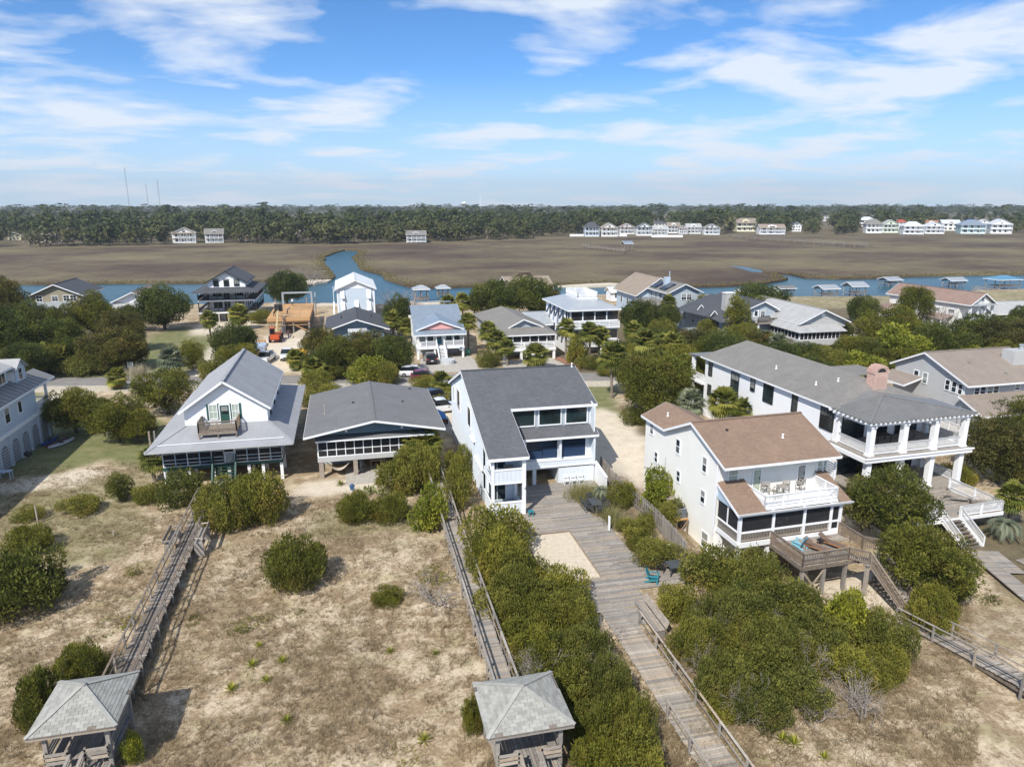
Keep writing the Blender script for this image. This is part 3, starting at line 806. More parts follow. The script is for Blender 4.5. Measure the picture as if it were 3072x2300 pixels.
def palm_proto(k, fr_mat, dead, n=44, fl=.78, ns=13, droop=.42):
    rs = np.random.RandomState(50+k)
    V, Fc, T = [], [], []; V2, F2, T2 = [], [], []
    def frond(az, el, L, VV, FF, TT, stalk):
        d = np.array([math.cos(az)*math.cos(el), math.sin(az)*math.cos(el), math.sin(el)]); s = np.array([-math.sin(az), math.cos(az), 0]); u = np.cross(s, d)*-1
        hub = d*stalk; tt = rs.uniform(0, 1)
        # stalk
        b0 = len(VV); VV += [-s*.018, s*.018, hub+s*.012, hub-s*.012]; FF.append((b0, b0+1, b0+2, b0+3)); TT += [.6]*4
        for j in range(ns):
            a = (j/(ns-1)-.5)*2.8; e = d*math.cos(a)+s*math.sin(a)
            ln = L*(.72+.28*math.cos(a*.8))*rs.uniform(.9, 1.08); w = L*.10
            pr = np.cross(e, u); pr /= np.linalg.norm(pr)
            m1 = hub+e*ln*.55+u*.05; tip = hub+e*ln+np.array([0, 0, -droop*ln*rs.uniform(.35, .7)])
            b0 = len(VV); VV += [hub, m1+pr*w, tip, m1-pr*w]; FF.append((b0, b0+1, b0+2, b0+3)); TT += [min(1, max(0, tt+rs.uniform(-.15, .15)))]*4
    for i in range(n):
        t = (i+.5)/n; az = i*2.39996+rs.uniform(-.2, .2)
        el = math.pi/2*.98-t*math.pi*.80+rs.uniform(-.12, .12)
        frond(az, el, fl*rs.uniform(.85, 1.15), V, Fc, T, rs.uniform(.45, .8)*fl)
    for i in range(dead):
        frond(i*2.39996+1, -1.05+rs.uniform(-.25, .25), fl*.8, V2, F2, T2, .5*fl)
    me = np_mesh('crown', np.array(V), np.array(Fc), T, fr_mat)
    md = np_mesh('dead_fronds', np.array(V2), np.array(F2), T2, LEAF_PALMD) if dead else None
    return me, md
PALMS = [palm_proto(k, LEAF_PALM, d, n) for k, (d, n) in enumerate(((8, 46), (5, 42), (12, 50), (7, 44)))]
SILVERP = [palm_proto(20+k, LEAF_SILVER, 4, 34, .85, 11, .5) for k in range(2)]
def feather_proto(k):                                  # arching feather palm (jelly palm)
    rs = np.random.RandomState(80+k); V, Fc, T = [], [], []
    for i in range(26):
        az = i*2.39996; el0 = 1.35-.9*i/26; L = rs.uniform(1.6, 2.1); p = np.array([0, 0, 0.]); el = el0; tt = rs.uniform(0, 1)
        for j in range(14):
            d = np.array([math.cos(az)*math.cos(el), math.sin(az)*math.cos(el), math.sin(el)]); q = p+d*L/14; s = np.array([-math.sin(az), math.cos(az), 0])
            for sg in (-1, 1):
                tip = q+s*sg*.42*(1-.6*j/14)+d*.22+np.array([0, 0, .10-.02*j]); b0 = len(V)
                V += [p, q, tip]; Fc.append((b0, b0+1, b0+2)); T += [tt]*3
            p = q; el -= .17+.02*rs.uniform()
    return np_mesh('crown', np.array(V), np.array(Fc), T, LEAF_SILVER), None
FEATHER = [feather_proto(k) for k in range(2)]
def bare_proto(k, h=5.0, w=2.6, depth=5, mat=None):
    rs = np.random.RandomState(120+k); m = MB()
    def grow(p, d, l, r, lv):
        q = p+d*l; mid = p+d*l*.5+Vector(rs.normal(0, .06*l, 3)); m.tube([p, mid, q], [r, r*.85, r*.66], 4 if lv > 1 else 6, False)
        if lv >= depth: return
        for i in range(2 if lv > 1 else 3):
            nd = (d+Vector(rs.normal(0, .55, 3))+Vector((0, 0, .12))).normalized(); grow(q, nd, l*rs.uniform(.62, .86), r*.62, lv+1)
    for i in range(4): grow(Vector((0, 0, -.2)), Vector((rs.normal(0, .35), rs.normal(0, .35), 1)).normalized(), h*.26, .07, 0)
    return mesh_from('branches', m.v, m.f, mat or LEAF_GREY_S)
LEAF_GREY_S = plain('bare_branch', (.30, .265, .235), .95, 0, .25)
BARE = [bare_proto(k) for k in range(3)]
def yucca_proto(k, n=26, L=.5):
    rs = np.random.RandomState(150+k); V, Fc, T = [], [], []
    for i in range(n):
        az = i*2.39996; el = 1.4-1.25*i/n; d = np.array([math.cos(az)*math.cos(el), math.sin(az)*math.cos(el), math.sin(el)]); s = np.array([-math.sin(az), math.cos(az), 0]); l = L*rs.uniform(.8, 1.1); b0 = len(V)
        V += [s*.02, d*l*.5+s*.035, d*l, d*l*.5-s*.035]; Fc.append((b0, b0+1, b0+2, b0+3)); T += [rs.uniform(0, 1)]*4
    return np_mesh('leaves', np.array(V), np.array(Fc), T, LEAF_BRIGHT)
YUCCA = [yucca_proto(k) for k in range(2)]
VRS = random.Random(11)
GROUPS = {}
KNAME = {'shrub': 'shrub', 'patch': 'low_shrub', 'thicket': 'shrub', 'cedarbush': 'cedar_bush', 'bright': 'shrub', 'mound': 'clipped_bush', 'cedar': 'cedar_tree', 'oak': 'oak_tree', 'rust': 'cedar_tree', 'spire': 'cedar_tree'}
KCAT = {'shrub': 'shrub', 'patch': 'shrub', 'thicket': 'shrub', 'cedarbush': 'bush', 'bright': 'shrub', 'mound': 'bush', 'cedar': 'tree', 'oak': 'tree', 'rust': 'tree', 'spire': 'tree'}
def plant(kind, x, y, z, wx, wy, h, label, group=None):
    me, tr, ext = VRS.choice(PROTO[kind])
    e = bpy.data.objects.new(KNAME[kind], None); COL.objects.link(e)
    e.location = (x, y, z); e.rotation_euler = (0, 0, VRS.uniform(0, 6.28)); e.empty_display_size = .3
    tag(e, label, KCAT[kind], group)
    sc = (wx*.5/ext[0], wy*.5/ext[1], h/ext[2])
    c = link('crown', me, e); c.scale = sc
    t = link('trunk', tr, e); t.scale = sc
    return e
def veg(kind, x0, y0, x1, y1, label, group=None, z=None, dep=1.0, sink=.3, unit=1.3888):
    """from the outline box in the photograph (read off the 2212 px wide view): front foot on the ground, top by the ray"""
    x0, y0, x1, y1 = [v*unit for v in (x0, y0, x1, y1)]
    zg = 0.0 if z is None else z
    cx = (x0+x1)/2
    p = PZ(cx, y1, zg)
    if z is None:
        zg = hgt(p[0], p[1]); p = PZ(cx, y1, zg)
    dx, dy = p[0], p[1]; dl = math.hypot(dx, dy)
    dist = math.sqrt(p[0]**2+p[1]**2+(CAM_H-zg)**2)
    a = PZ(x0, y1, zg); c = PZ(x1, y1, zg)
    w = math.hypot(a[0]-c[0], a[1]-c[1])
    off = w*.5*dep*(1-sink)
    X, Y = p[0]+dx/dl*off, p[1]+dy/dl*off
    d = ray(cx, y0); t = math.hypot(X, Y)/math.hypot(d[0], d[1]); h = CAM_H+d[2]*t-zg
    h = max(.35, h)
    w *= (dl+off)/dl*.94
    if kind == 'patch': h = min(h*.45, .5)
    return plant(kind, X, Y, zg-.05, w, w*dep, h, label, group)
def palm(x, y, top_y, label, scale=1.0, kind='sabal', group=None, z=None, unit=1.3888, foot=None):
    """x,y: trunk foot pixel; top_y: pixel of the crown centre (2212 px view)"""
    zg = 0.0 if z is None else z
    p = PZ(x*unit, y*unit, zg)
    if z is None: zg = hgt(p[0], p[1]); p = PZ(x*unit, y*unit, zg)
    d = ray(x*unit, top_y*unit); t = math.hypot(p[0], p[1])/math.hypot(d[0], d[1]); h = max(.25, CAM_H+d[2]*t-zg)
    e = bpy.data.objects.new('palm_tree', None); COL.objects.link(e); e.location = (p[0], p[1], zg); e.rotation_euler = (0, 0, VRS.uniform(0, 6.28))
    tag(e, label, 'palm', group)
    crown, dead = VRS.choice({'sabal': PALMS, 'silver': SILVERP, 'feather': FEATHER}[kind])
    c = link('crown', crown, e, (0, 0, h)); c.scale = (scale,)*3
    if dead:
        c2 = link('dead_fronds', dead, e, (0, 0, h-.05)); c2.scale = (scale,)*3
    m = MB(); k = 8; lean = VRS.uniform(-.05, .05)*h
    m.tube([(lean*math.sin(i/k*1.5), 0, -.3+(h+.25)*i/k) for i in range(k+1)], [(.17+.03*(i % 2))*min(1, scale)*(1.25 if i == 0 else 1) for i in range(k+1)], 8)
    link('trunk', mesh_from('trunk', m.v, m.f, BARKG), e)
    return e
# ------------------------------------------------------------------ placing wall details from the photograph
def PF(face, q, yaw=YAW0):
    d = ray(q[0], q[1], yaw); k, c = face
    t = c/d[1] if k in 'FB' else c/d[0]
    return (d[0]*t if k in 'FB' else d[1]*t, CAM_H+d[2]*t)
def pxrect(face, zf, x0, y0, x1, y1, yaw=YAW0):
    ym, xm = (y0+y1)/2, (x0+x1)/2
    ua, ub = PF(face, zf(x0, ym), yaw)[0], PF(face, zf(x1, ym), yaw)[0]
    zt, zb = PF(face, zf(xm, y0), yaw)[1], PF(face, zf(xm, y1), yaw)[1]
    return min(ua, ub), zb, abs(ub-ua), zt-zb
def pwin(T, face, zf, r, yaw=YAW0, **k): return window(T, face, *pxrect(face, zf, *r, yaw), **k)
def panels(T, face, us, z0, z1, mat, fm, name='screen_panel', rail=None, fw=.08, base=None):
    """row of framed panels between the positions us; each panel is a part, its screen a sub-part"""
    for a, b_ in zip(us, us[1:]):
        m = MB()
        fbox(m, face, a, a+fw, -.05, .05, z0, z1); fbox(m, face, b_-fw*.02, b_, -.045, .045, z0, z1)
        fbox(m, face, a+fw, b_-fw*.02, -.05, .05, z1-fw, z1); fbox(m, face, a+fw, b_-fw*.02, -.05, .05, z0, z0+fw)
        if rail: 
            for z in rail: fbox(m, face, a+fw, b_-fw*.02, -.04, .04, z-.03, z+.03)
        o = T.part(name, m, fm)
        T.part('screen', fbox(MB(), face, a+fw, b_-fw*.02, -.008, .008, z0+fw, z1-fw), mat, o)
def lin(a, b_, n): return [a+(b_-a)*i/n for i in range(n+1)]

# ================================================================== D: the white house in the middle
T = Thing('beach_house', 'white board and batten house with charcoal roof and navy shades, beside the big wooden deck', 'house', (16.5, 66, 0))
zr = lambda y: 5.45+.30*(y-54.6)
rf = slab(T, [(10.6, 54.6, zr(54.6)), (14.1, 54.6, zr(54.6)), (14.1, 61.7, zr(61.7)), (22.6, 61.7, zr(61.7)), (22.6, 68.9, zr(68.9)), (10.6, 68.9, zr(68.9))], SH_D, .16)
rb = slab(T, [(10.6, 68.9, zr(68.9)-.004), (22.6, 68.9, zr(68.9)-.004), (22.6, 78.3, 6.35), (10.6, 78.3, 6.35)], SH_D, .16)
fascia(T, [((10.6, 54.6, zr(54.6)), (14.1, 54.6, zr(54.6))), ((14.1, 61.7, zr(61.7)), (22.6, 61.7, zr(61.7))), ((10.6, 54.6, zr(54.6)), (10.6, 68.9, zr(68.9))), ((14.1, 54.6, zr(54.6)), (14.1, 61.7, zr(61.7))), ((22.6, 61.7, zr(61.7)), (22.6, 68.9, zr(68.9))), ((10.6, 68.9, zr(68.9)), (10.6, 78.3, 6.35)), ((22.6, 68.9, zr(68.9)), (22.6, 78.3, 6.35)), ((10.6, 78.3, 6.35), (22.6, 78.3, 6.35))], WHITE, .26)
T.part('ridge_cap', MB().beam((10.6, 68.9, zr(68.9)+.03), (22.6, 68.9, zr(68.9)+.03), .3, .05), SH_K, rf)
wl_ = wall(T, ('L', 10.9), [(58.4, 0), (78, 0), (78, 6.3), (68.9, 9.5), (58.4, zr(58.4)-.18)], MAINWALL, 0)
def dl_top(y): return (zr(y)-.2) if y < 68.9 else 9.5-(y-68.9)*.352
y = 58.8
while y < 77.9:
    T.part('batten', fbox(MB(), ('L', 10.9), y-.035, y+.035, -.01, .035, 0, dl_top(y)-.05), MAINWALL, wl_); y += .42
wall(T, ('R', 22.2), [(61, 0), (78, 0), (78, 6.3), (68.9, 9.5), (61.0, zr(61.8)-.2)], MAINWALL, 0)
wall(T, ('B', 78), rect(10.9, 22.2, 0, 6.2), MAINWALL, 0)
# front wing with its two open porches
pf = T.part('porch_frame', MB().box(10.9, 11.16, 54.9, 55.16, 0, zr(54.9)-.2).box(13.6, 13.9, 54.9, 55.16, 0, zr(54.9)-.2).box(13.64, 13.9, 58.1, 58.4, 0, zr(58)-.3)
            .box(11.16, 13.6, 54.92, 55.14, zr(54.9)-.42, zr(54.9)-.21).box(11.16, 13.6, 54.91, 55.14, 1.22, 1.32).box(11.16, 13.6, 54.91, 55.14, 2.98, 3.08).box(11.16, 13.6, 54.91, 55.14, 4.2, 4.3), WHITE)
for z0, z1 in ((0, 1.22), (3.08, 4.2)):
    w_ = wall(T, ('F', 54.96), rect(11.16, 13.6, z0, z1), MAINWALL, 0, .1, 'parapet'); battens(T, ('F', 54.96), 11.16, 13.6, z0, z1, MAINWALL, .34, w_)
    w_ = wall(T, ('L', 10.92), rect(55.16, 58.4, z0 if z0 else 0, z1 if not z0 else 3.5), MAINWALL, 0, .1, 'parapet'); battens(T, ('L', 10.92), 55.16, 58.4, z0, z1 if not z0 else 3.5, MAINWALL, .42, w_)
    wall(T, ('R', 13.88), rect(55.16, 58.4, z0, z1 if z0 else .6), MAINWALL, 0, .1, 'parapet')
T.part('porch_trim', MB().beam((10.95, 55.1, 4.35), (10.95, 58.4, 5.2), .14, .14).box(10.88, 11.0, 55.16, 58.4, 2.94, 3.08).box(10.88, 11.0, 55.16, 58.4, 1.22, 1.34), WHITE)
T.part('porch_floor', MB().box(10.98, 13.85, 55.1, 58.4, 3.0, 3.12), plain('blue_grey_floor', (.30, .36, .41), .7))
T.part('porch_floor', MB().box(10.98, 13.85, 55.1, 58.4, .05, .13), MATS['blue_grey_floor'])
wall(T, ('F', 58.4), [(10.9, 0), (13.9, 0), (13.9, zr(58.4)-.2), (10.9, zr(58.4)-.2)], MAINWALL, 0)
for z in (.15, 3.15): window(T, ('F', 58.4), 11.35, z, 1.5, 2.0, gl=GLASS_T, rows=1, cols=2, name='sliding_door')
wall(T, ('R', 13.9), [(58.4, 0), (61.6, 0), (61.6, zr(61.6)-.2), (58.4, zr(58.4)-.2)], MAINWALL, 0)
# main front
w_ = wall(T, ('F', 61.6), rect(13.9, 22.2, 1.8, 4.95), MAINWALL, 0)
w2 = wall(T, ('F', 60.98), rect(13.95, 22.2, 1.8, 2.45), MAINWALL, 0, .6, 'parapet'); battens(T, ('F', 60.98), 13.95, 22.2, 1.84, 2.42, MAINWALL, .42, w2)
T.part('band_trim', MB().box(13.95, 22.22, 60.93, 60.97, 1.78, 1.9).box(13.95, 22.22, 60.93, 61.0, 2.4, 2.5), WHITE)
for a, c_ in ((14.1, 15.15), (15.55, 18.65), (19.0, 21.45)):
    o = window(T, ('F', 61.6), a, 2.5, c_-a, 2.1, gl=GLASS_B, rows=1, cols=1, name='shaded_window', trim=.1)
T.part('shade_fold', MB().box(17.2, 18.64, 61.5, 61.53, 2.52, 3.55).box(15.56, 17.15, 61.5, 61.53, 2.52, 3.3).box(19.02, 21.4, 61.5, 61.53, 2.52, 3.6), paint('bright_navy_shade', (.013, .036, .09), .5, .05))
for x in (15.35, 18.82): T.part('pillar', MB().box(x-.12, x+.12, 61.05, 61.3, 2.46, 4.75), MAINWALL)
T.part('fin_wall', MB().prism([(22.2, 60.75, 1.8), (22.2, 61.7, 1.8), (22.2, 61.7, 4.9), (22.2, 60.75, 4.78)], (-.2, 0, 0)), MAINWALL)
m_ = slab(T, [(14.0, 60.6, 4.85), (22.45, 60.6, 4.85), (22.45, 62.3, 5.5), (14.0, 62.3, 5.5)], SH_D, .12, 'lower_roof')
fascia(T, [((14.0, 60.6, 4.85), (22.45, 60.6, 4.85)), ((22.45, 60.6, 4.85), (22.45, 62.3, 5.5))], WHITE, .22, parent=m_)
wall(T, ('F', 62.2), rect(13.9, 22.2, 5.3, zr(62.2)-.2), BLUEGREY, 0)
for a, c_ in ((14.4, 16.5), (17.0, 19.1), (19.65, 21.72)): window(T, ('F', 62.2), a, 5.68, c_-a, 1.62, gl=GLASS_T, rows=1, trim=.1)
T.part('corner_board', MB().box(22.02, 22.23, 62.13, 62.19, 5.5, zr(62.2)-.2).box(13.9, 22.2, 62.12, 62.19, zr(62.2)-.36, zr(62.2)-.21), WHITE)
# under the house
T.part('floor_slab', MB().box(13.9, 22.1, 61.05, 70, 1.62, 1.8), MAINWALL)
g_ = wall(T, ('F', 61.05), rect(18.65, 22.2, 0, 1.8), MAINWALL, 0, .12, 'garage_wall'); battens(T, ('F', 61.05), 18.65, 22.2, 0, 1.76, MAINWALL, .4, g_)
wall(T, ('L', 18.65), rect(61.17, 66, 0, 1.62), MAINWALL, 0, .12, 'garage_wall')
wall(T, ('F', 69.5), rect(13.9, 18.6, 0, 1.62), BLUEGREY, 0)
for x in (16.3, 14.2): T.part('pillar', MB().box(x-.17, x+.17, 61.1, 61.45, 0, 1.62), MAINWALL)
door(T, ('F', 69.5), 16.8, .02, .9, 1.55, TEAL)
lw = wall(T, ('L', 22.25), [(57.9, 0), (61.0, 0), (61.0, 2.0), (57.9, 1.55)], WHITE, 0, .14, 'low_wall')
T.part('wall_cap', MB().beam((22.32, 57.85, 1.58), (22.32, 61.0, 2.05), .24, .06), WHITE, lw)
ZD = ZOOM(1300, 1080, .3019)
for r_ in ((205, 265, 215, 400), (240, 300, 268, 490), (345, 470, 375, 660)): pwin(T, ('L', 10.9), ZD, r_, rows=1)
T.part('ledge', fbox(MB(), ('L', 10.9), 58.5, 62.2, 0, .25, 2.95, 3.1), WHITE); T.part('ledge', fbox(MB(), ('L', 10.9), 62.5, 64.4, 0, .3, 4.3, 4.42), WHITE)
T.part('wall_lamp', MB().lathe((13.75, 54.8, 2.55), [(.05, 0), (.11, .05), (.09, .22), (.03, .3)], 8), WHITE)
vent_pipe(T, 22.2, 68.6, zr(68.6), .4)

# ================================================================== B: gabled house with the wrap-around roof
T = Thing('gabled_house', 'white gabled house with grey wrap-around porch roof and dark green trim', 'house', (-12.3, 77, 0))
ZBz = ZOOM(420, 1020, .2778)
EV, ER = 4.2, 5.35                  # lower roof eave and top
xl, xr2, yf, yb = -18.7, -5.8, 66.4, 89
wx0, wx1, wy0, wy1 = -15.9, -8.35, 70.5, 85.4
lowroof = slab(T, [(xl, yf, EV), (xr2, yf, EV), (wx1, wy0, ER), (wx0, wy0, ER)], SH_B, .12, 'porch_roof')
slab(T, [(xl, yf, EV), (wx0, wy0, ER), (wx0, yb-3.6, ER), (xl, yb, EV)], SH_B, .12, 'porch_roof')
slab(T, [(xr2, yf, EV), (xr2, yb, EV), (wx1, yb-3.6, ER), (wx1, wy0, ER)], SH_B, .12, 'porch_roof')
slab(T, [(xl, yb, EV), (wx0, yb-3.6, ER), (wx1, yb-3.6, ER), (xr2, yb, EV)], SH_B, .12, 'porch_roof')
for p, q in (((xl, yf, EV), (wx0, wy0, ER)), ((xr2, yf, EV), (wx1, wy0, ER))): T.part('hip_cap', MB().beam(Vector(p)+Vector((0, 0, .02)), Vector(q)+Vector((0, 0, .02)), .28, .04), SH_B, lowroof)
fascia(T, [((xl, yf, EV), (xr2, yf, EV)), ((xl, yf, EV), (xl, yb, EV)), ((xr2, yf, EV), (xr2, yb, EV))], GREYWALL, .12, parent=lowroof)
T.part('gutter', MB().beam((xl+.9, yf+.95, EV+.34), (xr2-.9, yf+.95, EV+.34), .10, .06), WHITE, lowroof)
gable_y(T, -16.3, -12.12, -7.95, 69.9, 85.8, 6.85, 9.72, SH_B)
wall(T, ('F', wy0), [(wx0, 5.0), (wx1, 5.0), (wx1, 6.85), (-12.12, 9.5), (wx0, 6.85)], WHITE, .2)
wall(T, ('R', wx1), rect(wy0, wy1, 4.6, 6.85), WHITE, .2); wall(T, ('L', wx0), rect(wy0, wy1, 4.6, 6.85), WHITE, .2); wall(T, ('B', wy1), [(wx0, 4.6), (wx1, 4.6), (wx1, 6.85), (-12.12, 9.5), (wx0, 6.85)], WHITE, 0)
T.part('corner_board', MB().box(wx0-.02, wx0+.14, wy0-.05, wy0-.026, 5.3, 6.9).box(wx1-.14, wx1+.02, wy0-.05, wy0-.026, 5.3, 6.9), WHITE)
fw = ('F', wy0)
for r_ in ((752, 700, 832, 850), (1000, 690, 1065, 838)):
    u, z, w, h = pxrect(fw, ZBz, *r_); window(T, fw, u, z, w, h, rows=2, cols=2, gl=CURTAIN, trim=.07)
    for s in (u-.26, u+w+.09): T.part('shutter', fbox(MB(), fw, s, s+.17, .02, .08, z-.1, z+h+.1), GREEN)
u, z, w, h = pxrect(fw, ZBz, 868, 700, 968, 893); dd = door(T, fw, u, z, w, h, GREEN, WHITE, .5)
T.part('attic_vent', MB().prism([(-12.12+.22*math.cos(i*math.pi/4+.39), wy0-.03, 9.0+.22*math.sin(i*math.pi/4+.39)) for i in range(8)], (0, -.04, 0)), WHITE)
bal = T.part('balcony', MB().box(-14.35, -10.9, 68.0, 70.4, 5.25, 5.33).box(-14.35, -10.9, 67.98, 68.08, 5.05, 5.25), WOODR)
for x in (-14.25, -12.6, -11.0): T.part('leg', MB().box(x-.07, x+.07, 68.02, 68.16, 4.55, 5.25), WOODD, bal)
for p, q in (((-14.3, 68.05, 5.33), (-10.95, 68.05, 5.33)), ((-14.3, 68.05, 5.33), (-14.3, 70.35, 5.33)), ((-10.95, 68.05, 5.33), (-10.95, 70.35, 5.33))): railing(T, p, q, .95, WOODR, 1.7, .14, parent=bal)
for yy in (72.5, 76.5, 80.5): window(T, ('R', wx1), yy, 5.45, .8, 1.15, fm=BLACKP)
# porch level
px0, px1, py0, py1, fl = -17.74, -7.1, 68.3, 87, 2.05
T.part('porch_floor', MB().box(px0, px1, py0, py1, fl-.12, fl), WOODG)
T.part('rim_board', MB().box(px0-.03, px1+.03, py0-.06, py0-.01, fl-.32, fl-.02).box(px0-.06, px0-.01, py0, py1, fl-.32, fl-.02).box(px1+.01, px1+.06, py0, py1, fl-.32, fl-.02), GREEN)
wall(T, ('F', 71.2), rect(-16.2, -8.2, fl, 4.9), WHITE, .2, .14, 'inner_wall'); wall(T, ('R', -8.2), rect(71.2, 86, fl, 4.6), WHITE, .2); wall(T, ('L', -16.2), rect(71.2, 86, fl, 4.6), WHITE, .2)
for u in (-15.2, -10.2): window(T, ('F', 71.2), u, 2.9, 1.0, 1.3)
T.part('porch_ceiling', MB().box(-16.0, -8.3, 69.0, 85, 4.6, 4.66), WHITE)
us = lin(px0, px1, 10)
for i, (a, c_) in enumerate(zip(us, us[1:])):
    if i == 5:
        dd = T.part('screen_door', MB().box(a+.08, a+.15, py0-.04, py0+.04, fl, 4.15).box(c_-.1, c_-.03, py0-.04, py0+.04, fl, 4.15).box(a+.15, c_-.1, py0-.04, py0+.04, 4.05, 4.15).box(a+.15, c_-.1, py0-.04, py0+.04, 3.1, 3.18), WHITE)
        for k in range(7): xx = a+.2+k*(c_-a-.4)/6; T.part('picket', MB().box(xx-.025, xx+.025, py0-.03, py0+.02, fl+.05, 3.1), WHITE, dd)
        T.part('screen', MB().box(a+.15, c_-.1, py0+.03, py0+.04, fl, 4.05), SCREEN, dd)
    else:
        panels(T, ('F', py0), [a, c_], fl, 4.15, SCREEN, PALEBLUE if i % 2 else WHITE, rail=(2.4, 2.75, 3.35))
for us_, face in ((lin(68.4, 80, 8), ('R', px1)), (lin(68.4, 80, 8), ('L', px0))): panels(T, face, us_, fl, 4.2, SCREEN, WHITE, rail=(2.75,))
for x in (px0+.1, -15.6, -13.4, -12.0, -10.2, -8.9, px1-.1):
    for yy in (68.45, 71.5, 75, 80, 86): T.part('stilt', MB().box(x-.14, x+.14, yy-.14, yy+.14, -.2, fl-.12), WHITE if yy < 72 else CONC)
for x, s in ((px0, -1), (px1, 1)):
    T.part('brace', MB().beam((x, py0, 3.2), (x+s*.75, py0-1.0, 4.05), .09, .09), PALEBLUE)
for x in us[2:9:2]: T.part('brace', MB().beam((x, py0, 3.45), (x-.25, py0-1.0, 4.08), .08, .08), WHITE)
stairs(T, (-12.3, 68.2, fl), (-12.3, 66.6, .0), 2.0, (1, 0, 0), GREEN, 8, GREEN, .9)
vent_pipe(T, -8.9, 72, 4.9, .9, .05, BARKG)

# ================================================================== C: low grey roofed house
T = Thing('low_house', 'low house with broad mid-grey shingle roof and long screened porch on grey piers', 'house', (1.8, 74, 0))
ZC_ = ZOOM(768, 980, .3472)
a_, b_ = gable_y(T, -4.85, 1.8, 8.6, 66.3, 82.2, 4.68, 5.95, SH_C)
T.part('gable_panel', MB().prism([(-3.7, 67.2, 4.5), (7.5, 67.2, 4.5), (1.8, 67.2, 5.65)], (0, .1, 0)), paint('slate_blue_paint', (.10, .16, .21), .6, .08))
for x in (-.9, 4.4): T.part('gable_bracket', MB().box(x-.1, x+.1, 66.7, 67.2, 4.85, 5.0).beam((x, 66.4, 5.2), (x, 67.2, 4.9), .07, .07), WHITE)
pr_ = slab(T, [(-3.85, 66.95, 4.02), (7.6, 66.95, 4.02), (7.6, 68.9, 4.62), (-3.85, 68.9, 4.62)], SH_C, .08, 'porch_roof')
fascia(T, [((-3.85, 66.95, 4.02), (7.6, 66.95, 4.02))], WHITE, .14, parent=pr_)
fl = 2.1
T.part('floor_slab', MB().box(-3.7, 7.5, 67.6, 81, fl-.2, fl), WOODG)
T.part('rim_board', MB().box(-3.75, 7.55, 67.5, 67.58, fl-.42, fl+.04), GREYWALL)
wall(T, ('L', -3.7), rect(70.2, 81, fl, 4.7), BLUEGREY, .2); wall(T, ('R', 7.5), rect(70.2, 81, fl, 4.7), BLUEGREY, .2); wall(T, ('B', 81), rect(-3.7, 7.5, 0, 4.8), BLUEGREY, 0)
wall(T, ('F', 70.2), rect(-3.7, 7.5, fl, 4.5), MATS['slate_blue_paint'], .2)
for u in (-2.6, .2, 2.6, 5.2): window(T, ('F', 70.2), u, 2.6, 1.2, 1.5)
panels(T, ('F', 67.62), lin(-3.7, 7.5, 13), fl+.05, 3.98, SCREEN, WHITE, rail=(2.85,))
for face in (('L', -3.7), ('R', 7.5)): panels(T, face, lin(67.7, 70.2, 2), fl+.05, 4.2, SCREEN, WHITE, rail=(2.85,))
for x in (-3.45, -.2, 3.9, 7.2):
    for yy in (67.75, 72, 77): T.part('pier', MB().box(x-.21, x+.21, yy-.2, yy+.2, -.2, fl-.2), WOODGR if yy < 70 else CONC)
wall(T, ('F', 71.5), rect(-3.5, -.2, 0, fl-.2), BLUEGREY, 0, .1, 'store_wall'); window(T, ('F', 71.5), -2.7, .7, 1.6, .9, cols=3)
wall(T, ('F', 79), rect(-.2, 7.4, 0, fl-.2), CONC, 0, .1, 'store_wall')
wall(T, ('L', -3.6), rect(72, 81, 0, fl-.2), CONC, 0, .1, 'store_wall')
T.part('patio', MB().box(-1.2, 5.4, 65.2, 70, -.05, .06), CONC)
vent_pipe(T, -3.0, 72.6, 5.05, 1.0, .045, BARKW); vent_pipe(T, -.1, 74.4, 5.58, .12, .08, BLACKP); vent_pipe(T, 5.1, 74.6, 5.3, .12, .08, BLACKP); vent_pipe(T, 6.4, 80.8, 5.1, .12, .08, BLACKP)
# hammock, wetsuit and table under C
hm = MB(); n_ = 9
for i in range(n_):
    t0, t1 = i/n_, (i+1)/n_
    def hp(t, s): return (-3.1+2.6*t, 67.9+s*.38*math.sin(math.pi*min(.95, max(.05, t))), 1.55-.95*math.sin(math.pi*t)+.12*abs(s))
    hm.prism([hp(t0, -1), hp(t1, -1), hp(t1, 1), hp(t0, 1)], (0, 0, -.02))
H_ = Thing('hammock', 'cream hammock slung between two grey piers under the low house', 'hammock', (-1.8, 67.9, .6))
H_.part('cloth', hm, plain('cream_cloth', (.55, .47, .38), .9)); H_.part('rope', MB().tube([(-3.3, 67.8, 1.75), (-3.1, 67.9, 1.55)], .015, 4).tube([(-.5, 67.9, 1.55), (-.25, 67.8, 1.8)], .015, 4), WOODL)
W_ = Thing('hanging_wetsuit', 'dark wetsuit hanging beside the middle pier under the low house', 'wetsuit', (.35, 67.8, .3))
W_.part('suit_body', MB().lathe((.35, 67.8, .75), [(.12, 0), (.16, .2), (.17, .5), (.22, .68), (.1, .74)], 8).tube([(.28, 67.8, .8), (.26, 67.8, .3)], [.09, .06], 6).tube([(.42, 67.8, .8), (.44, 67.8, .3)], [.09, .06], 6).tube([(.17, 67.8, 1.4), (.08, 67.8, .95)], [.07, .05], 6).tube([(.53, 67.8, 1.4), (.62, 67.8, .95)], [.07, .05], 6), plain('neoprene', (.03, .035, .04), .7))
W_.part('hanger', MB().tube([(.15, 67.8, 1.46), (.35, 67.8, 1.58), (.55, 67.8, 1.46)], .012, 4).tube([(.35, 67.8, 1.58), (.35, 67.8, 1.9)], .01, 4), BLACKP)
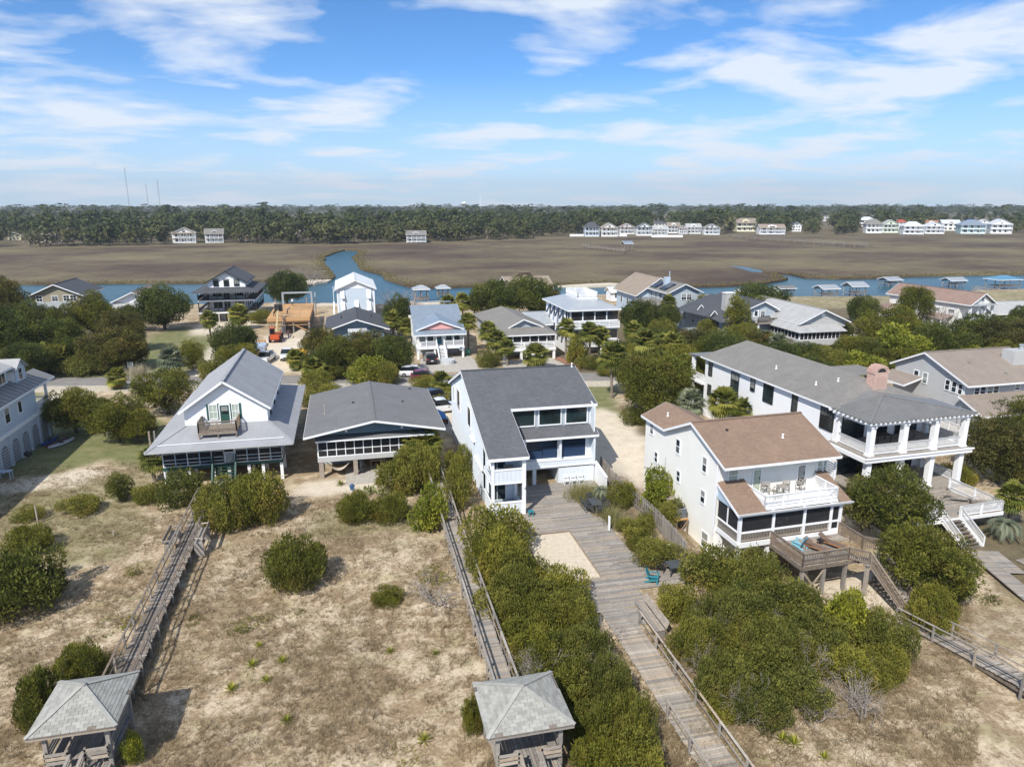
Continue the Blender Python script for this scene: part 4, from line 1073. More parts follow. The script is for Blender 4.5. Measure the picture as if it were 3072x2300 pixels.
def simple_table(label, x, y, z, w, d, h, mat, rot=0, lw=.07, name='table', group=None):
    t = Thing(name, label, 'table', (x, y, z), rot, group); X, Y = t.o[0], t.o[1]
    t.part('table_top', MB().box(X-w/2, X+w/2, Y-d/2, Y+d/2, z+h-.05, z+h), mat)
    for sx in (-1, 1):
        for sy in (-1, 1): t.part('leg', MB().box(X+sx*(w/2-.08)-lw/2, X+sx*(w/2-.08)+lw/2, Y+sy*(d/2-.08)-lw/2, Y+sy*(d/2-.08)+lw/2, z, z+h-.05), mat)
    return t
simple_table('pale work table in the shade under the low grey-roofed house', 2.0, 69.5, .06, 1.5, .7, .8, WOODL)

# ================================================================== E: cream house with brown roof (turned a little)
YE = 15.3
T = Thing('brown_roofed_house', 'cream clapboard house with brown shingle roof, upper balcony and screened porch', 'house', (33.5, 50, -1.15), 2.3)
ZE = ZOOM(1880, 1180, .3744)
gable_x(T, 28.3, 38.6, 43.6, 48.9, 53.4, 7.0, 9.0, SH_E)
slab(T, [(28.3, 53.4, 7.0), (28.3, 57.9, 7.0), (30.8, 57.9, 8.1), (30.8, 50.95, 8.1)], SH_E, .14); slab(T, [(30.8, 50.95, 8.096), (30.8, 57.9, 8.096), (33.3, 57.9, 7.0), (33.3, 53.4, 7.0)], SH_E, .14)
fascia(T, [((28.3, 53.4, 7.0), (28.3, 57.9, 7.0)), ((28.3, 57.9, 7.0), (30.8, 57.9, 8.1)), ((30.8, 57.9, 8.1), (33.3, 57.9, 7.0))], WHITE)
wall(T, ('L', 28.7), [(45.1, .9), (53.4, .9), (53.4, 6.85), (48.9, 8.8), (45.1, 7.38)], CREAM, .17); wall(T, ('L', 28.7), rect(53.4, 57.6, .9, 6.88), CREAM, .17)
wall(T, ('L', 28.72), rect(45.1, 49.8, -1.3, .9), CREAM, .17)
wall(T, ('R', 38.2), [(45.1, -1.3), (53.4, -1.3), (53.4, 6.85), (48.9, 8.8), (45.1, 7.38)], CREAM, .17); wall(T, ('B', 57.6), rect(28.7, 33, .9, 6.88), CREAM, 0); wall(T, ('B', 53.4), rect(32.8, 38.2, .9, 6.88), CREAM, 0); wall(T, ('R', 32.9), rect(53.4, 57.6, .9, 6.88), CREAM, 0)
wall(T, ('F', 45.1), rect(28.7, 38.2, -1.2, 7.38), CREAM, .17)
T.part('corner_board', MB().box(28.63, 28.67, 45.05, 45.25, .9, 7.3).box(28.66, 28.85, 45.02, 45.07, 4.2, 7.3).box(38.0, 38.2, 45.02, 45.07, 4.2, 7.3), WHITE)
fL = ('L', 28.7); fF = ('F', 45.1)
for r_ in ((193, 232, 218, 322), (400, 368, 430, 478), (228, 470, 250, 550), (404, 620, 430, 705), (613, 512, 645, 628), (597, 777, 630, 875)): pwin(T, fL, ZE, r_, YE, rows=2, trim=.1)
window(T, ('L', 28.72), 45.8, -.75, .9, 1.25, rows=2)
for r_ in ((815, 605, 885, 705), (1525, 535, 1590, 630)): pwin(T, fF, ZE, r_, YE, rows=2, gl=CURTAIN)
u, z, w, h = pxrect(fF, ZE, 1012, 592, 1068, 757, YE); door(T, fF, u, 4.22, w, h, plain('sage_door', (.36, .44, .33), .6), WHITE, .85, CURTAIN)
u, z, w, h = pxrect(fF, ZE, 1368, 558, 1415, 718, YE); door(T, fF, u, 4.22, w+.1, h, GLASS, WHITE, .8)
# porch below, balcony above
fl = 1.6; bz = 4.1
T.part('porch_floor', MB().box(28.9, 37.8, 42.05, 45.1, fl-.2, fl), WOODG)
T.part('rim_board', MB().box(28.85, 37.85, 41.93, 42.03, fl-.36, fl+.02).box(28.82, 28.88, 42.05, 45.1, fl-.36, fl+.02), WHITE)
pr_ = slab(T, [(28.6, 41.8, 4.0), (31.0, 41.8, 4.0), (31.0, 45.1, 5.35), (28.6, 45.1, 5.35)], SH_E, .1, 'porch_roof')
p2 = slab(T, [(37.45, 41.8, 4.0), (38.4, 41.8, 4.0), (38.4, 45.1, 5.35), (37.45, 45.1, 5.35)], SH_E, .1, 'porch_roof')
T.part('gable_cheek', MB().prism([(28.75, 42.1, 4.0), (28.75, 45.05, 4.0), (28.75, 45.05, 5.2)], (.08, 0, 0)), PALEBLUE)
fascia(T, [((28.6, 41.8, 4.0), (28.6, 45.1, 5.35)), ((28.6, 41.8, 4.02), (38.4, 41.8, 4.02))], WHITE, .22)
bal = T.part('balcony', MB().box(31.02, 37.44, 42.2, 45.06, bz-.1, bz), WHITE)
T.part('gutter', MB().beam((28.6, 41.68, 3.98), (38.45, 41.68, 3.98), .12, .1), GREYWALL)
for p, q in (((31.08, 42.3, bz), (37.4, 42.3, bz)), ((31.08, 42.3, bz), (31.08, 45.0, bz)), ((37.4, 42.3, bz), (37.4, 45.0, bz))): railing(T, p, q, .92, WHITE, 1.6, .12, parent=bal)
us = [28.95, 31.75, 34.45, 36.75]
for a, c_ in zip(us, us[1:]):
    panels(T, ('F', 42.1), [a, c_], fl+.72, 3.85, SCREEN, WHITE, fw=.14)
    railing(T, (a, 42.1, fl), (c_, 42.1, fl), .74, WOODGR, 9, .13, ends=(False, False), name='porch_railing', capmat=WHITE)
    T.part('porch_post', MB().box(a-.08, a+.12, 42.0, 42.22, fl, 3.86), WHITE)
panels(T, ('L', 28.95), lin(42.2, 45.1, 2), fl+.72, 3.95, SCREEN, WHITE, fw=.12)
railing(T, (28.95, 42.2, fl), (28.95, 45.0, fl), .74, WOODGR, 9, .13, ends=(False, False), name='porch_railing', capmat=WHITE)
panels(T, ('R', 37.75), lin(42.2, 45.1, 2), fl+.05, 3.95, SCREEN, WHITE)
dd = T.part('screen_door', MB().box(36.78, 36.95, 42.0, 42.2, fl, 3.86).box(37.55, 37.8, 42.0, 42.2, fl, 3.86).box(36.95, 37.55, 42.02, 42.18, 3.6, 3.86).box(36.95, 37.55, 42.04, 42.16, fl+.7, fl+.86).box(36.95, 37.55, 42.04, 42.16, fl, fl+.16), WHITE)
T.part('screen', MB().box(36.95, 37.55, 42.09, 42.11, fl+.1, 3.6), SCREEN, dd)
T.part('porch_ceiling', MB().box(28.9, 37.8, 42.2, 45.1, 3.9, 3.98), WHITE)
for u in (30.2, 32.8, 35.4): window(T, ('F', 45.1), u, 2.3, .9, 1.3, rows=2)
for x in (29.1, 31.6, 34.4, 37.5):
    for yy in (42.3, 44.8): T.part('stilt', MB().box(x-.15, x+.15, yy-.15, yy+.15, -1.5, fl-.2), WHITE)
for yy in (50.4, 53.5, 57.3): T.part('stilt', MB().box(28.75, 29.05, yy-.15, yy+.15, -1.5, .95), WHITE)
for yy, z0, z1 in ((54.9, .9, 3.6), (53.3, .9, 4.4)): T.part('conduit', MB().tube([(28.62, yy, z0), (28.62, yy, z1)], .03, 6), GREYWALL)
T.part('downpipe', MB().tube([(28.6, 45.0, 1.6), (28.6, 45.0, 6.9), (28.5, 43.8, 6.95)], .05, 6), WHITE); T.part('downpipe', MB().tube([(38.1, 44.95, 4.2), (38.1, 44.95, 6.9)], .05, 6), WHITE); T.part('meter_box', MB().box(28.5, 28.66, 52.6, 52.95, 2.3, 2.8), GREYWALL)
vent_pipe(T, 35.0, 46.2, 7.98, .3); vent_pipe(T, 29.6, 55.2, 7.6, .3); vent_pipe(T, 30.8, 47.6, 8.5, .1, .07, BLACKP)
# lattice screen fence at E's right side
LS = Thing('slatted_screen', 'white horizontal slat screen between the brown-roofed house and the columned house', 'screen', (38.9, 46.5, -1.1), 2.3)
for yy in (44.6, 46.2, 47.8): LS.part('post', MB().box(38.85, 38.97, yy-.06, yy+.06, -1.2, 6.1), WHITE)
for k in range(15): LS.part('slat', MB().box(38.80, 38.84, 44.5, 47.9, 2.9+k*.21, 3.02+k*.21), WHITE)
# lower sun deck of E
DK = Thing('sun_deck', 'raised grey wooden sun deck in front of the screened porch, with stairs to the sand', 'deck', (34.2, 40, -1.1), 2.3)
dz = 1.35
for k in range(25):
    DK.part('plank', MB().box(31.55, 36.2 if k < 18 else 37.6, 38.15+k*.15, 38.15+k*.15+.138, dz-.05, dz), WOODG)
DK.part('rim_board', MB().box(31.5, 36.25, 38.06, 38.12, dz-.3, dz-.06).box(31.46, 31.52, 38.1, 41.9, dz-.3, dz-.06).box(36.2, 36.26, 38.1, 40.9, dz-.3, dz-.06), WOODD)
for p, q in (((31.6, 38.2, dz), (35.4, 38.2, dz)), ((31.6, 38.2, dz), (31.6, 41.9, dz)), ((35.4, 38.2, dz), (36.3, 37.2, dz)), ((37.6, 41.9, dz), (37.6, 39.4, dz)), ((37.6, 39.4, dz), (38.5, 38.6, dz)), ((38.5, 38.6, dz), (38.4, 37.2, dz)), ((38.4, 37.2, dz), (37.55, 37.2, dz))): railing(DK, p, q, .95, WOODR, 1.6, .13, bw=.045)
for k in range(9): DK.part('plank', MB().box(36.0, 38.45, 36.95+k*.15+.02, 36.95+k*.15+.15, dz-.05, dz), WOODG)
for x, yy in ((31.7, 38.3), (33.5, 38.3), (35.3, 38.3), (36.2, 37.2), (38.3, 37.2), (31.7, 41.5), (34.5, 41.5), (38.3, 38.6), (33.4, 40)): DK.part('stilt', MB().box(x-.11, x+.11, yy-.11, yy+.11, -1.6, dz-.06), WOODGR)
DK.part('cross_brace', MB().beam((33.5, 38.2, dz-.4), (31.9, 38.2, -1.1), .05, .14).beam((31.7, 38.35, dz-.4), (33.3, 38.35, -1.1), .05, .14), WOODG)
stairs(DK, (36.9, 37.0, dz), (36.9, 33.4, -.75), 1.1, (1, 0, 0), WOODG, 11, WOODR, .9)

# ================================================================== F: large white house with columned porches
YF = 15.3
T = Thing('columned_house', 'large white house with columned double porch, grey metal porch roof and brick chimney', 'house', (51, 62, -1.1), 2.3)
ZF = ZOOM(2400, 1000, .3382); ZF7 = ZOOM(1900, 1000, .302)
ze, zrg = 7.5, 9.5; X0, X1 = 45.9, 57.2; XR = 51.4
s1 = slab(T, [(X0, 53.2, ze), (XR, 57.5, zrg), (XR, 76.5, zrg), (X0, 78, ze)], SH_F, .15); s2 = slab(T, [(X1, 53.2, ze), (X1, 78, ze), (XR, 76.5, zrg-.004), (XR, 57.5, zrg-.004)], SH_F, .15)
slab(T, [(X0, 78, ze), (XR, 76.5, zrg), (X1, 78, ze)], SH_F, .15); slab(T, [(X0, 53.2, ze), (X1, 53.2, ze), (XR, 57.5, zrg)], SH_F, .15)
slab(T, [(53.5, 60, 8.75), (57.2, 60.0, 8.75), (57.2, 64, 8.75), (53.5, 64, 8.76)], SH_F, .12, 'dormer_roof')
fascia(T, [((X0, 54, ze), (X0, 78, ze)), ((X1, 54, ze), (X1, 78, ze))], WHITE, .18)
ap = (51.0, 53.4, 8.45)
mr = slab(T, [(45.7, 48.8, ze), (57.5, 48.8, ze), ap], MT_GREY, .1, 'porch_roof'); ml = slab(T, [(45.7, 48.8, ze), ap, (51.0, 55.0, 8.45), (45.9, 54.2, ze)], MT_GREY, .1, 'porch_roof'); mr2 = slab(T, [(57.5, 48.8, ze), (57.5, 54.2, ze), (51, 55.0, 8.45), ap], MT_GREY, .1, 'porch_roof')
for i in range(1, 27):                       # seams on the front hip
    x = 45.7+11.8*i/27; t = (x-45.7)/(51.0-45.7) if x < 51 else (57.5-x)/(57.5-51)
    T.part('seam', MB().beam((x, 48.8, ze+.03), (x, 48.8+4.6*t, ze+.95*t+.03), .03, .05), MT_GREY, mr)
for i in range(1, 11):
    yy = 48.8+5.2*i/11; t = min(1, (yy-48.8)/4.6)
    T.part('seam', MB().beam((45.7, yy, ze+.03), (45.7+5.3*t, yy, ze+.95*t+.03), .03, .05), MT_GREY, ml)
for p in ((45.7, 48.8, ze), (57.5, 48.8, ze)): T.part('hip_cap', MB().beam(Vector(p)+Vector((0, 0, .05)), Vector(ap)+Vector((0, 0, .05)), .2, .06), MT_GREY, mr)
for i in range(24): x = 45.85+11.5*i/23; T.part('rafter_tail', MB().box(x-.05, x+.05, 48.72, 49.3, ze-.26, ze-.11), WHITE)
for i in range(9): yy = 49.3+4.6*i/8; T.part('rafter_tail', MB().box(45.62, 46.2, yy-.05, yy+.05, ze-.26, ze-.11), WHITE)
WX0 = 46.35
wall(T, ('L', WX0), rect(54.0, 77.4, -1.2, 7.35), WHITE, .23, .15); wall(T, ('R', 56.8), rect(54, 77.4, -1.2, 7.35), WHITE, 0); wall(T, ('B', 77.4), rect(WX0, 56.8, -1.2, 7.35), WHITE, 0)
wall(T, ('F', 54.0), rect(WX0, 56.8, -1.2, 7.35), WHITE, .23)
fL = ('L', WX0)
for r_, cc in (((755, 265, 787, 415), 1), ((972, 392, 1047, 640), 2), ((742, 512, 772, 610), 1), ((1172, 437, 1210, 570), 1), ((1297, 490, 1392, 685), 2), ((1580, 605, 1630, 782), 1), ((1865, 730, 1985, 950), 2)): pwin(T, fL, ZF7, r_, YF, rows=2, cols=cc, fm=BLACKP, trim=.08)
pwin(T, fL, ZF, (185, 655, 298, 850), YF, rows=2, cols=2, fm=BLACKP)
# floors
U, Lf = 4.2, .6
T.part('upper_floor', MB().box(46.0, 57.4, 49.0, 54.0, U-.12, U), WOODG)
T.part('cornice', MB().box(45.8, 57.6, 48.82, 49.2, U-.5, U-.13).box(45.8, 46.2, 49.2, 54, U-.5, U-.13).box(57.2, 57.6, 49.2, 54, U-.5, U-.13).box(45.7, 57.7, 48.72, 48.82, U-.16, U-.02), WHITE)
T.part('porch_ceiling', MB().box(46.1, 57.3, 49.1, 54, 7.2, 7.28).box(46.1, 57.3, 49.25, 54, U-.45, U-.4), WHITE)
T.part('beam', MB().box(46.1, 57.3, 49.2, 49.5, 6.95, 7.22).box(46.1, 46.4, 49.5, 54, 6.95, 7.22).box(57.0, 57.3, 49.5, 54, 6.95, 7.22), WHITE)
T.part('lower_floor', MB().box(46.2, 57.2, 49.0, 54.0, Lf-.14, Lf).box(46.2, 57.2, 48.9, 49.0, Lf-.3, Lf-.02), WOODL)
for x in (46.55, 50.1, 53.5, 56.85):
    column(T, x, 49.4, U, 6.96, .5, WHITE); column(T, x, 49.4, Lf, U-.5, .5, WHITE)
for x in (46.55, 56.85): column(T, x, 53.6, U, 6.96, .4, WHITE); column(T, x, 53.6, Lf, U-.5, .4, WHITE)
for a, c_ in ((46.8, 49.85), (50.35, 53.25), (53.75, 56.6)): railing(T, (a, 49.4, U), (c_, 49.4, U), .95, WHITE, 9, .12, ends=(False, False), capmat=GREYWALL)
for x in (46.55, 56.85): railing(T, (x, 49.7, U), (x, 53.4, U), .95, WHITE, 9, .12, ends=(False, False), capmat=GREYWALL)
railing(T, (56.85, 49.7, Lf), (56.85, 53.4, Lf), .95, WHITE, 9, .12, ends=(False, False), capmat=GREYWALL)
fF = ('F', 54.0)
for u, w in ((47.4, 2.4), (50.6, 1.9), (53.6, 2.4)):
    window(T, fF, u, U+.05, w, 2.3, fm=BLACKP, rows=1, cols=2, name='glazed_door'); window(T, fF, u, Lf+.05, w, 2.3, fm=BLACKP, rows=1, cols=2, name='glazed_door')
# far end porch
for x in (46.3, 50.0): column(T, x, 80.2, .4, 7.1, .4, WHITE)
T.part('rear_balcony', MB().box(46.0, 51, 77.4, 80.6, 3.9, 4.15), WHITE); slab(T, [(45.9, 77.6, 7.52), (51.5, 77.6, 7.52), (51.5, 81, 7.25), (45.9, 81, 7.25)], MT_GREY, .1, 'rear_porch_roof')
railing(T, (46.3, 77.6, 4.15), (46.3, 80.0, 4.15), .95, WHITE, 9, .13)
# chimney of brick
m, nt, b = newmat('red_brick')
uv = N(nt, 'ShaderNodeUVMap'); br = N(nt, 'ShaderNodeTexBrick'); nt.links.new(uv.outputs[0], br.inputs['Vector']); br.inputs['Scale'].default_value = 1
br.inputs['Color1'].default_value = (.42, .15, .10, 1); br.inputs['Color2'].default_value = (.56, .34, .27, 1); br.inputs['Mortar'].default_value = (.62, .56, .50, 1)
br.inputs['Brick Width'].default_value = .24; br.inputs['Row Height'].default_value = .09; br.inputs['Mortar Size'].default_value = .014
nt.links.new(br.outputs[0], b.inputs['Base Color']); b.inputs['Roughness'].default_value = .9
bump(nt, b, br.outputs['Fac'], .5, -.02)
BRICK = m
ch = T.part('chimney', MB().box(51.6, 53.1, 55.2, 56.3, 8.0, 10.15), BRICK)
bmesh_ = []
for k in range(24):                          # single bricks proud of the stack, ringed in courses
    for i in range(6):
        xx = 51.6+(i+(.5 if k % 2 else 0))*.25
        if xx+.22 <= 53.1: bmesh_.append((xx+.12, 55.2, 8.15+k*.085))
bk = mesh_from('brick', *(lambda q: (q.v, q.f))(MB().box(-.11, .11, -.018, .01, -.034, .034)), BRICK)
for p in bmesh_[:100]: T.share('brick', bk, p, ch)
arch = MB()
for k in range(9):
    a0 = math.pi*k/8
    arch.beam((52.35+.68*math.cos(a0), 55.2, 10.15+.55*math.sin(a0)), (52.35+.68*math.cos(a0), 56.3, 10.15+.55*math.sin(a0)), .3, .26)
T.part('chimney_cap', arch, BRICK, ch); T.part('flue', MB().box(51.9, 52.8, 55.24, 56.25, 10.15, 10.5), BLACKP, ch)
for x, yy, z in ((48.3, 66.0, 8.45), (48.0, 59.0, 8.35), (49.6, 57.8, 8.9)): vent_pipe(T, x, yy, z, .3)
# front deck of F
dz = .42
DK = Thing('front_deck', 'grey plank deck with white railings and stairs below the columned house', 'deck', (51.5, 46, -1.1), 2.3)
for k in range(37): DK.part('plank', MB().box(46.6, 55.6-.02*k, 43.4+k*.15, 43.4+k*.15+.138, dz-.05, dz), WOODG)
DK.part('rim_board', MB().box(46.55, 55.65, 43.3, 43.38, dz-.32, dz-.02).box(55.6, 55.68, 43.38, 48.9, dz-.32, dz-.02).box(46.5, 46.58, 43.38, 48.9, dz-.32, dz-.02), WHITE)
for p, q in (((46.7, 43.45, dz), (49.0, 43.45, dz)), ((51.1, 43.45, dz), (55.55, 43.45, dz)), ((55.55, 43.45, dz), (55.55, 48.8, dz))): railing(DK, p, q, .95, WHITE, 2.2, .12, postw=.15, capmat=GREYWALL)
stairs(DK, (50.05, 43.3, dz), (50.05, 40.9, -1.1), 1.9, (1, 0, 0), WOODD, 8, WHITE, .9, strm=WHITE, capmat=GREYWALL)
for x in (47, 51.5, 55.3):
    for yy in (43.8, 48.5): DK.part('stilt', MB().box(x-.1, x+.1, yy-.1, yy+.1, -1.5, dz-.06), WOODGR)

# ================================================================== G: grey house at the right edge
T = Thing('grey_house', 'grey clapboard house with taupe shingle roofs at the right edge of the picture', 'house', (76, 70, -.6), 1.5)
ZG = ZOOM(2400, 1000, .3382); YG = 14.5
GX = 70.1
gable_x(T, 69.6, 82.5, 62.5, 69.2, 74.4, 6.0, 8.6, SH_G, zb=6.2)
wall(T, ('L', GX), [(63.3, -1), (73.9, -1), (73.9, 6.2), (69.2, 8.4), (63.3, 6.1)], GREYWALL, .22); wall(T, ('F', 63.3), rect(GX, 84, 2.5, 6.1), GREYWALL, .22); wall(T, ('B', 73.9), rect(GX, 82, 0, 6), GREYWALL, 0)
T.part('corner_board', MB().box(GX-.07, GX-.05, 63.25, 63.45, 0, 6.1), WHITE)
for r_ in ((1013, 328, 1052, 415), (1092, 350, 1130, 438), (1292, 412, 1330, 500), (1350, 428, 1390, 520), (1408, 450, 1442, 540)): pwin(T, ('L', GX), ZG, r_, YG, rows=2)
for r_ in ((1545, 480, 1585, 545), (1598, 475, 1640, 540), (1660, 470, 1705, 538), (1715, 462, 1757, 530), (1905, 450, 1945, 495)): pwin(T, ('F', 63.3), ZG, r_, YG, rows=2)
lr = slab(T, [(69.2, 59.7, 3.2), (84, 59.7, 3.2), (84, 63.3, 4.75), (69.2, 63.3, 4.75)], SH_G, .12, 'porch_roof'); fascia(T, [((69.2, 59.7, 3.2), (69.2, 63.3, 4.75)), ((69.2, 59.7, 3.2), (84, 59.7, 3.2))], WHITE, .2)
wall(T, ('F', 60.6), rect(69.7, 84, -1, 3.1), GREYWALL, .22); wall(T, ('L', 69.7), [(60.6, -1), (63.3, -1), (63.3, 4.5), (60.6, 3.4)], GREYWALL, .22)
slab(T, [(67.4, 74.3, 4.6), (67.4, 69.4, 4.6), (70.1, 69.4, 5.4), (70.1, 74.3, 5.4)], SH_G, .12, 'side_roof'); fascia(T, [((67.4, 69.4, 4.6), (70.1, 69.4, 5.4)), ((67.4, 69.4, 4.6), (67.4, 74.3, 4.6))], WHITE)
ch = T.part('chimney', MB().box(79.2, 83, 65.6, 67.3, 6.5, 8.9), GREYWALL); T.part('flue', MB().lathe((81, 66.4, 8.9), [(.22, 0), (.22, .5), (.3, .5), (.3, .62)], 10), MT_LIGHT, ch)
for x, yy, z in ((73.6, 66.6, 7.6), (76.7, 64.2, 6.7)): vent_pipe(T, x, yy, z, .12, .09, MT_GREY)
T.part('terrace', MB().box(67.4, 69.6, 60.0, 69.0, .9, 1.05), WOODG); railing(T, (67.45, 60.0, 1.05), (67.45, 69, 1.05), .95, WHITE, 2.2, .14)

# ================================================================== A: pale blue house at the left edge
T = Thing('arcaded_house', 'pale blue-grey house with arched ground floor and dark skirt roof at the left edge', 'house', (-39, 82, 0))
ZA_ = ZOOM(0, 1040, .2536)
AX = -34.45
PALEB2 = paint('soft_blue_grey_paint', (.50, .56, .62), .7, .07)
wall(T, ('R', AX), rect(60, 86.0, 3.5, 6.6), PALEB2, .22)
wall(T, ('R', AX), rect(60, 89.0, -.2, 3.25), PALEB2, 0)
T.part('belt_course', MB().box(AX-.05, AX+.12, 60, 89.2, 3.2, 3.6), WHITE)
for k in range(9):
    yc = 88.0-2.45*k-1.0
    arch = [(yc-.72, 0.05), (yc+.72, 0.05)] + [(yc+.72*math.cos(a), 1.75+.72*math.sin(a)) for a in [math.pi*i/8 for i in range(9)]]
    ao = T.part('arch_panel', MB().prism([(AX+.03, u, z) for u, z in arch], (.02, 0, 0)), plain('grey_lattice', (.22, .22, .24), .9) if k == 0 else MATS['grey_lattice'])
    for j in range(7): T.part('slat', MB().box(AX+.05, AX+.07, yc-.68, yc+.68, .25+j*.3, .33+j*.3), PALEB2, ao)
    T.part('pilaster', MB().box(AX, AX+.16, yc+.95, yc+1.25, -.1, 3.2), PALEB2)
sk = slab(T, [(AX+.55, 58, 6.6), (AX+.55, 90.4, 6.6), (AX-1.5, 90.4, 7.6), (AX-1.5, 58, 7.6)], MT_GREY, .1, 'skirt_roof')
for i in range(24): yy = 66+i; T.part('seam', MB().beam((AX+.55, yy, 6.63), (AX-1.5, yy, 7.63), .03, .05), MT_GREY, sk)
slab(T, [(AX+.55, 90.4, 6.6), (-44, 90.4, 6.6), (-44, 86.5, 8.1), (AX-1.5, 86.5, 7.6)], MT_GREY, .1, 'skirt_roof')
fascia(T, [((AX+.55, 58, 6.6), (AX+.55, 90.4, 6.6)), ((AX+.55, 90.4, 6.6), (-44, 90.4, 6.6))], WHITE, .22)
wall(T, ('R', AX-1.4), rect(60, 83.6, 7.4, 9.3), PALEB2, .2, .14, 'upper_wall'); wall(T, ('B', 83.6), rect(-44, AX-1.4, 7.4, 9.3), PALEB2, .2, .14, 'upper_wall')
slab(T, [(AX-.9, 58, 9.2), (AX-.9, 84.1, 9.2), (-40, 84.1, 11.2), (-40, 58, 11.2)], SH_L, .14); slab(T, [(AX-.9, 84.1, 9.2), (-45, 84.1, 9.2), (-40, 80, 11.15)], SH_L, .14)
fascia(T, [((AX-.9, 58, 9.2), (AX-.9, 84.1, 9.2))], WHITE)
wall(T, ('R', AX-.9), [(84.2, 7.2), (86.8, 7.2), (86.8, 8.85), (85.5, 9.55), (84.2, 8.85)], PALEB2, .2, .14, 'dormer_wall'); wall(T, ('F', 84.2), rect(-38, AX-.9, 7.4, 8.9), WHITE, .2, .1, 'dormer_wall'); wall(T, ('B', 86.8), rect(-38, AX-.9, 7.4, 8.9), WHITE, .2, .1, 'dormer_wall')
slab(T, [(AX-.6, 83.9, 8.7), (AX-.6, 85.5, 9.75), (-42, 85.5, 9.75), (-42, 83.9, 8.7)], SH_L, .12, 'dormer_roof'); slab(T, [(AX-.6, 85.5, 9.746), (AX-.6, 87.1, 8.7), (-42, 87.1, 8.7), (-42, 85.5, 9.746)], SH_L, .12, 'dormer_roof')
window(T, ('R', AX-.9), 85.0, 7.5, .9, 1.2)
fR = ('R', AX-1.4)
for u in (78.2, 81.6): window(T, fR, u, 7.75, 1.4, 1.25, rows=1, cols=2, fm=WHITE)
for r_ in ((48, 722, 108, 905), (205, 640, 250, 780)): pwin(T, ('R', AX), ZA_, r_, rows=1)
T.part('porch_floor', MB().box(-44, AX, 86, 89.6, 3.3, 3.5), WHITE)
for x in (AX-.15, -38, -42): column(T, x, 89.3, 3.5, 6.5, .24, WHITE)
railing(T, (AX-.15, 86.1, 3.5), (AX-.15, 89.3, 3.5), 1.0, WHITE, 9, .14); railing(T, (AX-.15, 89.3, 3.5), (-43, 89.3, 3.5), 1.0, WHITE, 3, .14)
wall(T, ('B', 86), rect(-44, AX, 3.5, 6.6), PALEB2, .2)
wall(T, ('B', 89), rect(-44, AX, 0, 3.25), PALEB2, 0)
# ------------------------------------------------------------------ houses across the street
def body(T, x0, x1, y0, y1, z0, z1, mat, lap=.25, faces='FLRB'):
    for k in faces:
        if k == 'F': wall(T, ('F', y0), rect(x0, x1, z0, z1), mat, lap)
        if k == 'B': wall(T, ('B', y1), rect(x0, x1, z0, z1), mat, 0)
        if k == 'L': wall(T, ('L', x0), rect(y0, y1, z0, z1), mat, lap)
        if k == 'R': wall(T, ('R', x1), rect(y0, y1, z0, z1), mat, lap)
def gable_end(T, face, u0, u1, z0, zp, mat, lap=.25, um=None):
    um = (u0+u1)/2 if um is None else um
    wall(T, face, [(u0, z0), (u1, z0), (um, zp)], mat, lap, .12, 'gable_wall')
def wins(T, face, us, z, w, h, **k):
    for u in us: window(T, face, u, z, w, h, **k)
def hip(T, x0, x1, y0, y1, ze, zr, mat, rx0=None, rx1=None, ry0=None, ry1=None, fm=None):
    """hip roof; ridge from (rx0,ry0) to (rx1,ry1)"""
    A, B_, C, D = (x0, y0, ze), (x1, y0, ze), (x1, y1, ze), (x0, y1, ze); P, Q = (rx0, ry0, zr), (rx1, ry1, zr)
    if abs(rx0-rx1) < abs(ry0-ry1): polys = [[A, B_, P], [B_, C, Q, P], [C, D, Q], [D, A, P, Q]]
    else: polys = [[A, B_, Q, P], [B_, C, Q], [C, D, P, Q], [D, A, P]]
    o = [slab(T, p, mat, .14) for p in polys]
    fascia(T, [(A, B_), (B_, C), (C, D), (D, A)], fm)
    return o
# H1 tan house far left
T = Thing('tan_house', 'tan gabled house with metal porch roof at the far left, by the creek', 'house', (-63, 182, 0))
ZQ = ZOOM(0, 820, .2893)
body(T, -68.3, -58.6, 177, 190, 2.2, 6.4, TAN); gable_end(T, ('F', 177), -68.3, -58.6, 6.4, 8.6, TAN)
gable_y(T, -69.2, -63.45, -57.7, 176.2, 191, 6.2, 8.8, SH_K)
wins(T, ('F', 177), (-67.4, -64.3, -62.0, -60.6), 5.0, 1.15, 1.2, cols=2); wins(T, ('R', -58.6), (178.5, 181, 183.5, 186), 4.8, 1.1, 1.3)
pr_ = slab(T, [(-69, 173.6, 3.9), (-59.4, 173.6, 3.9), (-60.6, 177, 4.9), (-67.8, 177, 4.9)], MT_LIGHT, .1, 'porch_roof')
seams(T, pr_, (-68.4, 173.6, 3.92), (-60, 173.6, 3.92), (-67.8, 177, 4.92), (-60.6, 177, 4.92), 16, MT_LIGHT)
T.part('porch_floor', MB().box(-69, -59, 173.8, 177, 1.8, 2.0), WHITE)
for x in (-68.7, -66.2, -63.8, -61.4, -59.3): T.part('porch_post', MB().box(x-.1, x+.1, 173.9, 174.1, -.2, 3.85), WHITE)
railing(T, (-68.7, 174, 2.0), (-59.3, 174, 2.0), 1.0, WHITE, 9, .25)
body(T, -68, -59, 177.5, 189, -.2, 2.2, WHITE, 0, 'FLR')
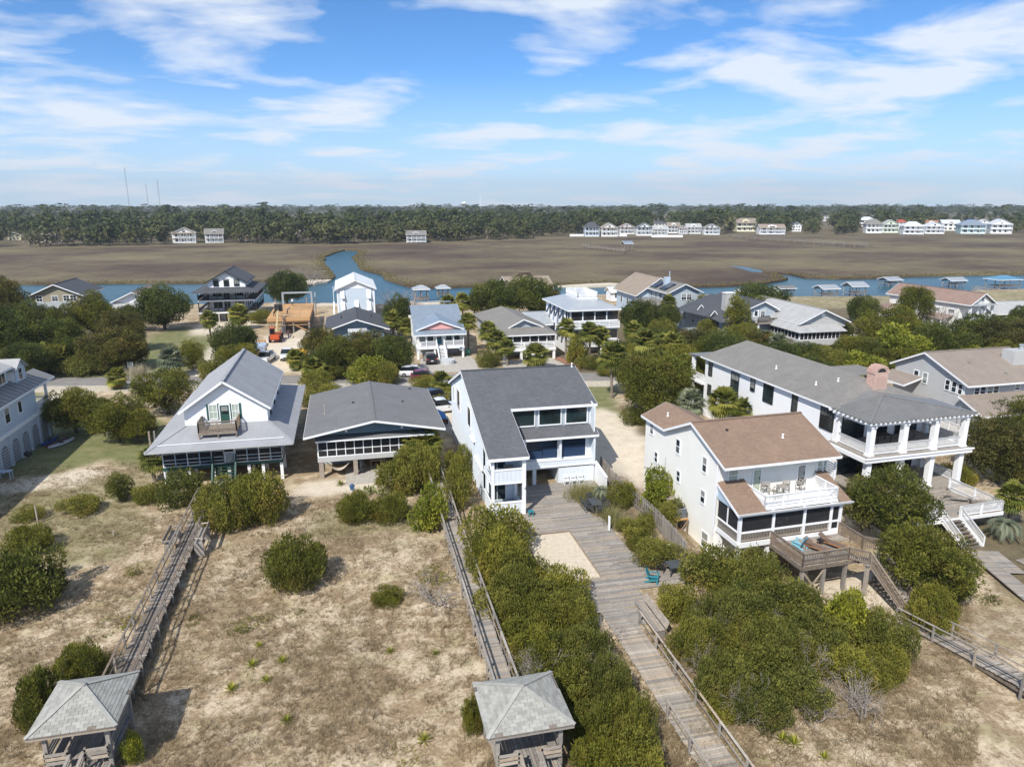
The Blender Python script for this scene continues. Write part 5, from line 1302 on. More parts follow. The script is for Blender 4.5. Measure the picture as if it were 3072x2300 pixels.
# H2 small white gable
T = Thing('small_white_house', 'small white gabled house half hidden by cedars near the creek', 'house', (-49, 190, 0))
body(T, -53.2, -44.4, 181, 195, -.2, 4.0, WHITE); gable_end(T, ('F', 181), -53.2, -44.4, 4.0, 6.1, WHITE)
gable_y(T, -54, -48.8, -43.6, 180, 196, 3.8, 6.25, SH_G)
slab(T, [(-53, 177.5, 2.9), (-44, 177.5, 2.9), (-44, 181, 3.7), (-53, 181, 3.7)], SH_L, .1, 'porch_roof')
for x in (-52.6, -48.5, -44.4): T.part('porch_post', MB().box(x-.1, x+.1, 177.7, 177.9, -.2, 2.85), WHITE)
wins(T, ('F', 181), (-51.5, -47.5), 1.0, 1.1, 1.3)
# H3 black and white house
T = Thing('porch_house', 'three-storey white house with black porches, black shutters and dark roof by the creek', 'house', (-27, 178, 0))
ZK = ZOOM(560, 780, .2053)
hx0, hx1, hy0, hy1 = -32.8, -20.6, 170.5, 186
for z in (2.3, 5.0):
    T.part('porch_floor', MB().box(hx0, hx1, hy0, hy1, z-.1, z+.02), WOODD)
    T.part('porch_band', MB().box(hx0-.05, hx1+.05, hy0-.12, hy0-.02, z-.32, z).box(hx1+.02, hx1+.12, hy0, hy1, z-.32, z).box(hx0-.12, hx0-.02, hy0, hy1, z-.32, z), WHITE)
    railing(T, (hx0, hy0, z), (hx1, hy0, z), .95, BLACKP, 2.03, .2, bw=.04); railing(T, (hx1, hy0, z), (hx1, hy1, z), .95, BLACKP, 2.6, .2, bw=.04); railing(T, (hx0, hy0, z), (hx0, hy1, z), .95, BLACKP, 2.6, .2, bw=.04)
body(T, -30.8, -22.8, 172.8, 185, 2.3, 7.4, WHITE)
for z in (2.35, 5.05):
    wins(T, ('F', 172.8), (-29.9, -25.2), z+.7, 1.7, 1.3, fm=BLACKP); door(T, ('F', 172.8), -27.6, z, 1.1, 2.0, BLACKP, BLACKP)
    wins(T, ('R', -22.8), (174.5, 178, 181.5), z+.6, 1.3, 1.4, fm=BLACKP)
for x in lin(hx0, hx1, 6):
    T.part('porch_post', MB().box(x-.09, x+.09, hy0-.09, hy0+.09, 2.3, 7.1), BLACKP); T.part('pile', MB().box(x-.15, x+.15, hy0-.15, hy0+.15, -.3, 2.0), CONC)
for yy in lin(hy0, hy1, 5)[1:]: T.part('porch_post', MB().box(hx1-.09, hx1+.09, yy-.09, yy+.09, 2.3, 7.1), BLACKP)
EV, ER = 6.95, 7.75
ex0, ex1, ey0, ey1 = -33.9, -19.6, 168.6, 187; ux0, ux1, uy0, uy1 = -30.7, -22.7, 171.8, 185
for pts in ([(ex0, ey0, EV), (ex1, ey0, EV), (ux1, uy0, ER), (ux0, uy0, ER)], [(ex1, ey0, EV), (ex1, ey1, EV), (ux1, uy1, ER), (ux1, uy0, ER)], [(ex0, ey0, EV), (ux0, uy0, ER), (ux0, uy1, ER), (ex0, ey1, EV)]): slab(T, pts, SH_K, .1, 'porch_roof')
for i in range(26): x = ex0+.3+(ex1-ex0-.6)*i/25; T.part('rafter_tail', MB().box(x-.07, x+.07, ey0+.05, ey0+.35, EV-.22, EV-.09), WHITE)
wall(T, ('F', uy0), [(ux0, 7.5), (ux1, 7.5), (ux1, 9.1), (-26.7, 11.2), (ux0, 9.1)], WHITE, .25); wall(T, ('R', ux1), rect(uy0, uy1, 7.4, 9.0), WHITE, .25); wall(T, ('L', ux0), rect(uy0, uy1, 7.4, 9.0), WHITE, .25)
gable_y(T, ux0-.6, -26.7, ux1+.6, 171.0, 186, 8.85, 11.4, SH_K, fm=BLACKP)
wins(T, ('F', uy0), (-29.4, -27.2, -25.0), 8.0, 1.0, 1.5, fm=BLACKP, rows=3, cols=2); wins(T, ('R', ux1), (174, 178, 182), 7.9, .8, .8, fm=BLACKP)
body(T, -30.5, -22.8, 173, 184, -.2, 2.2, STUCCO, 0, 'FLR')
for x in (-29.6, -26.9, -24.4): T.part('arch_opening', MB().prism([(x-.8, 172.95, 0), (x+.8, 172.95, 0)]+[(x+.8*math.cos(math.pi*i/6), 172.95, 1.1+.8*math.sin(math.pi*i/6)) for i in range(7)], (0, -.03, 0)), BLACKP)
for i in (0, 1): 
    for k in range(5): T.part('porch_chair_rail', MB().beam((-32.3, 173+k*.9, 2.6+i*2.7), (-31.9, 173+k*.9, 3.4+i*2.7), .5, .05), WHITE)
# H4 construction site
T = Thing('timber_frame', 'raw timber house frame under construction with a bare plywood floor on posts', 'building frame', (-12, 160, 0))
fx0, fx1, fy0, fy1, fz = -16.2, -7.9, 149.5, 171.5, 3.55
for i in range(4):
    for j in range(9): T.part('plywood_sheet', MB().box(fx0+i*2.08+.01, fx0+i*2.08+2.07, fy0+j*2.44+.01, fy0+j*2.44+2.43, fz, fz+.03), WOODN)
T.part('rim_joist', MB().box(fx0, fx1, fy0-.06, fy0, fz-.62, fz-.01).box(fx0-.06, fx0, fy0, fy1, fz-.62, fz-.01).box(fx1, fx1+.06, fy0, fy1, fz-.62, fz-.01), WOODN)
for k in range(18): yy = fy0+.5+k*1.2; T.part('joist', MB().box(fx0+.05, fx1-.05, yy-.03, yy+.03, fz-.5, fz-.02), WOODN)
for x in (-16.0, -13.6, -11.2, -8.1):
    for yy in (149.8, 155, 160, 165, 171): T.part('pile', MB().lathe((x, yy, -.4), [(.17, 0), (.15, fz-.1)], 8), WOODGR)
T.part('girder', MB().box(fx0, fx1, 149.68, 149.95, fz-.95, fz-.63), WOODN); T.part('girder', MB().box(fx0, fx1, 149.55, 149.66, fz-1.5, fz-1.36), WOODN)
for a, c_ in (((-11.2, 149.7, 2.2), (-8.2, 149.7, .7)), ((-13.6, 149.7, 2.2), (-15.9, 149.7, .7)), ((-8.1, 150, 2.4), (-8.1, 154.5, .6))): T.part('brace', MB().beam(a, c_, .06, .2), WOODN)
for k in range(10): T.part('stair_tread', MB().box(-7.75, -6.4, 157+k*.55, 157.3+k*.55, .3+k*.34, .38+k*.34), WOODN)
T.part('stud_post', MB().box(-15.7, -15.6, 163, 163.1, fz, fz+2.4), WOODN); T.part('stud_post', MB().box(-9.1, -9.0, 163, 163.1, fz, fz+2.4), WOODN)
T = Thing('steel_portal', 'grey steel portal frame standing behind the timber frame by the creek', 'steel frame', (-11.5, 177, 0))
for x in (-15.2, -8.6): T.part('upright', MB().box(x-.22, x+.22, 176.8, 177.2, -.3, 5.3), MT_LIGHT)
T.part('crossbeam', MB().box(-15.4, -8.4, 176.75, 177.25, 5.3, 5.65), MT_LIGHT); T.part('upright', MB().box(-8.0, -7.7, 178.4, 178.7, -.3, 5.3), MT_LIGHT)
# H5 tall pale blue house at the water
T = Thing('tall_blue_house', 'tall pale blue house with white metal gable roof and white hinged shutters at the water', 'house', (1.8, 178, 0))
ZL = ZOOM(940, 780, .2174)
bx0, bx1, by0, by1 = -2.5, 6.0, 168.5, 186.5
PB3 = paint('pale_lilac_blue_paint', (.52, .60, .68), .6, .05)
body(T, bx0, bx1, by0, by1, -.3, 7.2, PB3); gable_end(T, ('F', by0), bx0, bx1, 7.2, 9.0, WHITE)
a_, b_ = gable_y(T, -3.0, 1.75, 6.5, 167.8, 188.5, 7.0, 9.05, MT_WHITE)
for k in range(14): yy = 168.2+k*1.5; T.part('seam', MB().beam((-3.0, yy, 7.03), (1.75, yy, 9.08), .03, .05), MT_WHITE, a_); T.part('seam', MB().beam((1.75, yy, 9.07), (6.5, yy, 7.03), .03, .05), MT_WHITE, b_)
T.part('corner_board', MB().box(bx0-.03, bx0+.25, by0-.06, by0-.03, 0, 7.2).box(bx1-.25, bx1+.03, by0-.06, by0-.03, 0, 7.2).box(bx0, bx1, by0-.06, by0-.03, 7.1, 7.35), WHITE)
for r_ in ((375, 420, 425, 525), (740, 405, 790, 520), (385, 560, 435, 680), (575, 558, 622, 640), (745, 560, 795, 680)):
    u, z, w, h = pxrect(('F', by0), ZL, *r_); o = window(T, ('F', by0), u, z, w, h, rows=1)
    T.part('shutter', MB().prism([(u-.05, by0-.08, z+h+.05), (u+w+.05, by0-.08, z+h+.05), (u+w+.05, by0-.75, z-.05), (u-.05, by0-.75, z-.05)], (0, .05, .03)), WHITE, o)
T.part('side_stair', MB().beam((bx0-.9, 175, 7.0), (bx0-.9, 175, 0), .12, .12).beam((bx0-.9, 175, 5.6), (bx0, 175, 6.6), .1, .1).beam((bx0-.9, 170, .5), (bx0-.9, 175, 3.2), .3, .15), WHITE)
# H6 dark roof behind the trees
T = Thing('dark_roofed_house', 'low house with a broad dark slate roof behind the big cedars', 'house', (1.4, 142, 0))
body(T, -3.6, 6.2, 133.5, 148, -.2, 3.6, paint('steel_blue_paint', (.16, .24, .30), .6, .06))
gable_y(T, -4.6, 1.3, 7.2, 132.3, 149, 3.5, 5.5, SH_K); gable_end(T, ('F', 133.5), -3.6, 6.2, 3.6, 5.25, MATS['steel_blue_paint'])
slab(T, [(-.4, 130.4, 3.5), (3.0, 130.4, 3.5), (3.0, 132.6, 3.75), (-.4, 132.6, 3.75)], MT_WHITE, .12, 'porch_roof'); T.part('porch_post', MB().box(-.3, -.2, 130.5, 130.6, -.2, 3.45), WHITE); T.part('porch_post', MB().box(2.8, 2.9, 130.5, 130.6, -.2, 3.45), WHITE)
vent_pipe(T, -1.5, 140, 4.6, .5, .08, BLACKP); vent_pipe(T, 4.2, 141, 4.4, .6, .08, BLACKP); wins(T, ('F', 133.5), (-2.6, 4.0), 1.0, 1.1, 1.3)
# H7 pink gabled house
T = Thing('pink_gabled_house', 'white porch house with blue-grey metal roof and salmon pink gable across the street', 'house', (15, 126, 0))
qx0, qx1, qy0 = 11.0, 19.2, 120.6
rf = slab(T, [(10.6, 119.7, 4.35), (19.6, 119.7, 4.35), (19.6, 122.6, 5.1), (10.6, 122.6, 5.1)], MT_BLUE, .1, 'porch_roof')
r2 = slab(T, [(10.7, 122.6, 5.1), (19.6, 122.6, 5.1), (20.3, 134.2, 7.5), (11.2, 134.2, 7.5)], MT_BLUE, .12)
seams(T, r2, (10.7, 122.6, 5.12), (19.6, 122.6, 5.12), (11.2, 134.2, 7.52), (20.3, 134.2, 7.52), 20, MT_BLUE); seams(T, rf, (10.6, 119.7, 4.37), (19.6, 119.7, 4.37), (10.6, 122.6, 5.12), (19.6, 122.6, 5.12), 20, MT_BLUE)
slab(T, [(11.2, 134.2, 7.49), (20.3, 134.2, 7.49), (20.3, 140, 5.6), (11.2, 140, 5.6)], MT_BLUE, .12); slab(T, [(12.5, 135.5, 7.85), (19.3, 135.5, 7.85), (19.3, 139, 7.5), (12.5, 139, 7.5)], MT_BLUE, .1)
wall(T, ('F', 121.6), [(11.8, 4.95), (18.6, 4.95), (15.2, 6.25)], PINK, .2, .12, 'gable_wall')
slab(T, [(11.0, 121.2, 4.95), (15.2, 121.2, 6.5), (15.2, 130, 6.7), (11.0, 124, 5.3)], MT_BLUE, .1, 'gable_roof'); slab(T, [(15.2, 121.2, 6.496), (19.4, 121.2, 4.95), (19.4, 124, 5.3), (15.2, 130, 6.696)], MT_BLUE, .1, 'gable_roof')
fascia(T, [((11.0, 121.2, 4.95), (15.2, 121.2, 6.5)), ((15.2, 121.2, 6.5), (19.4, 121.2, 4.95)), ((10.6, 119.7, 4.35), (19.6, 119.7, 4.35))], WHITE, .22)
body(T, 11.2, 19.2, 122.6, 138, 2.1, 5.1, CREAM); T.part('porch_floor', MB().box(qx0, qx1, 120.2, 122.6, 2.0, 2.15), WHITE); T.part('porch_band', MB().box(qx0-.05, qx1+.05, 120.08, 120.18, 1.75, 2.12), WHITE)
for x in (11.1, 12.7, 14.4, 15.7, 17.4, 19.1): T.part('porch_post', MB().box(x-.08, x+.08, 120.2, 120.36, 2.15, 4.3), WHITE)
for a, c_ in ((11.1, 12.7), (12.7, 14.4), (15.7, 17.4), (17.4, 19.1)): railing(T, (a, 120.28, 2.15), (c_, 120.28, 2.15), .95, WHITE, 9, .16, bw=.06, ends=(False, False))
door(T, ('F', 122.6), 14.6, 2.15, 1.0, 2.0, TEAL); wins(T, ('F', 122.6), (11.7, 13.1, 16.4, 17.8), 2.6, 1.0, 1.5, mull=TEAL)
stairs(T, (15.05, 120.1, 2.15), (15.05, 116.6, .1), 1.25, (1, 0, 0), WHITE, 11, WHITE, .9, closed=True)
for x in (11.2, 14.1, 16.1, 19.0): T.part('pier', MB().box(x-.17, x+.17, 120.2, 120.54, -.2, 1.75), WHITE)
body(T, 11.4, 19.0, 124.5, 137, -.2, 2.0, STUCCO, 0); T.part('round_wall', MB().lathe((15.7, 115.9, 0), [(1.25, 0), (1.25, .75), (1.1, .8)], 16), STUCCO)
T.part('porch_ceiling', MB().box(11, 19.2, 120, 122.6, 4.26, 4.3), WHITE)
T.part('life_ring', MB().tube([(18.6+.28*math.cos(a), 119.98, 1.7+.28*math.sin(a)) for a in [math.pi*i/6 for i in range(13)]], .07, 6), PALEBLUE)
# H8 grey roofed house with white screened porch
T = Thing('grey_porch_house', 'grey hip-roofed house with white screened porch on arches across the street', 'house', (29.5, 128, 0))
ZM = ZOOM(1400, 780, .226)
ze = 4.5
for pts in ([(25.0, 115.2, ze), (34.8, 115.2, ze), (32.6, 118.0, 5.35), (26.6, 118.0, 5.35)], [(25.0, 115.2, ze), (26.6, 118.0, 5.35), (29.2, 118.6, 6.7), (29.0, 135, 6.7), (24.3, 140.5, ze)], [(34.8, 115.2, ze), (35.2, 140.5, ze), (29.0, 135, 6.696), (29.2, 118.6, 6.696), (32.6, 118.0, 5.35)], [(24.3, 140.5, ze), (29, 135, 6.7), (35.2, 140.5, ze)]): slab(T, pts, SH_F, .14)
wall(T, ('F', 118.3), [(26.9, 5.3), (32.4, 5.3), (29.4, 6.5)], BLUEGREY, 0, .1, 'gable_wall'); fascia(T, [((26.5, 117.7, 5.4), (29.3, 117.7, 6.8)), ((29.3, 117.7, 6.8), (32.8, 117.7, 5.4)), ((25, 115.2, ze), (34.8, 115.2, ze))], WHITE, .2)
slab(T, [(26.5, 117.7, 5.42), (29.3, 117.7, 6.83), (29.2, 119.2, 6.8), (26.9, 119.2, 5.7)], SH_F, .1, 'gable_roof'); slab(T, [(29.3, 117.7, 6.826), (32.8, 117.7, 5.42), (32.4, 119.2, 5.7), (29.2, 119.2, 6.796)], SH_F, .1, 'gable_roof')
body(T, 25.0, 34.3, 119.5, 139.5, 2.1, 4.5, GREYWALL); body(T, 25.2, 34.1, 120.5, 139, -.2, 2.0, STUCCO, 0)
T.part('porch_floor', MB().box(25.2, 34.4, 115.7, 119.5, 1.95, 2.1), WHITE); T.part('porch_band', MB().box(25.1, 34.5, 115.55, 115.65, 1.6, 2.1), WHITE)
panels(T, ('F', 115.75), lin(25.3, 34.3, 6), 3.0, 4.4, SCREEN, WHITE, fw=.16); railing(T, (25.3, 115.75, 2.1), (34.3, 115.75, 2.1), .9, WHITE, 1.5, rails=((.2, .14), (.45, .14), (.7, .14)))
wins(T, ('F', 119.5), (26.2, 30.8, 32.4), 2.5, 1.1, 1.4); door(T, ('F', 119.5), 28.6, 2.1, 1.0, 2.0, TEAL)
for x in (25.4, 28.4, 32.2, 34.2): T.part('pier', MB().box(x-.2, x+.2, 115.7, 116.1, -.2, 1.6), WHITE)
wins(T, ('L', 25.0), (121, 124, 128), 2.8, 1.1, 1.3); stairs(T, (29.4, 115.5, 2.1), (29.4, 112.6, .1), 1.2, (1, 0, 0), WHITE, 10, WHITE, .9, closed=True)
T.part('carport', MB().box(24.2, 25.6, 115.6, 119, 1.75, 1.85), PALEBLUE)
# H9 white house with roof walk
T = Thing('roof_walk_house', 'white three-storey house with blue shutters, hip metal roof and railed roof walk', 'house', (43, 127, 0))
kx0, kx1, ky0, ky1 = 37.7, 46.6, 118.0, 133.5
hip(T, 37.0, 46.9, 117.2, 134, 8.1, 10.2, MT_LIGHT, 41.2, 42.4, 122.2, 127.5)
ro = T.part('roof_walk', MB().box(39.9, 43.6, 120.6, 127.8, 9.3, 9.85), WHITE)
for p, q in (((39.9, 120.6, 9.85), (43.6, 120.6, 9.85)), ((39.9, 120.6, 9.85), (39.9, 127.8, 9.85)), ((43.6, 120.6, 9.85), (43.6, 127.8, 9.85)), ((39.9, 127.8, 9.85), (43.6, 127.8, 9.85))): railing(T, p, q, .9, WHITE, 1.9, .2, bw=.1, parent=ro)
wall(T, ('L', kx0), rect(ky0+2.5, ky1, -.2, 8.0), WHITE, .25); body(T, kx0, kx1, ky0+2.5, ky1, -.2, 8.0, WHITE, .25, 'FRB')
for i in range(22): x = 37.2+9.5*i/21; T.part('rafter_tail', MB().box(x-.06, x+.06, 117.15, 117.5, 7.83, 7.95), WHITE)
for z in (5.0, 1.7):
    T.part('porch_floor', MB().box(kx0-.1, kx1+.2, 117.8, ky0+2.5, z-.1, z), WHITE); T.part('porch_band', MB().box(kx0-.2, kx1+.3, 117.65, 117.75, z-.35, z), WHITE)
    panels(T, ('F', 118.0), lin(kx0, kx1, 4), z+.9, z+2.85, SCREEN, WHITE, fw=.2); railing(T, (kx0-.1, 117.75, z), (kx1+.2, 117.75, z), .9, WHITE, 1.9, rails=((.2, .16), (.45, .16), (.7, .16)))
    panels(T, ('L', kx0), lin(118, ky0+2.5, 2), z+.9, z+2.85, SCREEN, WHITE, fw=.18)
    wins(T, ('F', ky0+2.5), (39, 41.5, 44), z+.4, 1.2, 1.8)
    for yy in (121.4, 124.2, 127, 129.8):
        o = window(T, ('L', kx0), yy, z+.9, .9, 1.6)
        T.part('shutter', MB().prism([(kx0-.08, yy-.05, z+2.6), (kx0-.08, yy+.95, z+2.6), (kx0-.85, yy+.95, z+1.0), (kx0-.85, yy-.05, z+1.0)], (.04, 0, .03)), NAVY, o)
for x in lin(kx0+.1, kx1-.1, 3): T.part('pier', MB().box(x-.18, x+.18, 117.9, 118.26, -.2, 1.4), WHITE)
# its low annex
T = Thing('annex', 'small white annex with light metal roof behind the house with the roof walk', 'annex', (35.5, 133, 0))
body(T, 33.4, 37.3, 128, 138, -.2, 4.2, WHITE); gable_x(T, 33.0, 37.4, 127.2, 133, 138.8, 4.1, 5.7, MT_LIGHT); wall(T, ('L', 33.4), [(128, 4.2), (138, 4.2), (133, 5.5)], PALEBLUE, 0)
for yy in (129, 131.6, 134.2): o = window(T, ('L', 33.4), yy, 2.0, .9, 1.4); T.part('shutter', MB().prism([(33.3, yy-.05, 3.5), (33.3, yy+.95, 3.5), (32.6, yy+.95, 2.0), (32.6, yy-.05, 2.0)], (.04, 0, .03)), NAVY, o)
wins(T, ('F', 128), (34.2, 35.8), 1.5, .8, 1.4)
# H10 yellow gable behind the oaks
T = Thing('yellow_gabled_house', 'pale yellow house with tan roof showing its gable above the dark oaks', 'house', (47, 188, 0))
gable_x(T, 40.5, 53.2, 180, 187, 194, 4.6, 7.2, SH_T); body(T, 41, 52.7, 181, 193, -.3, 4.6, YELLOW, .25)
gable_y(T, 43.3, 46.4, 49.5, 178, 188, 5.2, 7.6, SH_T); wall(T, ('F', 178.8), [(43.8, -.3), (49.0, -.3), (49.0, 5.2), (46.4, 7.3), (43.8, 5.2)], YELLOW, .25)
wins(T, ('F', 178.8), (44.6, 47.0), 3.0, 1.1, 1.5); slab(T, [(45, 186, 8.4), (47.8, 186, 8.4), (49, 187, 7.3), (43.8, 187, 7.3)], SH_T, .12)
# H11 tan-roofed blue house
T = Thing('tan_roofed_house', 'pale blue house under a steep tan gable roof by the sand bank', 'house', (73, 165, 0))
gable_y(T, 66.6, 72.8, 79.2, 157.6, 173, 4.9, 9.0, SH_T, th=.2)
body(T, 67.4, 78.4, 158.4, 172, -.3, 5.0, PALEBLUE, .3); gable_end(T, ('F', 158.4), 67.4, 78.4, 5.0, 8.6, PALEBLUE, .3, 72.8)
slab(T, [(66.5, 155.5, 3.6), (78, 155.5, 3.6), (78, 158.4, 4.4), (66.5, 158.4, 4.4)], MT_GREY, .12, 'porch_roof')
for x in (66.8, 70, 74, 77.7): T.part('porch_post', MB().box(x-.12, x+.12, 155.6, 155.84, -.3, 3.55), WHITE)
wins(T, ('F', 158.4), (68.4, 71, 74, 76.4), 1.4, 1.3, 1.6); wins(T, ('L', 67.4), (160, 164, 168), 2, 1.2, 1.5)
# H12 blue house with solar panels
T = Thing('solar_house', 'blue-grey two-storey house with solar panels and a twin flue on its roof', 'house', (75, 152, 0))
body(T, 70.2, 77.3, 147.2, 160, -.3, 6.9, BLUEGREY, .25); wall(T, ('F', 147.2), [(70.2, 6.9), (77.3, 6.9), (73.7, 8.5)], BLUEGREY, .25, .12, 'gable_wall')
gable_y(T, 69.4, 73.7, 78.2, 146.4, 161, 6.7, 8.7, SH_F)
for k in range(2):
    o = T.part('solar_panel', MB().prism([(69.9, 149+k*5, 7.1), (69.9, 152.2+k*5, 7.1), (72.6, 152.2+k*5, 8.35), (72.6, 149+k*5, 8.35)], (0, 0, .08)), plain('solar_cell', (.008, .012, .022), .15))
    for j in range(1, 3): T.part('panel_bar', MB().beam((69.9, 149+k*5+j*1.07, 7.2), (72.6, 149+k*5+j*1.07, 8.45), .05, .03), MT_LIGHT, o)
T.part('chimney', MB().box(71.6, 72.9, 152.7, 153.6, 7.6, 9.6), PALEBLUE); T.part('flue', MB().lathe((74.2, 156, 8), [(.16, 0), (.16, 2.4), (.24, 2.4), (.24, 2.6)], 8), MT_LIGHT)
wins(T, ('F', 147.2), (73.2, 74.5), 5.0, 1.1, 1.4, cols=2); wins(T, ('L', 70.2), (148.5, 151, 153.5, 156), 4.9, 1.3, 1.2, cols=2)
slab(T, [(66.6, 146.6, 4.0), (70.2, 146.6, 4.6), (70.2, 156, 4.6), (66.6, 156, 4.0)], SH_F, .12, 'porch_roof'); T.part('porch_floor', MB().box(66.8, 70.2, 147, 156, 2.0, 2.2), WOODR); railing(T, (66.9, 147.1, 2.2), (70.1, 147.1, 2.2), .95, WOODR, 1.6, .2); railing(T, (66.9, 147.1, 2.2), (66.9, 155.8, 2.2), .95, WOODR, 1.9, .2)
for x in (67, 70): T.part('porch_post', MB().box(x-.1, x+.1, 147.0, 147.2, -.3, 4.0), WOODGR)
# H13 blue-grey house with dark hipped roofs
T = Thing('dormered_house', 'grey-blue house with dark slate roofs, little white gablets and a boxed chimney', 'house', (73, 130, 0))
ZN = ZOOM(1820, 780, .2441)
body(T, 69.3, 79.5, 121.5, 141, -.3, 4.6, BLUEGREY, .25)
slab(T, [(68.4, 120.6, 4.3), (80, 120.6, 4.3), (80, 128, 7.2), (73, 128, 7.2), (68.4, 128, 4.8)], SH_K, .14)
slab(T, [(66.5, 136.5, 4.7), (68.2, 124.5, 4.7), (76, 128, 7.4), (76, 139, 7.4)], SH_K, .14); slab(T, [(76, 128, 7.396), (86, 122, 5.4), (86, 140, 5.4), (76, 139, 7.396)], SH_K, .14)
body(T, 74.2, 80.8, 122.3, 134, 4.0, 6.4, BLUEGREY, .25); wall(T, ('F', 122.3), [(74.2, 6.4), (80.8, 6.4), (78.3, 7.7)], BLUEGREY, .25, .12, 'gable_wall')
gable_y(T, 73.6, 78.0, 81.4, 121.6, 138, 6.2, 7.9, SH_K)
door(T, ('F', 122.3), 76.2, 4.1, .9, 2.0, WHITE); window(T, ('F', 122.3), 77.7, 4.6, .8, 1.4, cols=2)
T.part('balcony', MB().box(75.6, 82, 119.6, 122.3, 3.85, 4.02), WOODG); railing(T, (75.6, 119.7, 4.02), (82, 119.7, 4.02), .95, WOODR, 2.0, .2); railing(T, (75.6, 119.7, 4.02), (75.6, 122.2, 4.02), .95, WHITE, 2, .2)
for x in (75.9, 79, 81.7): T.part('balcony_post', MB().box(x-.12, x+.12, 119.8, 120.04, -.3, 3.85), WHITE)
T.part('chimney', MB().box(71.2, 73.2, 124.5, 125.9, 4.5, 9.2), GREYWALL); T.part('chimney_cap', MB().box(71.1, 73.3, 124.4, 126.0, 9.2, 9.35), WHITE)
for x, yy, z in ((69.6, 131, 5.3), (69.2, 124.8, 5.0), (71.2, 121.6, 4.8), (73.4, 121.6, 4.8)):
    T.part('gablet', MB().prism([(x-.7, yy, z), (x+.7, yy, z), (x, yy, z+.85)], (0, .9, 0)), SH_K); fascia(T, [((x-.85, yy-.06, z), (x, yy-.06, z+1.0)), ((x, yy-.06, z+1.0), (x+.85, yy-.06, z))], WHITE, .16)
wins(T, ('L', 69.3), (123, 126.5, 129.2, 133, 137), 2.2, .8, 1.7); wins(T, ('F', 121.5), (70.2, 72.2), 1.6, .7, 1.6)
# H14 pale roofed house with white screened porch
T = Thing('pale_roofed_house', 'grey house with pale shingle roof, long row of porch screens and zigzag stairs', 'house', (87, 125, 0))
gable_y(T, 79.6, 84.8, 90.4, 112.6, 134, 4.9, 7.3, SH_L); wall(T, ('F', 113.4), [(80.4, 4.0), (89.8, 4.0), (89.8, 5.0), (84.9, 7.05), (80.4, 5.0)], GREYWALL, .25)
body(T, 80.4, 89.8, 114, 133, .4, 5.0, GREYWALL, .25, 'LRB'); wall(T, ('F', 114.2), rect(80.4, 89.8, 1.6, 4.4), GREYWALL, .25)
pr_ = slab(T, [(78.2, 110.4, 3.7), (88.0, 110.4, 3.7), (88.0, 113.6, 4.7), (79.4, 113.6, 4.7)], SH_L, .1, 'porch_roof'); slab(T, [(78.2, 110.4, 3.7), (79.4, 113.6, 4.7), (79.4, 120, 4.7), (78.2, 121, 3.7)], SH_L, .1, 'porch_roof')
panels(T, ('F', 111), lin(78.7, 87.7, 11), 2.2, 3.62, SCREEN, WHITE, fw=.1); wall(T, ('F', 111), rect(78.7, 87.8, 1.1, 2.2), GREYWALL, .2); wall(T, ('L', 78.7), rect(111.2, 120, 1.1, 2.2), GREYWALL, .2); panels(T, ('L', 78.75), lin(111.2, 120, 8), 2.2, 3.7, SCREEN, WHITE, fw=.1)
T.part('louvre', MB().box(84.5, 85.2, 113.3, 113.37, 5.9, 6.5), WHITE)
for x in (79.2, 82, 85, 87.5): T.part('pile', MB().box(x-.15, x+.15, 111.2, 111.5, -.3, 1.1), WOODGR)
T.part('landing', MB().box(88.0, 90.2, 110.6, 112.2, 1.9, 2.05), WHITE); stairs(T, (89.3, 110.6, 2.0), (90.6, 108.0, .9), 1.1, (.9, .43, 0), WHITE, 6, WHITE, .9); T.part('landing', MB().box(90.2, 92, 106.8, 108.4, .8, .95), WHITE); stairs(T, (90.4, 107.4, .9), (88.6, 106.4, -.2), 1.1, (-.5, .85, 0), WHITE, 5, WHITE, .9)
# H15 long brown roofed house
T = Thing('long_house', 'long white house with reddish-brown roof and columned gable end at the creek', 'house', (140, 116, 0), 6)
YL = 19.0
X0, X1 = 133.5, 146
rfl = [(0, 0)]
def h15(p, z): return PZ(*ZOOM(2300, 780, .349)(*p), z, YL)
g0, g1 = h15((1745, 385), 6.0), h15((2005, 380), 6.0)
gx0, gx1, gy = g0[0], g1[0], (g0[1]+g1[1])/2
gm_ = (gx0+gx1)/2
gable_y(T, gx0-.4, gm_, gx1+.4, gy, gy+21.5, 6.0, 8.3, SH_R)
wall(T, ('L', gx0+.2), rect(gy+3, gy+20.8, -.3, 5.9), CREAM, .3); wall(T, ('R', gx1-.2), rect(gy+3, gy+20.8, -.3, 5.9), CREAM, 0); wall(T, ('F', gy+3), rect(gx0+.2, gx1-.2, -.3, 6), CREAM, .3); wall(T, ('F', gy+.6), [(gx0+.4, 6.05), (gx1-.4, 6.05), (gm_, 8.05)], CREAM, 0, .1, 'gable_wall')
for x in lin(gx0+.3, gx1-.3, 3): column(T, x, gy+.6, 3.0, 5.9, .4, WHITE)
T.part('porch_floor', MB().box(gx0, gx1, gy+.3, gy+3, 2.7, 3.0), WHITE); railing(T, (gx0+.2, gy+.5, 3.0), (gx1-.2, gy+.5, 3.0), .9, WHITE, 9, .2); body(T, gx0+.4, gx1-.4, gy+1.5, gy+3, -.3, 2.7, CREAM, 0, 'FLR')
slab(T, [(gx0, gy-.4, 5.9), (gx1, gy-.4, 5.9), (gx1, gy+1, 6.3), (gx0, gy+1, 6.3)], MT_LIGHT, .1, 'porch_roof')
wins(T, ('L', gx0+.2), (gy+4, gy+7.5, gy+11, gy+15), 3.9, 1.4, .6); wins(T, ('L', gx0+.2), (gy+6, gy+9), 1.2, 1.4, .6); window(T, ('F', gy+.6), gm_-.4, 6.6, .8, .8, cols=2)
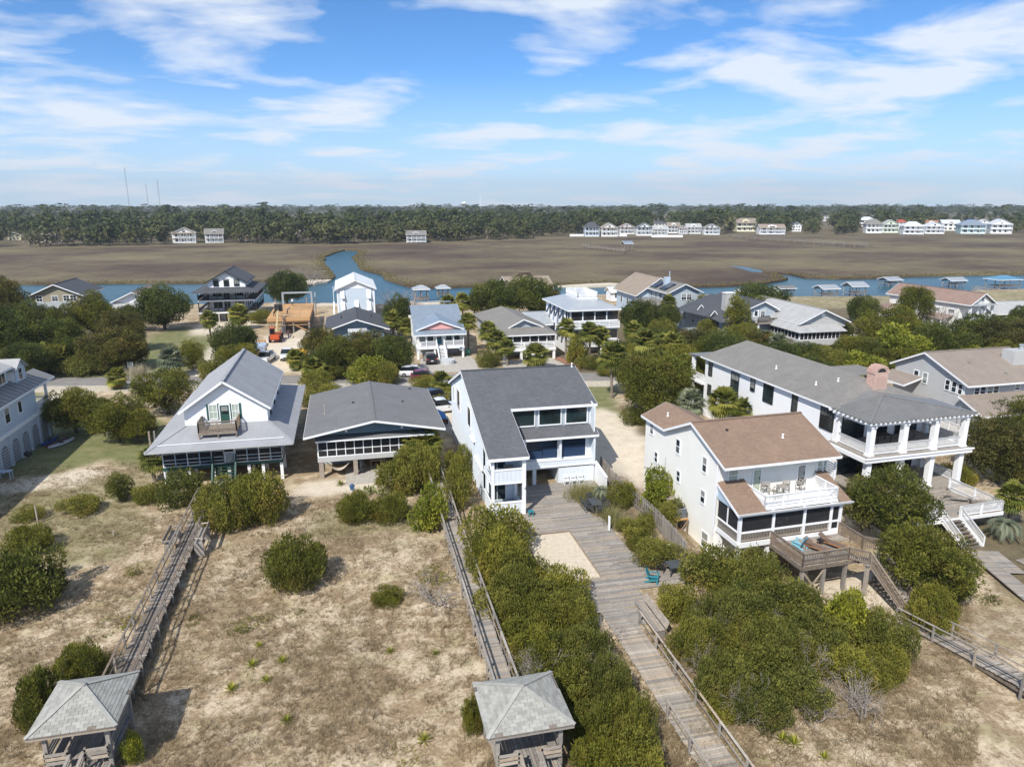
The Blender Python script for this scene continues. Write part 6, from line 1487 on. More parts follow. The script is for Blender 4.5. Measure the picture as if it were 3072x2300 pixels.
slab(T, [(gx0-6, gy+15, 3.0), (gx0+.2, gy+15, 3.9), (gx0+.2, gy+21, 3.9), (gx0-6, gy+21, 3.0)], SH_R, .14, 'wing_roof'); body(T, gx0-5.6, gx0, gy+15.4, gy+20.6, -.3, 2.95, WHITE, 0, 'FL')
slab(T, [(gx0-3, gy+4, 2.7), (gx0+.2, gy+4, 3.4), (gx0+.2, gy+11, 3.4), (gx0-3, gy+11, 2.7)], SH_R, .12, 'porch_roof')
for k in range(4): T.part('porch_post', MB().box(gx0-2.8, gx0-2.5, gy+4.3+k*2.1, gy+4.6+k*2.1, -.3, 2.65), WHITE)
# small roofs among the trees on the right
def hut(label, px, py, w, d, he, hr, mr, mw, name='cottage', rot=0, z=0):
    x, y, _ = PZ(px*1.3888, py*1.3888, z)
    T = Thing(name, label, 'cottage', (x, y+d/2, z), 0)
    body(T, x-w/2, x+w/2, y, y+d, z-.3, z+he, mw, .25); gable_x(T, x-w/2-.5, x+w/2+.5, y-.5, y+d/2, y+d+.5, z+he-.1, z+hr, mr)
    wall(T, ('L', x-w/2), [(y, z+he), (y+d, z+he), (y+d/2, z+hr-.25)], mw, 0, .1, 'gable_wall'); wins(T, ('F', y), (x-w/4, x+w/8), z+1, 1.1, 1.3)
hut('low cottage with white metal roof between cedars by the creek', 1650, 668, 10, 8, 3.0, 4.8, MT_WHITE, WHITE)
hut('low building with light grey roof at the right edge behind the cedars', 2195, 700, 12, 8, 2.6, 4.6, SH_L, GREYWALL)
hut('little white-gabled shed left of the tan-roofed house', 1335, 650, 4, 4, 2.6, 3.8, MT_WHITE, WHITE)

# ------------------------------------------------------------------ boathouses and docks on the creek
ZO = ZOOM(2300, 780, .349); ZL2 = ZOOM(940, 780, .2174)
WZ = -2.1
def boathouse(label, q, w, d, eave, rise, mat, hipped=False, rot=0.0, post=None):
    x, y, _ = PZ(q[0], q[1], WZ)
    T = Thing('boathouse', label, 'boathouse', (x, y+d/2, WZ), rot, None)
    x, y = T.o[0], T.o[1]-d/2
    for px in (x-w/2+.2, x, x+w/2-.2):
        for py in (y+.2, y+d-.2): T.part('pile', MB().lathe((px, py, WZ-2), [(.14, 0), (.12, eave+2)], 7), post or WOODGR)
    for k in range(8): T.part('plank', MB().box(x-w/2, x+w/2, y+k*d/8, y+(k+1)*d/8-.04, WZ+1.0, WZ+1.1), WOODG)
    z = WZ+eave
    if hipped: hip(T, x-w/2-.5, x+w/2+.5, y-.5, y+d+.5, z, z+rise, mat, x-w*.15, x+w*.15, y+d/2, y+d/2)
    else:
        gable_x(T, x-w/2-.5, x+w/2+.5, y-.6, y+d/2, y+d+.6, z, z+rise, mat)
    T.part('beam', MB().box(x-w/2, x+w/2, y+.1, y+.3, z-.45, z-.2).box(x-w/2, x+w/2, y+d-.3, y+d-.1, z-.45, z-.2), WOODD)
    railing(T, (x-w/2, y, WZ+1.1), (x+w/2, y, WZ+1.1), .9, WOODR, 2, rails=((.3, .1), (.6, .1)))
boathouse('pale metal roofed boathouse, leftmost of the pair left of the long brown-roofed house', ZO(545, 330), 5.2, 4.5, 3.0, 1.0, MT_LIGHT)
boathouse('pale metal roofed boathouse, right one of the pair left of the long brown-roofed house', ZO(790, 315), 5, 4.5, 3.3, 1.2, MT_LIGHT)
boathouse('pale roofed boathouse behind the long brown-roofed house', ZO(1640, 235), 6, 4, 2.4, 1.0, MT_LIGHT)
boathouse('large boathouse with blue hip roof at the right edge on the creek', ZO(2085, 255), 8.5, 6, 3.4, 1.2, metal('sky_blue_metal_roof', (.16, .36, .50)), True)
boathouse('low dark-roofed boat shelter on the creek beside the white metal roof', ZO(180, 290), 5, 4, 1.8, .7, MT_GREY)
boathouse('light hip-roofed dock pavilion behind the pink-gabled house', ZL2(1500, 590), 4.0, 4, 4.0, 1.0, MT_LIGHT, True)
boathouse('small dock pavilion at the palms right of the pink-gabled house', ZL2(1800, 520), 3.4, 3.4, 3.0, .9, MT_LIGHT, True)
boathouse('small dock roof left of the long brown-roofed house', ZO(1100, 225), 5, 5, 2.2, .9, MT_LIGHT)
def dock(label, a, c_, z=-1.0, w=1.6, n=None):
    A, C = Vector(PZ(a[0], a[1], z)), Vector(PZ(c_[0], c_[1], z)); L = (C-A).length; n = n or max(4, int(L/1.2)); n = min(n, 90)
    T = Thing('dock', label, 'dock', (A.x, A.y, -2)); d = (C-A).normalized(); s = Vector((-d.y, d.x, 0))
    for i in range(n):
        p, q = A.lerp(C, i/n), A.lerp(C, (i+.94)/n); T.part('plank', MB().beam(p, q, w, .08), WOODG)
    for i in range(0, n+1, max(1, n//14)):
        p = A.lerp(C, i/n)
        for sg in (-1, 1): T.part('pile', MB().lathe((p.x+s.x*sg*w*.5, p.y+s.y*sg*w*.5, -4.2), [(.12, 0), (.1, 4.2+z+1.0)], 6), WOODGR)
    for sg in (-1, 1): T.part('handrail', MB().beam(A+s*(sg*w*.5)+Vector((0, 0, .95)), C+s*(sg*w*.5)+Vector((0, 0, .95)), .08, .08), WOODG)
dock('wooden dock from the shore to the leftmost pale-roofed boathouse', ZO(720, 400), ZO(520, 330))
dock('wooden dock with railings running to the blue-roofed boathouse', ZO(2205, 345), ZO(1960, 270))
dock('long wooden dock along the creek behind the long brown-roofed house', ZO(2210, 310), ZO(1780, 248))
dock('dock walkway leading right from the gable end of the long house', ZO(1990, 385), ZO(2210, 405), 0)
dock('reddish dock walkway behind the pink-gabled house', ZL2(1320, 680), ZL2(1360, 560), -.2, 2.2)
dock('narrow pier crossing the marsh to the left of the far white houses', ZOOM(1024, 560, .463)(1560, 381), ZOOM(1024, 560, .463)(1840, 414), .1, 1.6)
dock('long pier on many piles crossing the marsh at the right', ZOOM(2048, 560, .463)(330, 322), ZOOM(2048, 560, .463)(1195, 378), .6, 2.0)
boathouse('little roofed shelter at the end of the marsh pier', ZOOM(1024, 560, .463)(1860, 424), 5, 5, 5.0, 1.5, MT_BLUE)
# ------------------------------------------------------------------ far shore: houses, woods, towers
FARH = []
WCOL = {'w': WHITE, 'c': CREAM, 'b': PALEBLUE, 'g': GREYWALL, 'y': YELLOW, 't': TAN, 'a': paint('aqua_paint', (.50, .66, .66), .6, .05), 'm': paint('mint_paint', (.62, .72, .52), .6, .05)}
RCOL = {'k': SH_K, 'l': SH_L, 't': SH_T, 'g': SH_G, 'w': MT_WHITE, 'b': MT_BLUE, 'r': metal('red_metal_roof', (.55, .11, .07), .5), 'o': metal('orange_metal_roof', (.50, .22, .12), .5), 'u': metal('bright_blue_metal_roof', (.05, .20, .50), .5), 's': SH_F}
def far_house(label, zf, cx, by, w, h, wc, rc, style='f', porch=True, z=-.6, n=3):
    """cx,by: base centre in the zoom; w,h in zoom pixels; style f gable to the front, s ridge sideways, p hip"""
    x, y, _ = PZ(*zf(cx, by), z); q = PZ(*zf(cx+10, by), z); mpp = math.hypot(q[0]-x, q[1]-y)/10
    W = w*mpp*.5*.92; H = h*mpp*1.02; D = min(14, max(8, W*1.5)); wall_h = H*.66
    FARH.append((x, y, W))
    ang = -math.degrees(math.atan2(x, y))*.6
    T = Thing('far_house', label, 'house', rot2((x, y, z), -R(ang)), ang, 'houses on the far shore')
    X, Y = T.o[0], T.o[1]; wm, rm = WCOL[wc], RCOL[rc]
    body(T, X-W, X+W, Y, Y+D, z-.6, z+wall_h, wm, 0)
    ze, zt = z+wall_h, z+H
    if style == 'f':
        gable_y(T, X-W-.6, X, X+W+.6, Y-.8, Y+D+.6, ze-.1, zt, rm, th=.3); wall(T, ('F', Y), [(X-W, ze), (X+W, ze), (X, zt-.45)], wm, 0, .1, 'gable_wall'); 
        window(T, ('F', Y), X-.9, ze+.3, 1.8, min(1.4, H*.16), rows=1, cols=2)
    elif style == 's':
        gable_x(T, X-W-.6, X+W+.6, Y-.8, Y+D/2, Y+D+.6, ze-.1, zt, rm, th=.3)
        for s in (-1, 1): wall(T, ('L' if s < 0 else 'R', X+s*W), [(Y, ze), (Y+D, ze), (Y+D/2, zt-.3)], wm, 0, .1, 'gable_wall')
        dm = T.part('dormer', MB().prism([(X-W*.35, Y+.5, ze+.1), (X+W*.35, Y+.5, ze+.1), (X+W*.35, Y+.5, ze+H*.16), (X, Y+.5, ze+H*.28), (X-W*.35, Y+.5, ze+H*.16)], (0, 3.2, 0)), wm)
        window(T, ('F', Y+.5), X-W*.2, ze+.4, W*.4, H*.1, rows=1, cols=3)
    else: hip(T, X-W-.7, X+W+.7, Y-.8, Y+D+.6, ze-.1, zt, rm, X-W*.35, X+W*.35, Y+D/2, Y+D/2)
    fl = max(2, int(wall_h/3.0))
    for k in range(fl):
        zz = z+wall_h*(k+.30)/fl
        for i in range(n): window(T, ('F', Y), X-W*.82+i*W*1.64/(n)+W*.08, zz, W*1.64/n*.55, wall_h/fl*.48, rows=1)
        if porch and k < fl:
            zf_ = z+wall_h*(k+.04)/fl
            T.part('gallery', MB().box(X-W, X+W, Y-2.2, Y, zf_-.25, zf_), WHITE); T.part('gallery_rail', MB().box(X-W, X+W, Y-2.2, Y-2.12, zf_+.75, zf_+.9).box(X-W, X+W, Y-2.2, Y-2.14, zf_+.35, zf_+.45), WHITE)
    if porch:
        for i in range(5): T.part('gallery_post', MB().box(X-W+i*W*.49-.01, X-W+i*W*.49+.28, Y-2.25, Y-2.0, z-.5, ze-.1), WHITE)
        slab(T, [(X-W-.3, Y-2.6, ze-.45), (X+W+.3, Y-2.6, ze-.45), (X+W+.3, Y, ze+.1), (X-W-.3, Y, ze+.1)], rm, .15, 'gallery_roof')
    return T
for a in (('cream gable-fronted house with tan roof at the left far shore', zA, 1197, 364, 150, 96, 'c', 't', 'f'),
          ('grey steep-gabled house right of the cream one on the left far shore', zA, 1392, 362, 118, 86, 'g', 's', 's'),
          ('cream house half hidden in trees at the far left shore', zA, 95, 346, 80, 48, 'y', 'g', 'f', False),
          ('lone grey house with shed dormer in the middle of the far shore', zB, 486, 358, 135, 70, 'g', 's', 's'),
          ('pale blue tall house, leftmost of the white row on the far shore', zB, 1622, 322, 100, 88, 'b', 'k', 'p'),
          ('cream house second from the left of the far white row', zB, 1736, 322, 112, 84, 'c', 't', 'f'),
          ('tan-roofed white house third in the far white row', zB, 1850, 306, 100, 66, 'w', 't', 'f'),
          ('dark-roofed white house fourth in the far white row', zB, 1962, 316, 108, 78, 'w', 'k', 'f'),
          ('cream low house fifth in the far white row', zB, 2066, 314, 96, 58, 'c', 'l', 's'),
          ('white upper storey house behind the far white row', zB, 2066, 268, 84, 44, 'w', 'k', 'p', False),
          ('grey-roofed house sixth in the far white row', zB, 2152, 300, 84, 66, 'w', 'g', 's'),
          ('white gabled house seventh in the far white row', zC, 2, 305, 56, 52, 'w', 'g', 'f'),
          ('white house with grey roof eighth in the far white row', zC, 70, 304, 100, 62, 'w', 'l', 's'),
          ('white gabled house at the right end of the far white row', zC, 188, 310, 104, 66, 'w', 's', 'f'),
          ('yellow house with tall tan roof standing alone right of the far row', zC, 406, 290, 134, 82, 'y', 'g', 's'),
          ('wide white house with tan roof beside the long marsh pier', zC, 578, 308, 172, 62, 'w', 't', 's'),
          ('small white gabled house among bare trees right of the wide white house', zC, 738, 290, 62, 58, 'w', 'k', 'f', False),
          ('small white house high in the far trees', zC, 930, 222, 44, 30, 'w', 'l', 'f', False),
          ('white-roofed house behind the grey-roofed one, right far shore', zC, 1195, 258, 100, 60, 'w', 'w', 'p', False),
          ('grey hip-roofed white house, leftmost of the right far group', zC, 1236, 300, 104, 86, 'w', 's', 'p'),
          ('mint green house second in the right far group', zC, 1342, 298, 100, 80, 'm', 'l', 'f'),
          ('red-roofed house behind the mint one on the right far shore', zC, 1415, 262, 74, 46, 'w', 'r', 'p', False),
          ('white hip-roofed house with white roof in the right far group', zC, 1492, 308, 128, 78, 'w', 'w', 'p'),
          ('orange-roofed house peeping behind the right far group', zC, 1610, 262, 90, 42, 'c', 'o', 's', False),
          ('white gabled house in front of the orange roof, right far shore', zC, 1628, 304, 120, 72, 'w', 'w', 'f'),
          ('long white-roofed house in the middle of the right far group', zC, 1735, 284, 116, 66, 'c', 'w', 's', False),
          ('aqua house with blue-grey hip roof in the right far group', zC, 1876, 304, 154, 84, 'a', 'b', 'p'),
          ('bright blue roofed house behind the aqua one', zC, 1872, 256, 84, 42, 'w', 'u', 'p', False),
          ('white-roofed house between the aqua and the last far house', zC, 1950, 270, 80, 56, 'w', 'w', 'f', False),
          ('tall white double-gabled house, rightmost of the far group', zC, 2058, 304, 130, 90, 'w', 'w', 'f')): far_house(*a)
sw = MB()
for zf, x0, x1, yy in ((zB, 1480, 1570, 322), (zB, 1780, 1850, 322), (zB, 2010, 2212, 328)):
    p, q = PZ(*zf(x0, yy), -.7), PZ(*zf(x1, yy), -.7)
    solo('garden_wall', MB().beam(Vector(p)+Vector((0, 0, .9)), Vector(q)+Vector((0, 0, .9)), .4, 1.9), WHITE, {1480: 'white garden wall left of the pale blue far house', 1780: 'short white garden wall before the third far house', 2010: 'long white garden wall before the fifth far house'}[x0], 'wall', p)
# --- woods
def far_tree(rs, kind):
    V = []
    if kind == 'pine':
        for k in range(12):
            c = np.array([rs.normal(0, 1.5), rs.normal(0, 1.5), rs.uniform(.38, 1.0)*18]); r = rs.uniform(1.4, 2.5)*(1.2-.5*(c[2]/18))
            V.append((c, r, .62))
    else:
        for k in range(12):
            c = np.array([rs.normal(0, 2.6), rs.normal(0, 2.6), rs.uniform(.2, .98)*12]); V.append((c, rs.uniform(1.5, 2.7), .8))
    q = []
    for c, r, s in V:
        n = int(15 if kind == 'pine' else 13)
        d = rs.normal(size=(n, 3)); d[:, 2] = np.abs(d[:, 2])*1.1-.35; d /= np.linalg.norm(d, axis=1)[:, None]
        p = c+d*r*np.array([1, 1, s]); e1 = rs.normal(size=(n, 3)); e1 /= np.linalg.norm(e1, axis=1)[:, None]
        e2 = np.cross(d, e1); e2 /= np.linalg.norm(e2, axis=1)[:, None]; e1 = np.cross(e2, d)+d*.35
        sz = rs.uniform(.55, 1.15, n)[:, None]
        q.append(np.stack([p-e1*sz, p+e2*sz*.8, p+e1*sz, p-e2*sz*.8], 1))
    return np.concatenate(q)
rs = np.random.RandomState(5)
FPROT = {'pine': [far_tree(rs, 'pine') for _ in range(5)], 'oak': [far_tree(rs, 'oak') for _ in range(5)], 'bare': [far_tree(rs, 'oak')[::3]*np.array([1, 1, 1.0]) for _ in range(3)]}
LEAF_FP = leafmat('far_pine_leaf', (.034, .047, .015), (.098, .116, .034), None, 0, .15)
LEAF_FO = leafmat('far_oak_leaf', (.048, .056, .017), (.13, .13, .042), None, 0, .15)
LEAF_FB = leafmat('far_bare_twigs', (.14, .115, .085), (.30, .255, .205), None, 0, .2)
FM = {'pine': LEAF_FP, 'oak': LEAF_FO, 'bare': LEAF_FB}
def clear(x, y, m=1.0):
    for hx, hy, w in FARH:
        if y < hy+11 and abs(x-hx*(y/hy)) < w*1.15+3*m: return False
    if 150 < x < 300 and y < interp(TREEL, x)+34: return False
    return True
front = []; mass = {'pine': [], 'oak': [], 'bare': []}
def kind_at(x, y):
    u = rs.uniform(); nn = noise.noise(Vector((x*.012, y*.012, 4)))
    back = sm(0, 130, y-interp(TREEL, x))
    if u < (.06+max(0, nn)*.3)*(1-back): return 'bare'
    return 'pine' if rs.uniform() < .25+.6*back+nn*.3 else 'oak'
ntry = 0
while sum(map(len, mass.values()))+len(front) < 5600 and ntry < 60000:
    ntry += 1
    t = rs.uniform()
    if t < .55:
        dy = rs.uniform(0, 1)**1.25*210
        x = rs.uniform(-.62, 1.18)*560
        y = interp(TREEL, x)+4+dy
    else:
        y = 700+rs.uniform(0, 1)**1.2*2300; x = rs.uniform(-.62, 1.12)*y; dy = 999
    if not clear(x, y): continue
    k = kind_at(x, y); s = rs.uniform(.62, 1.15)*(1.0 if y < 900 else 1.2)*(.93+.5*noise.noise(Vector((x*.013, y*.013, 8))))
    if k == 'bare': s *= .85
    item = (x, y, s, k, rs.uniform(0, 6.28))
    if dy < 14 and len(front) < 95: front.append(item)
    else: mass[k].append(item)
for k, L in mass.items():
    VV, TT = [], []
    for x, y, s, kk, a in L:
        q = FPROT[k][rs.randint(len(FPROT[k]))]
        if y > 1000: q = q[::3]
        c, sn = math.cos(a), math.sin(a); M_ = np.array([[c, -sn, 0], [sn, c, 0], [0, 0, 1]])
        w = (q.reshape(-1, 3)@M_.T)*(np.array([1, 1, 1])*s if y < 1000 else np.array([2.4, 2.4, 1.0])*s)+np.array([x, y, -.8])
        VV.append(w); TT.append(np.clip(rs.uniform(.15, .85)+rs.uniform(-.18, .18, len(q)), 0, 1).repeat(4))
    v = np.concatenate(VV); f = np.arange(len(v)).reshape(-1, 4)
    o = link({'pine': 'far_pinewood', 'oak': 'far_woodland', 'bare': 'far_bare_woodland'}[k], np_mesh('far_wood', v, f, np.concatenate(TT), FM[k])); o['kind'] = 'stuff'
FME = {k: [np_mesh('crown', q.reshape(-1, 3), np.arange(len(q)*4).reshape(-1, 4), np.repeat(rs.uniform(.1, .9, len(q)), 4), FM[k]) for q in v] for k, v in FPROT.items()}
def far_trunk(h, r):
    m = MB().tube([(0, 0, -.6), (.1, 0, h*.5), (0, .1, h)], [r, r*.8, r*.4], 6)
    for i in range(5): a = i*1.3; m.tube([(0, 0, h*.45+i*h*.08), (math.cos(a)*2.2, math.sin(a)*2.2, h*.7+i*h*.06)], [r*.4, r*.12], 4)
    return mesh_from('trunk', m.v, m.f, BARK)
FTR = {'pine': far_trunk(17, .35), 'oak': far_trunk(9, .45), 'bare': far_trunk(9.5, .4)}
for x, y, s, k, a in front:
    e = bpy.data.objects.new({'pine': 'pine_tree', 'oak': 'oak_tree', 'bare': 'bare_tree'}[k], None); COL.objects.link(e); e.location = (x, y, -.8); e.rotation_euler = (0, 0, a); e.scale = (s,)*3
    tag(e, {'pine': 'dark pine on the edge of the far woods behind the marsh', 'oak': 'rounded olive-green tree on the edge of the far woods behind the marsh', 'bare': 'grey leafless tree on the edge of the far woods behind the marsh'}[k], 'tree', {'pine': 'pines edging the far woods', 'oak': 'round trees edging the far woods', 'bare': 'bare trees edging the far woods'}[k])
    link('crown', FME[k][rs.randint(len(FME[k]))], e).scale = (1.25, 1.25, 1); link('trunk', FTR[k], e)
# --- masts and water tower
RW = plain('mast_grey', (.30, .28, .28), .6)
for px, ty, lab in ((373, 503, 'tallest thin radio mast at the far left'), (437, 552, 'middle thin radio mast at the far left'), (471, 538, 'rightmost thin radio mast of the three at the far left')):
    d = ray(px, ty); D = 3000/d[1]; x, y, zt = d[0]*D, 3000.0, CAM_H+d[2]*D
    T = Thing('radio_mast', lab+' on the horizon', 'mast', (x, y, -1))
    for i in range(3): a = i*2.094; T.part('mast_leg', MB().tube([(x+1.1*math.cos(a), y+1.1*math.sin(a), -1), (x+.8*math.cos(a), y+.8*math.sin(a), zt)], .35, 4), RW)
    for k in range(12): z = zt*(k+.5)/12; T.part('brace', MB().box(x-1.0, x+1.0, y-1, y+1, z-.4, z+.4), RW)
d = ray(1393, 605); D = 2400/d[1]; x, y, zt = d[0]*D, 2400.0, CAM_H+d[2]*D
T = Thing('water_tower', 'white water tower on legs above the far woods', 'water tower', (x, y, -1))
T.part('tank', MB().lathe((x, y, zt-9), [(.5, -2.2), (5, -1), (8.2, 2), (8.6, 4.5), (7, 7.2), (3.5, 8.7), (.4, 9)], 16), WHITE)
for i in range(6): a = i*1.047; T.part('tower_leg', MB().tube([(x+7*math.cos(a), y+7*math.sin(a), -1), (x+7*math.cos(a), y+7*math.sin(a), zt-6)], .5, 5), GREYWALL)
T.part('riser_pipe', MB().tube([(x, y, -1), (x, y, zt-10)], 1.0, 8), WHITE)
d = ray(1441, 585); D = 2400/d[1]; x, y, zt = d[0]*D, 2400.0, CAM_H+d[2]*D
T = Thing('phone_mast', 'white monopole mast right of the water tower on the horizon', 'mast', (x, y, -1))
T.part('pole', MB().tube([(x, y, -1), (x, y, zt)], [1.5, 1.0], 8), WHITE); T.part('antenna_shroud', MB().lathe((x, y, zt-6), [(1.1, 0), (1.5, .4), (1.5, 5.6), (.6, 6)], 8), WHITE)

# ------------------------------------------------------------------ the air over the marsh
hb = MB().box(-2600, 3600, -60, 5200, -6, 175)
hm_ = bpy.data.materials.new('haze'); hm_.use_nodes = True; hn = hm_.node_tree
hn.nodes.remove(hn.nodes['Principled BSDF'])
pv = hn.nodes.new('ShaderNodeVolumePrincipled'); pv.inputs['Color'].default_value = (.80, .89, 1, 1); pv.inputs['Density'].default_value = .00014; pv.inputs['Anisotropy'].default_value = .2
hn.links.new(pv.outputs[0], hn.nodes['Material Output'].inputs['Volume'])
o = link('haze', mesh_from('haze', hb.v, hb.f, hm_)); o['kind'] = 'stuff'
# ------------------------------------------------------------------ boardwalks, gazebos, main deck, fence
def plankmesh(w, d, t, mat): q = MB().box(-w/2, w/2, -d/2, d/2, -t, 0); return mesh_from('plank', q.v, q.f, mat)
def boardwalk(label, x, y0, y1, z, w, mat, rails='both', rh=.95, postd=2.0, rot=0, mats=None, step=None, slope=None, toprail=True, name='boardwalk'):
    T = Thing(name, label, 'boardwalk', (x, (y0+y1)/2, z-.8), rot)
    zf = slope or (lambda yy: z)
    n = int((y1-y0)/.155); n = min(n, 295); st = (y1-y0)/n
    rr = random.Random(int(x*10))
    me = plankmesh(w, st*.91, .04, mat); me2 = plankmesh(w*1.03, st*.91, .04, mats or mat)
    for i in range(n):
        yy = y0+(i+.5)*st; T.share('plank', me2 if rr.random() < .12 else me, (x+rr.uniform(-.03, .03), yy, zf(yy)+rr.uniform(-.006, .006)), rz=rr.uniform(-.008, .008))
    for s in (-1, 1):
        seg = max(1, int((y1-y0)/4)); ys = lin(y0, y1, seg)
        for a, c_ in zip(ys, ys[1:]): T.part('joist', MB().beam((x+s*(w/2-.12), a, zf(a)-.15), (x+s*(w/2-.12), c_, zf(c_)-.15), .06, .2), WOODD)
    k = max(1, round((y1-y0)/postd)); ys = lin(y0, y1, k)
    for s in ((-1, 1) if rails == 'both' else ((1,) if rails == 'R' else (-1,))):
        xx = x+s*(w/2+.04)
        for yy in ys:
            g = min(hgt(*rot2((xx, yy), R(rot))[:2])-.4, zf(yy)-.3)
            T.part('post', MB().box(xx-.05, xx+.05, yy-.05, yy+.05, g, zf(yy)+rh), WOODGR if mat is not WOODD else WOODG)
        for a, c_ in zip(ys, ys[1:]):
            T.part('rail_cap', MB().beam((xx, a+.005, zf(a)+rh+.02), (xx, c_-.005, zf(c_)+rh+.02), .12, .04), mat)
            T.part('mid_rail', MB().beam((xx-s*.07, a, zf(a)+rh*.52), (xx-s*.07, c_, zf(c_)+rh*.52), .035, .09), mat)
    return T
# left walk with its two benches
LW = boardwalk('dark weathered boardwalk with two facing benches, leftmost, leading to the left gazebo', -13.15, 34.9, 63.5, .75, 1.25, WOODD, postd=1.9, mats=WOODG)
for s, nm in ((-1, 'left'), (1, 'right')):
    xb = -13.15+s*1.05
    T = Thing('walk_bench', 'weathered slat bench on the %s side of the leftmost boardwalk' % nm, 'bench', (xb, 54.6, .2))
    for k in range(3): T.part('seat_slat', MB().box(xb-.28+k*.19, xb-.28+k*.19+.17, 53.2, 56.0, 1.13, 1.17), WOODG)
    for k in range(2): T.part('back_slat', MB().box(xb+s*.34, xb+s*.38, 53.2, 56.0, 1.32+k*.2, 1.48+k*.2), WOODG)
    for yy in (53.25, 55.95): T.part('leg', MB().box(xb-.3, xb+.36 if s > 0 else xb+.3, yy-.05, yy+.05, -.2, 1.13), WOODGR); T.part('arm', MB().box(xb-.4, xb+.4, yy-.07, yy+.07, 1.5, 1.55), WOODL)
# middle walk
MW = boardwalk('long grey boardwalk with plank rails beside the white house, leading to the right gazebo', 7.05, 29.6, 69.0, .65, 1.2, WOODG, postd=2.2, slope=lambda yy: .65 if yy < 54 else (.82 if yy < 69 else .8))
# main deck of D
T = Thing('main_deck', 'big weathered grey wooden deck around a sand pit before the white house', 'deck', (17.5, 50, 0))
rr = random.Random(5); ME = {}
def deckrow(yy):
    if yy > 61: return []
    if yy > 58.6: return [(13.9, 22.0)]
    if yy > 55.5: return [(13.9, 19.1)]
    if yy > 50.9: return [(13.2, 19.4 if yy > 53 else 21.6)]
    if yy > 43.4: return [(16.62, 20.1)]
    if yy > 42.9: return [(15.0, 23.3)]
    if yy > 41.3: return [(14.6, 23.3)]
    if yy > 39.0: return [(14.6, 18.5)]
    if yy > 37.2: return [(15.0, 17.6)]
    return []
yy = 37.3
while yy < 61:
    for a, c_ in deckrow(yy):
        # boards run across and are butted with a joint somewhere along each row
        j = a+(c_-a)*rr.uniform(.3, .7)
        for p, q in (((a+rr.uniform(-.05, .05)), j-.006), (j+.006, c_+rr.uniform(-.06, .06))):
            L = round((q-p)/.1)*.1
            if L not in ME: ME[L] = plankmesh(L, .135, .04, WOODG)
            if len(T.e.children) < 298: T.share('plank', ME[L], ((p+q)/2, yy, .10+rr.uniform(-.006, .006)))
            else: REST.append(((p+q)/2, yy, L)) if 'REST' in globals() else globals().__setitem__('REST', [((p+q)/2, yy, L)])
    yy += .15
if 'REST' in globals() and REST:
    m_ = MB()
    for x, y_, L in REST: m_.box(x-L/2, x+L/2, y_-.0675, y_+.0675, .06, .10)
    o = T.part('plank_field', m_, WOODG); o['kind'] = 'stuff'
T.part('sand_edge', MB().beam((16.58, 43.4, .06), (16.58, 50.9, .06), .08, .16), WOODR)
T.part('sand_edge', MB().beam((13.2, 50.9, .06), (16.58, 50.9, .06), .08, .16), WOODR)
sp_ = MB().prism([(12.6, 43.0, .045), (16.54, 43.3, .045), (16.54, 50.85, .045), (12.8, 50.85, .045)], (0, 0, -.3))
structure('sand_pit', mesh_from('sand_pit', sp_.v, sp_.f, plain('pale_sand', (.58, .50, .385), .95, 0, .12)))
# bench at the head of the walk, and the walk to the beach
T = Thing('long_bench', 'long weathered plank bench at the head of the main boardwalk', 'bench', (17.6, 37.4, .1))
for k in range(3): T.part('seat_slat', MB().box(17.35+k*.2, 17.53+k*.2, 35.6, 39.2, .52, .56), WOODG)
T.part('back_board', MB().prism([(17.98, 35.6, .6), (17.98, 39.2, .6), (18.15, 39.2, 1.05), (18.15, 35.6, 1.05)], (.04, 0, 0)), WOODG)
for yy in (35.7, 37.4, 39.1): T.part('leg', MB().box(17.4, 17.95, yy-.05, yy+.05, -.3, .52), WOODGR)
boardwalk('wide pale boardwalk with handrails running from the main deck to the beach', 15.95, 19.5, 37.25, .1, 1.85, WOODL, rails='R', rh=.9, postd=2.4, mats=WOODG)
lr = Thing('handrail_run', 'left handrail of the wide pale boardwalk near the bottom of the picture', 'handrail', (14.98, 26, 0))
for yy in (21.5, 24, 26.5, 29): lr.part('post', MB().box(14.93, 15.03, yy-.05, yy+.05, -.6, 1.05), WOODGR)
lr.part('rail_cap', MB().beam((14.98, 19.8, 1.06), (14.98, 29.1, 1.06), .15, .04), WOODG); lr.part('mid_rail', MB().beam((15.03, 19.8, .58), (15.03, 29.1, .58), .035, .12), WOODG)
# right walk below E
boardwalk('dark elevated boardwalk with single handrails at the lower right, from the deck stairs', 34.8, 20, 34.9, .0, 1.35, WOODG, rh=.95, postd=2.9, mats=WOODD, slope=lambda yy: min(.75, -.7+.17*(35-yy)))
# walk below F
def pathway(label, pts, w, z, mat=WOODG):
    A, C = Vector(pts[0]+(z,)), Vector(pts[1]+(z,)); L = (C-A).length; n = int(L/.16); d = (C-A).normalized()
    T = Thing('board_path', label, 'boardwalk', (A.x, A.y, z)); me = plankmesh(w, .145, .04, mat); ang = math.atan2(d.y, d.x)-math.pi/2
    for i in range(n): p = A.lerp(C, (i+.5)/n); T.share('plank', me, (p.x, p.y, z+.02*(i % 2)*.3), rz=ang)
    s = Vector((-d.y, d.x, 0))
    for sg in (-1, 1): T.part('joist', MB().beam(A+s*sg*w*.4-Vector((0, 0, .12)), C+s*sg*w*.4-Vector((0, 0, .12)), .06, .14), WOODD)
pathway('low board path leading from the white stairs down to the beach at the right edge', ((47.6, 42.2), (44.0, 30.0)), 1.3, -.82)
pathway('square board platform beside the low path at the right edge', ((48.4, 42.0), (47.4, 38.6)), 2.2, -.86)
pathway('short board path at the right edge beyond the platform', ((49.6, 39.6), (54.5, 39.9)), 1.2, -.88)
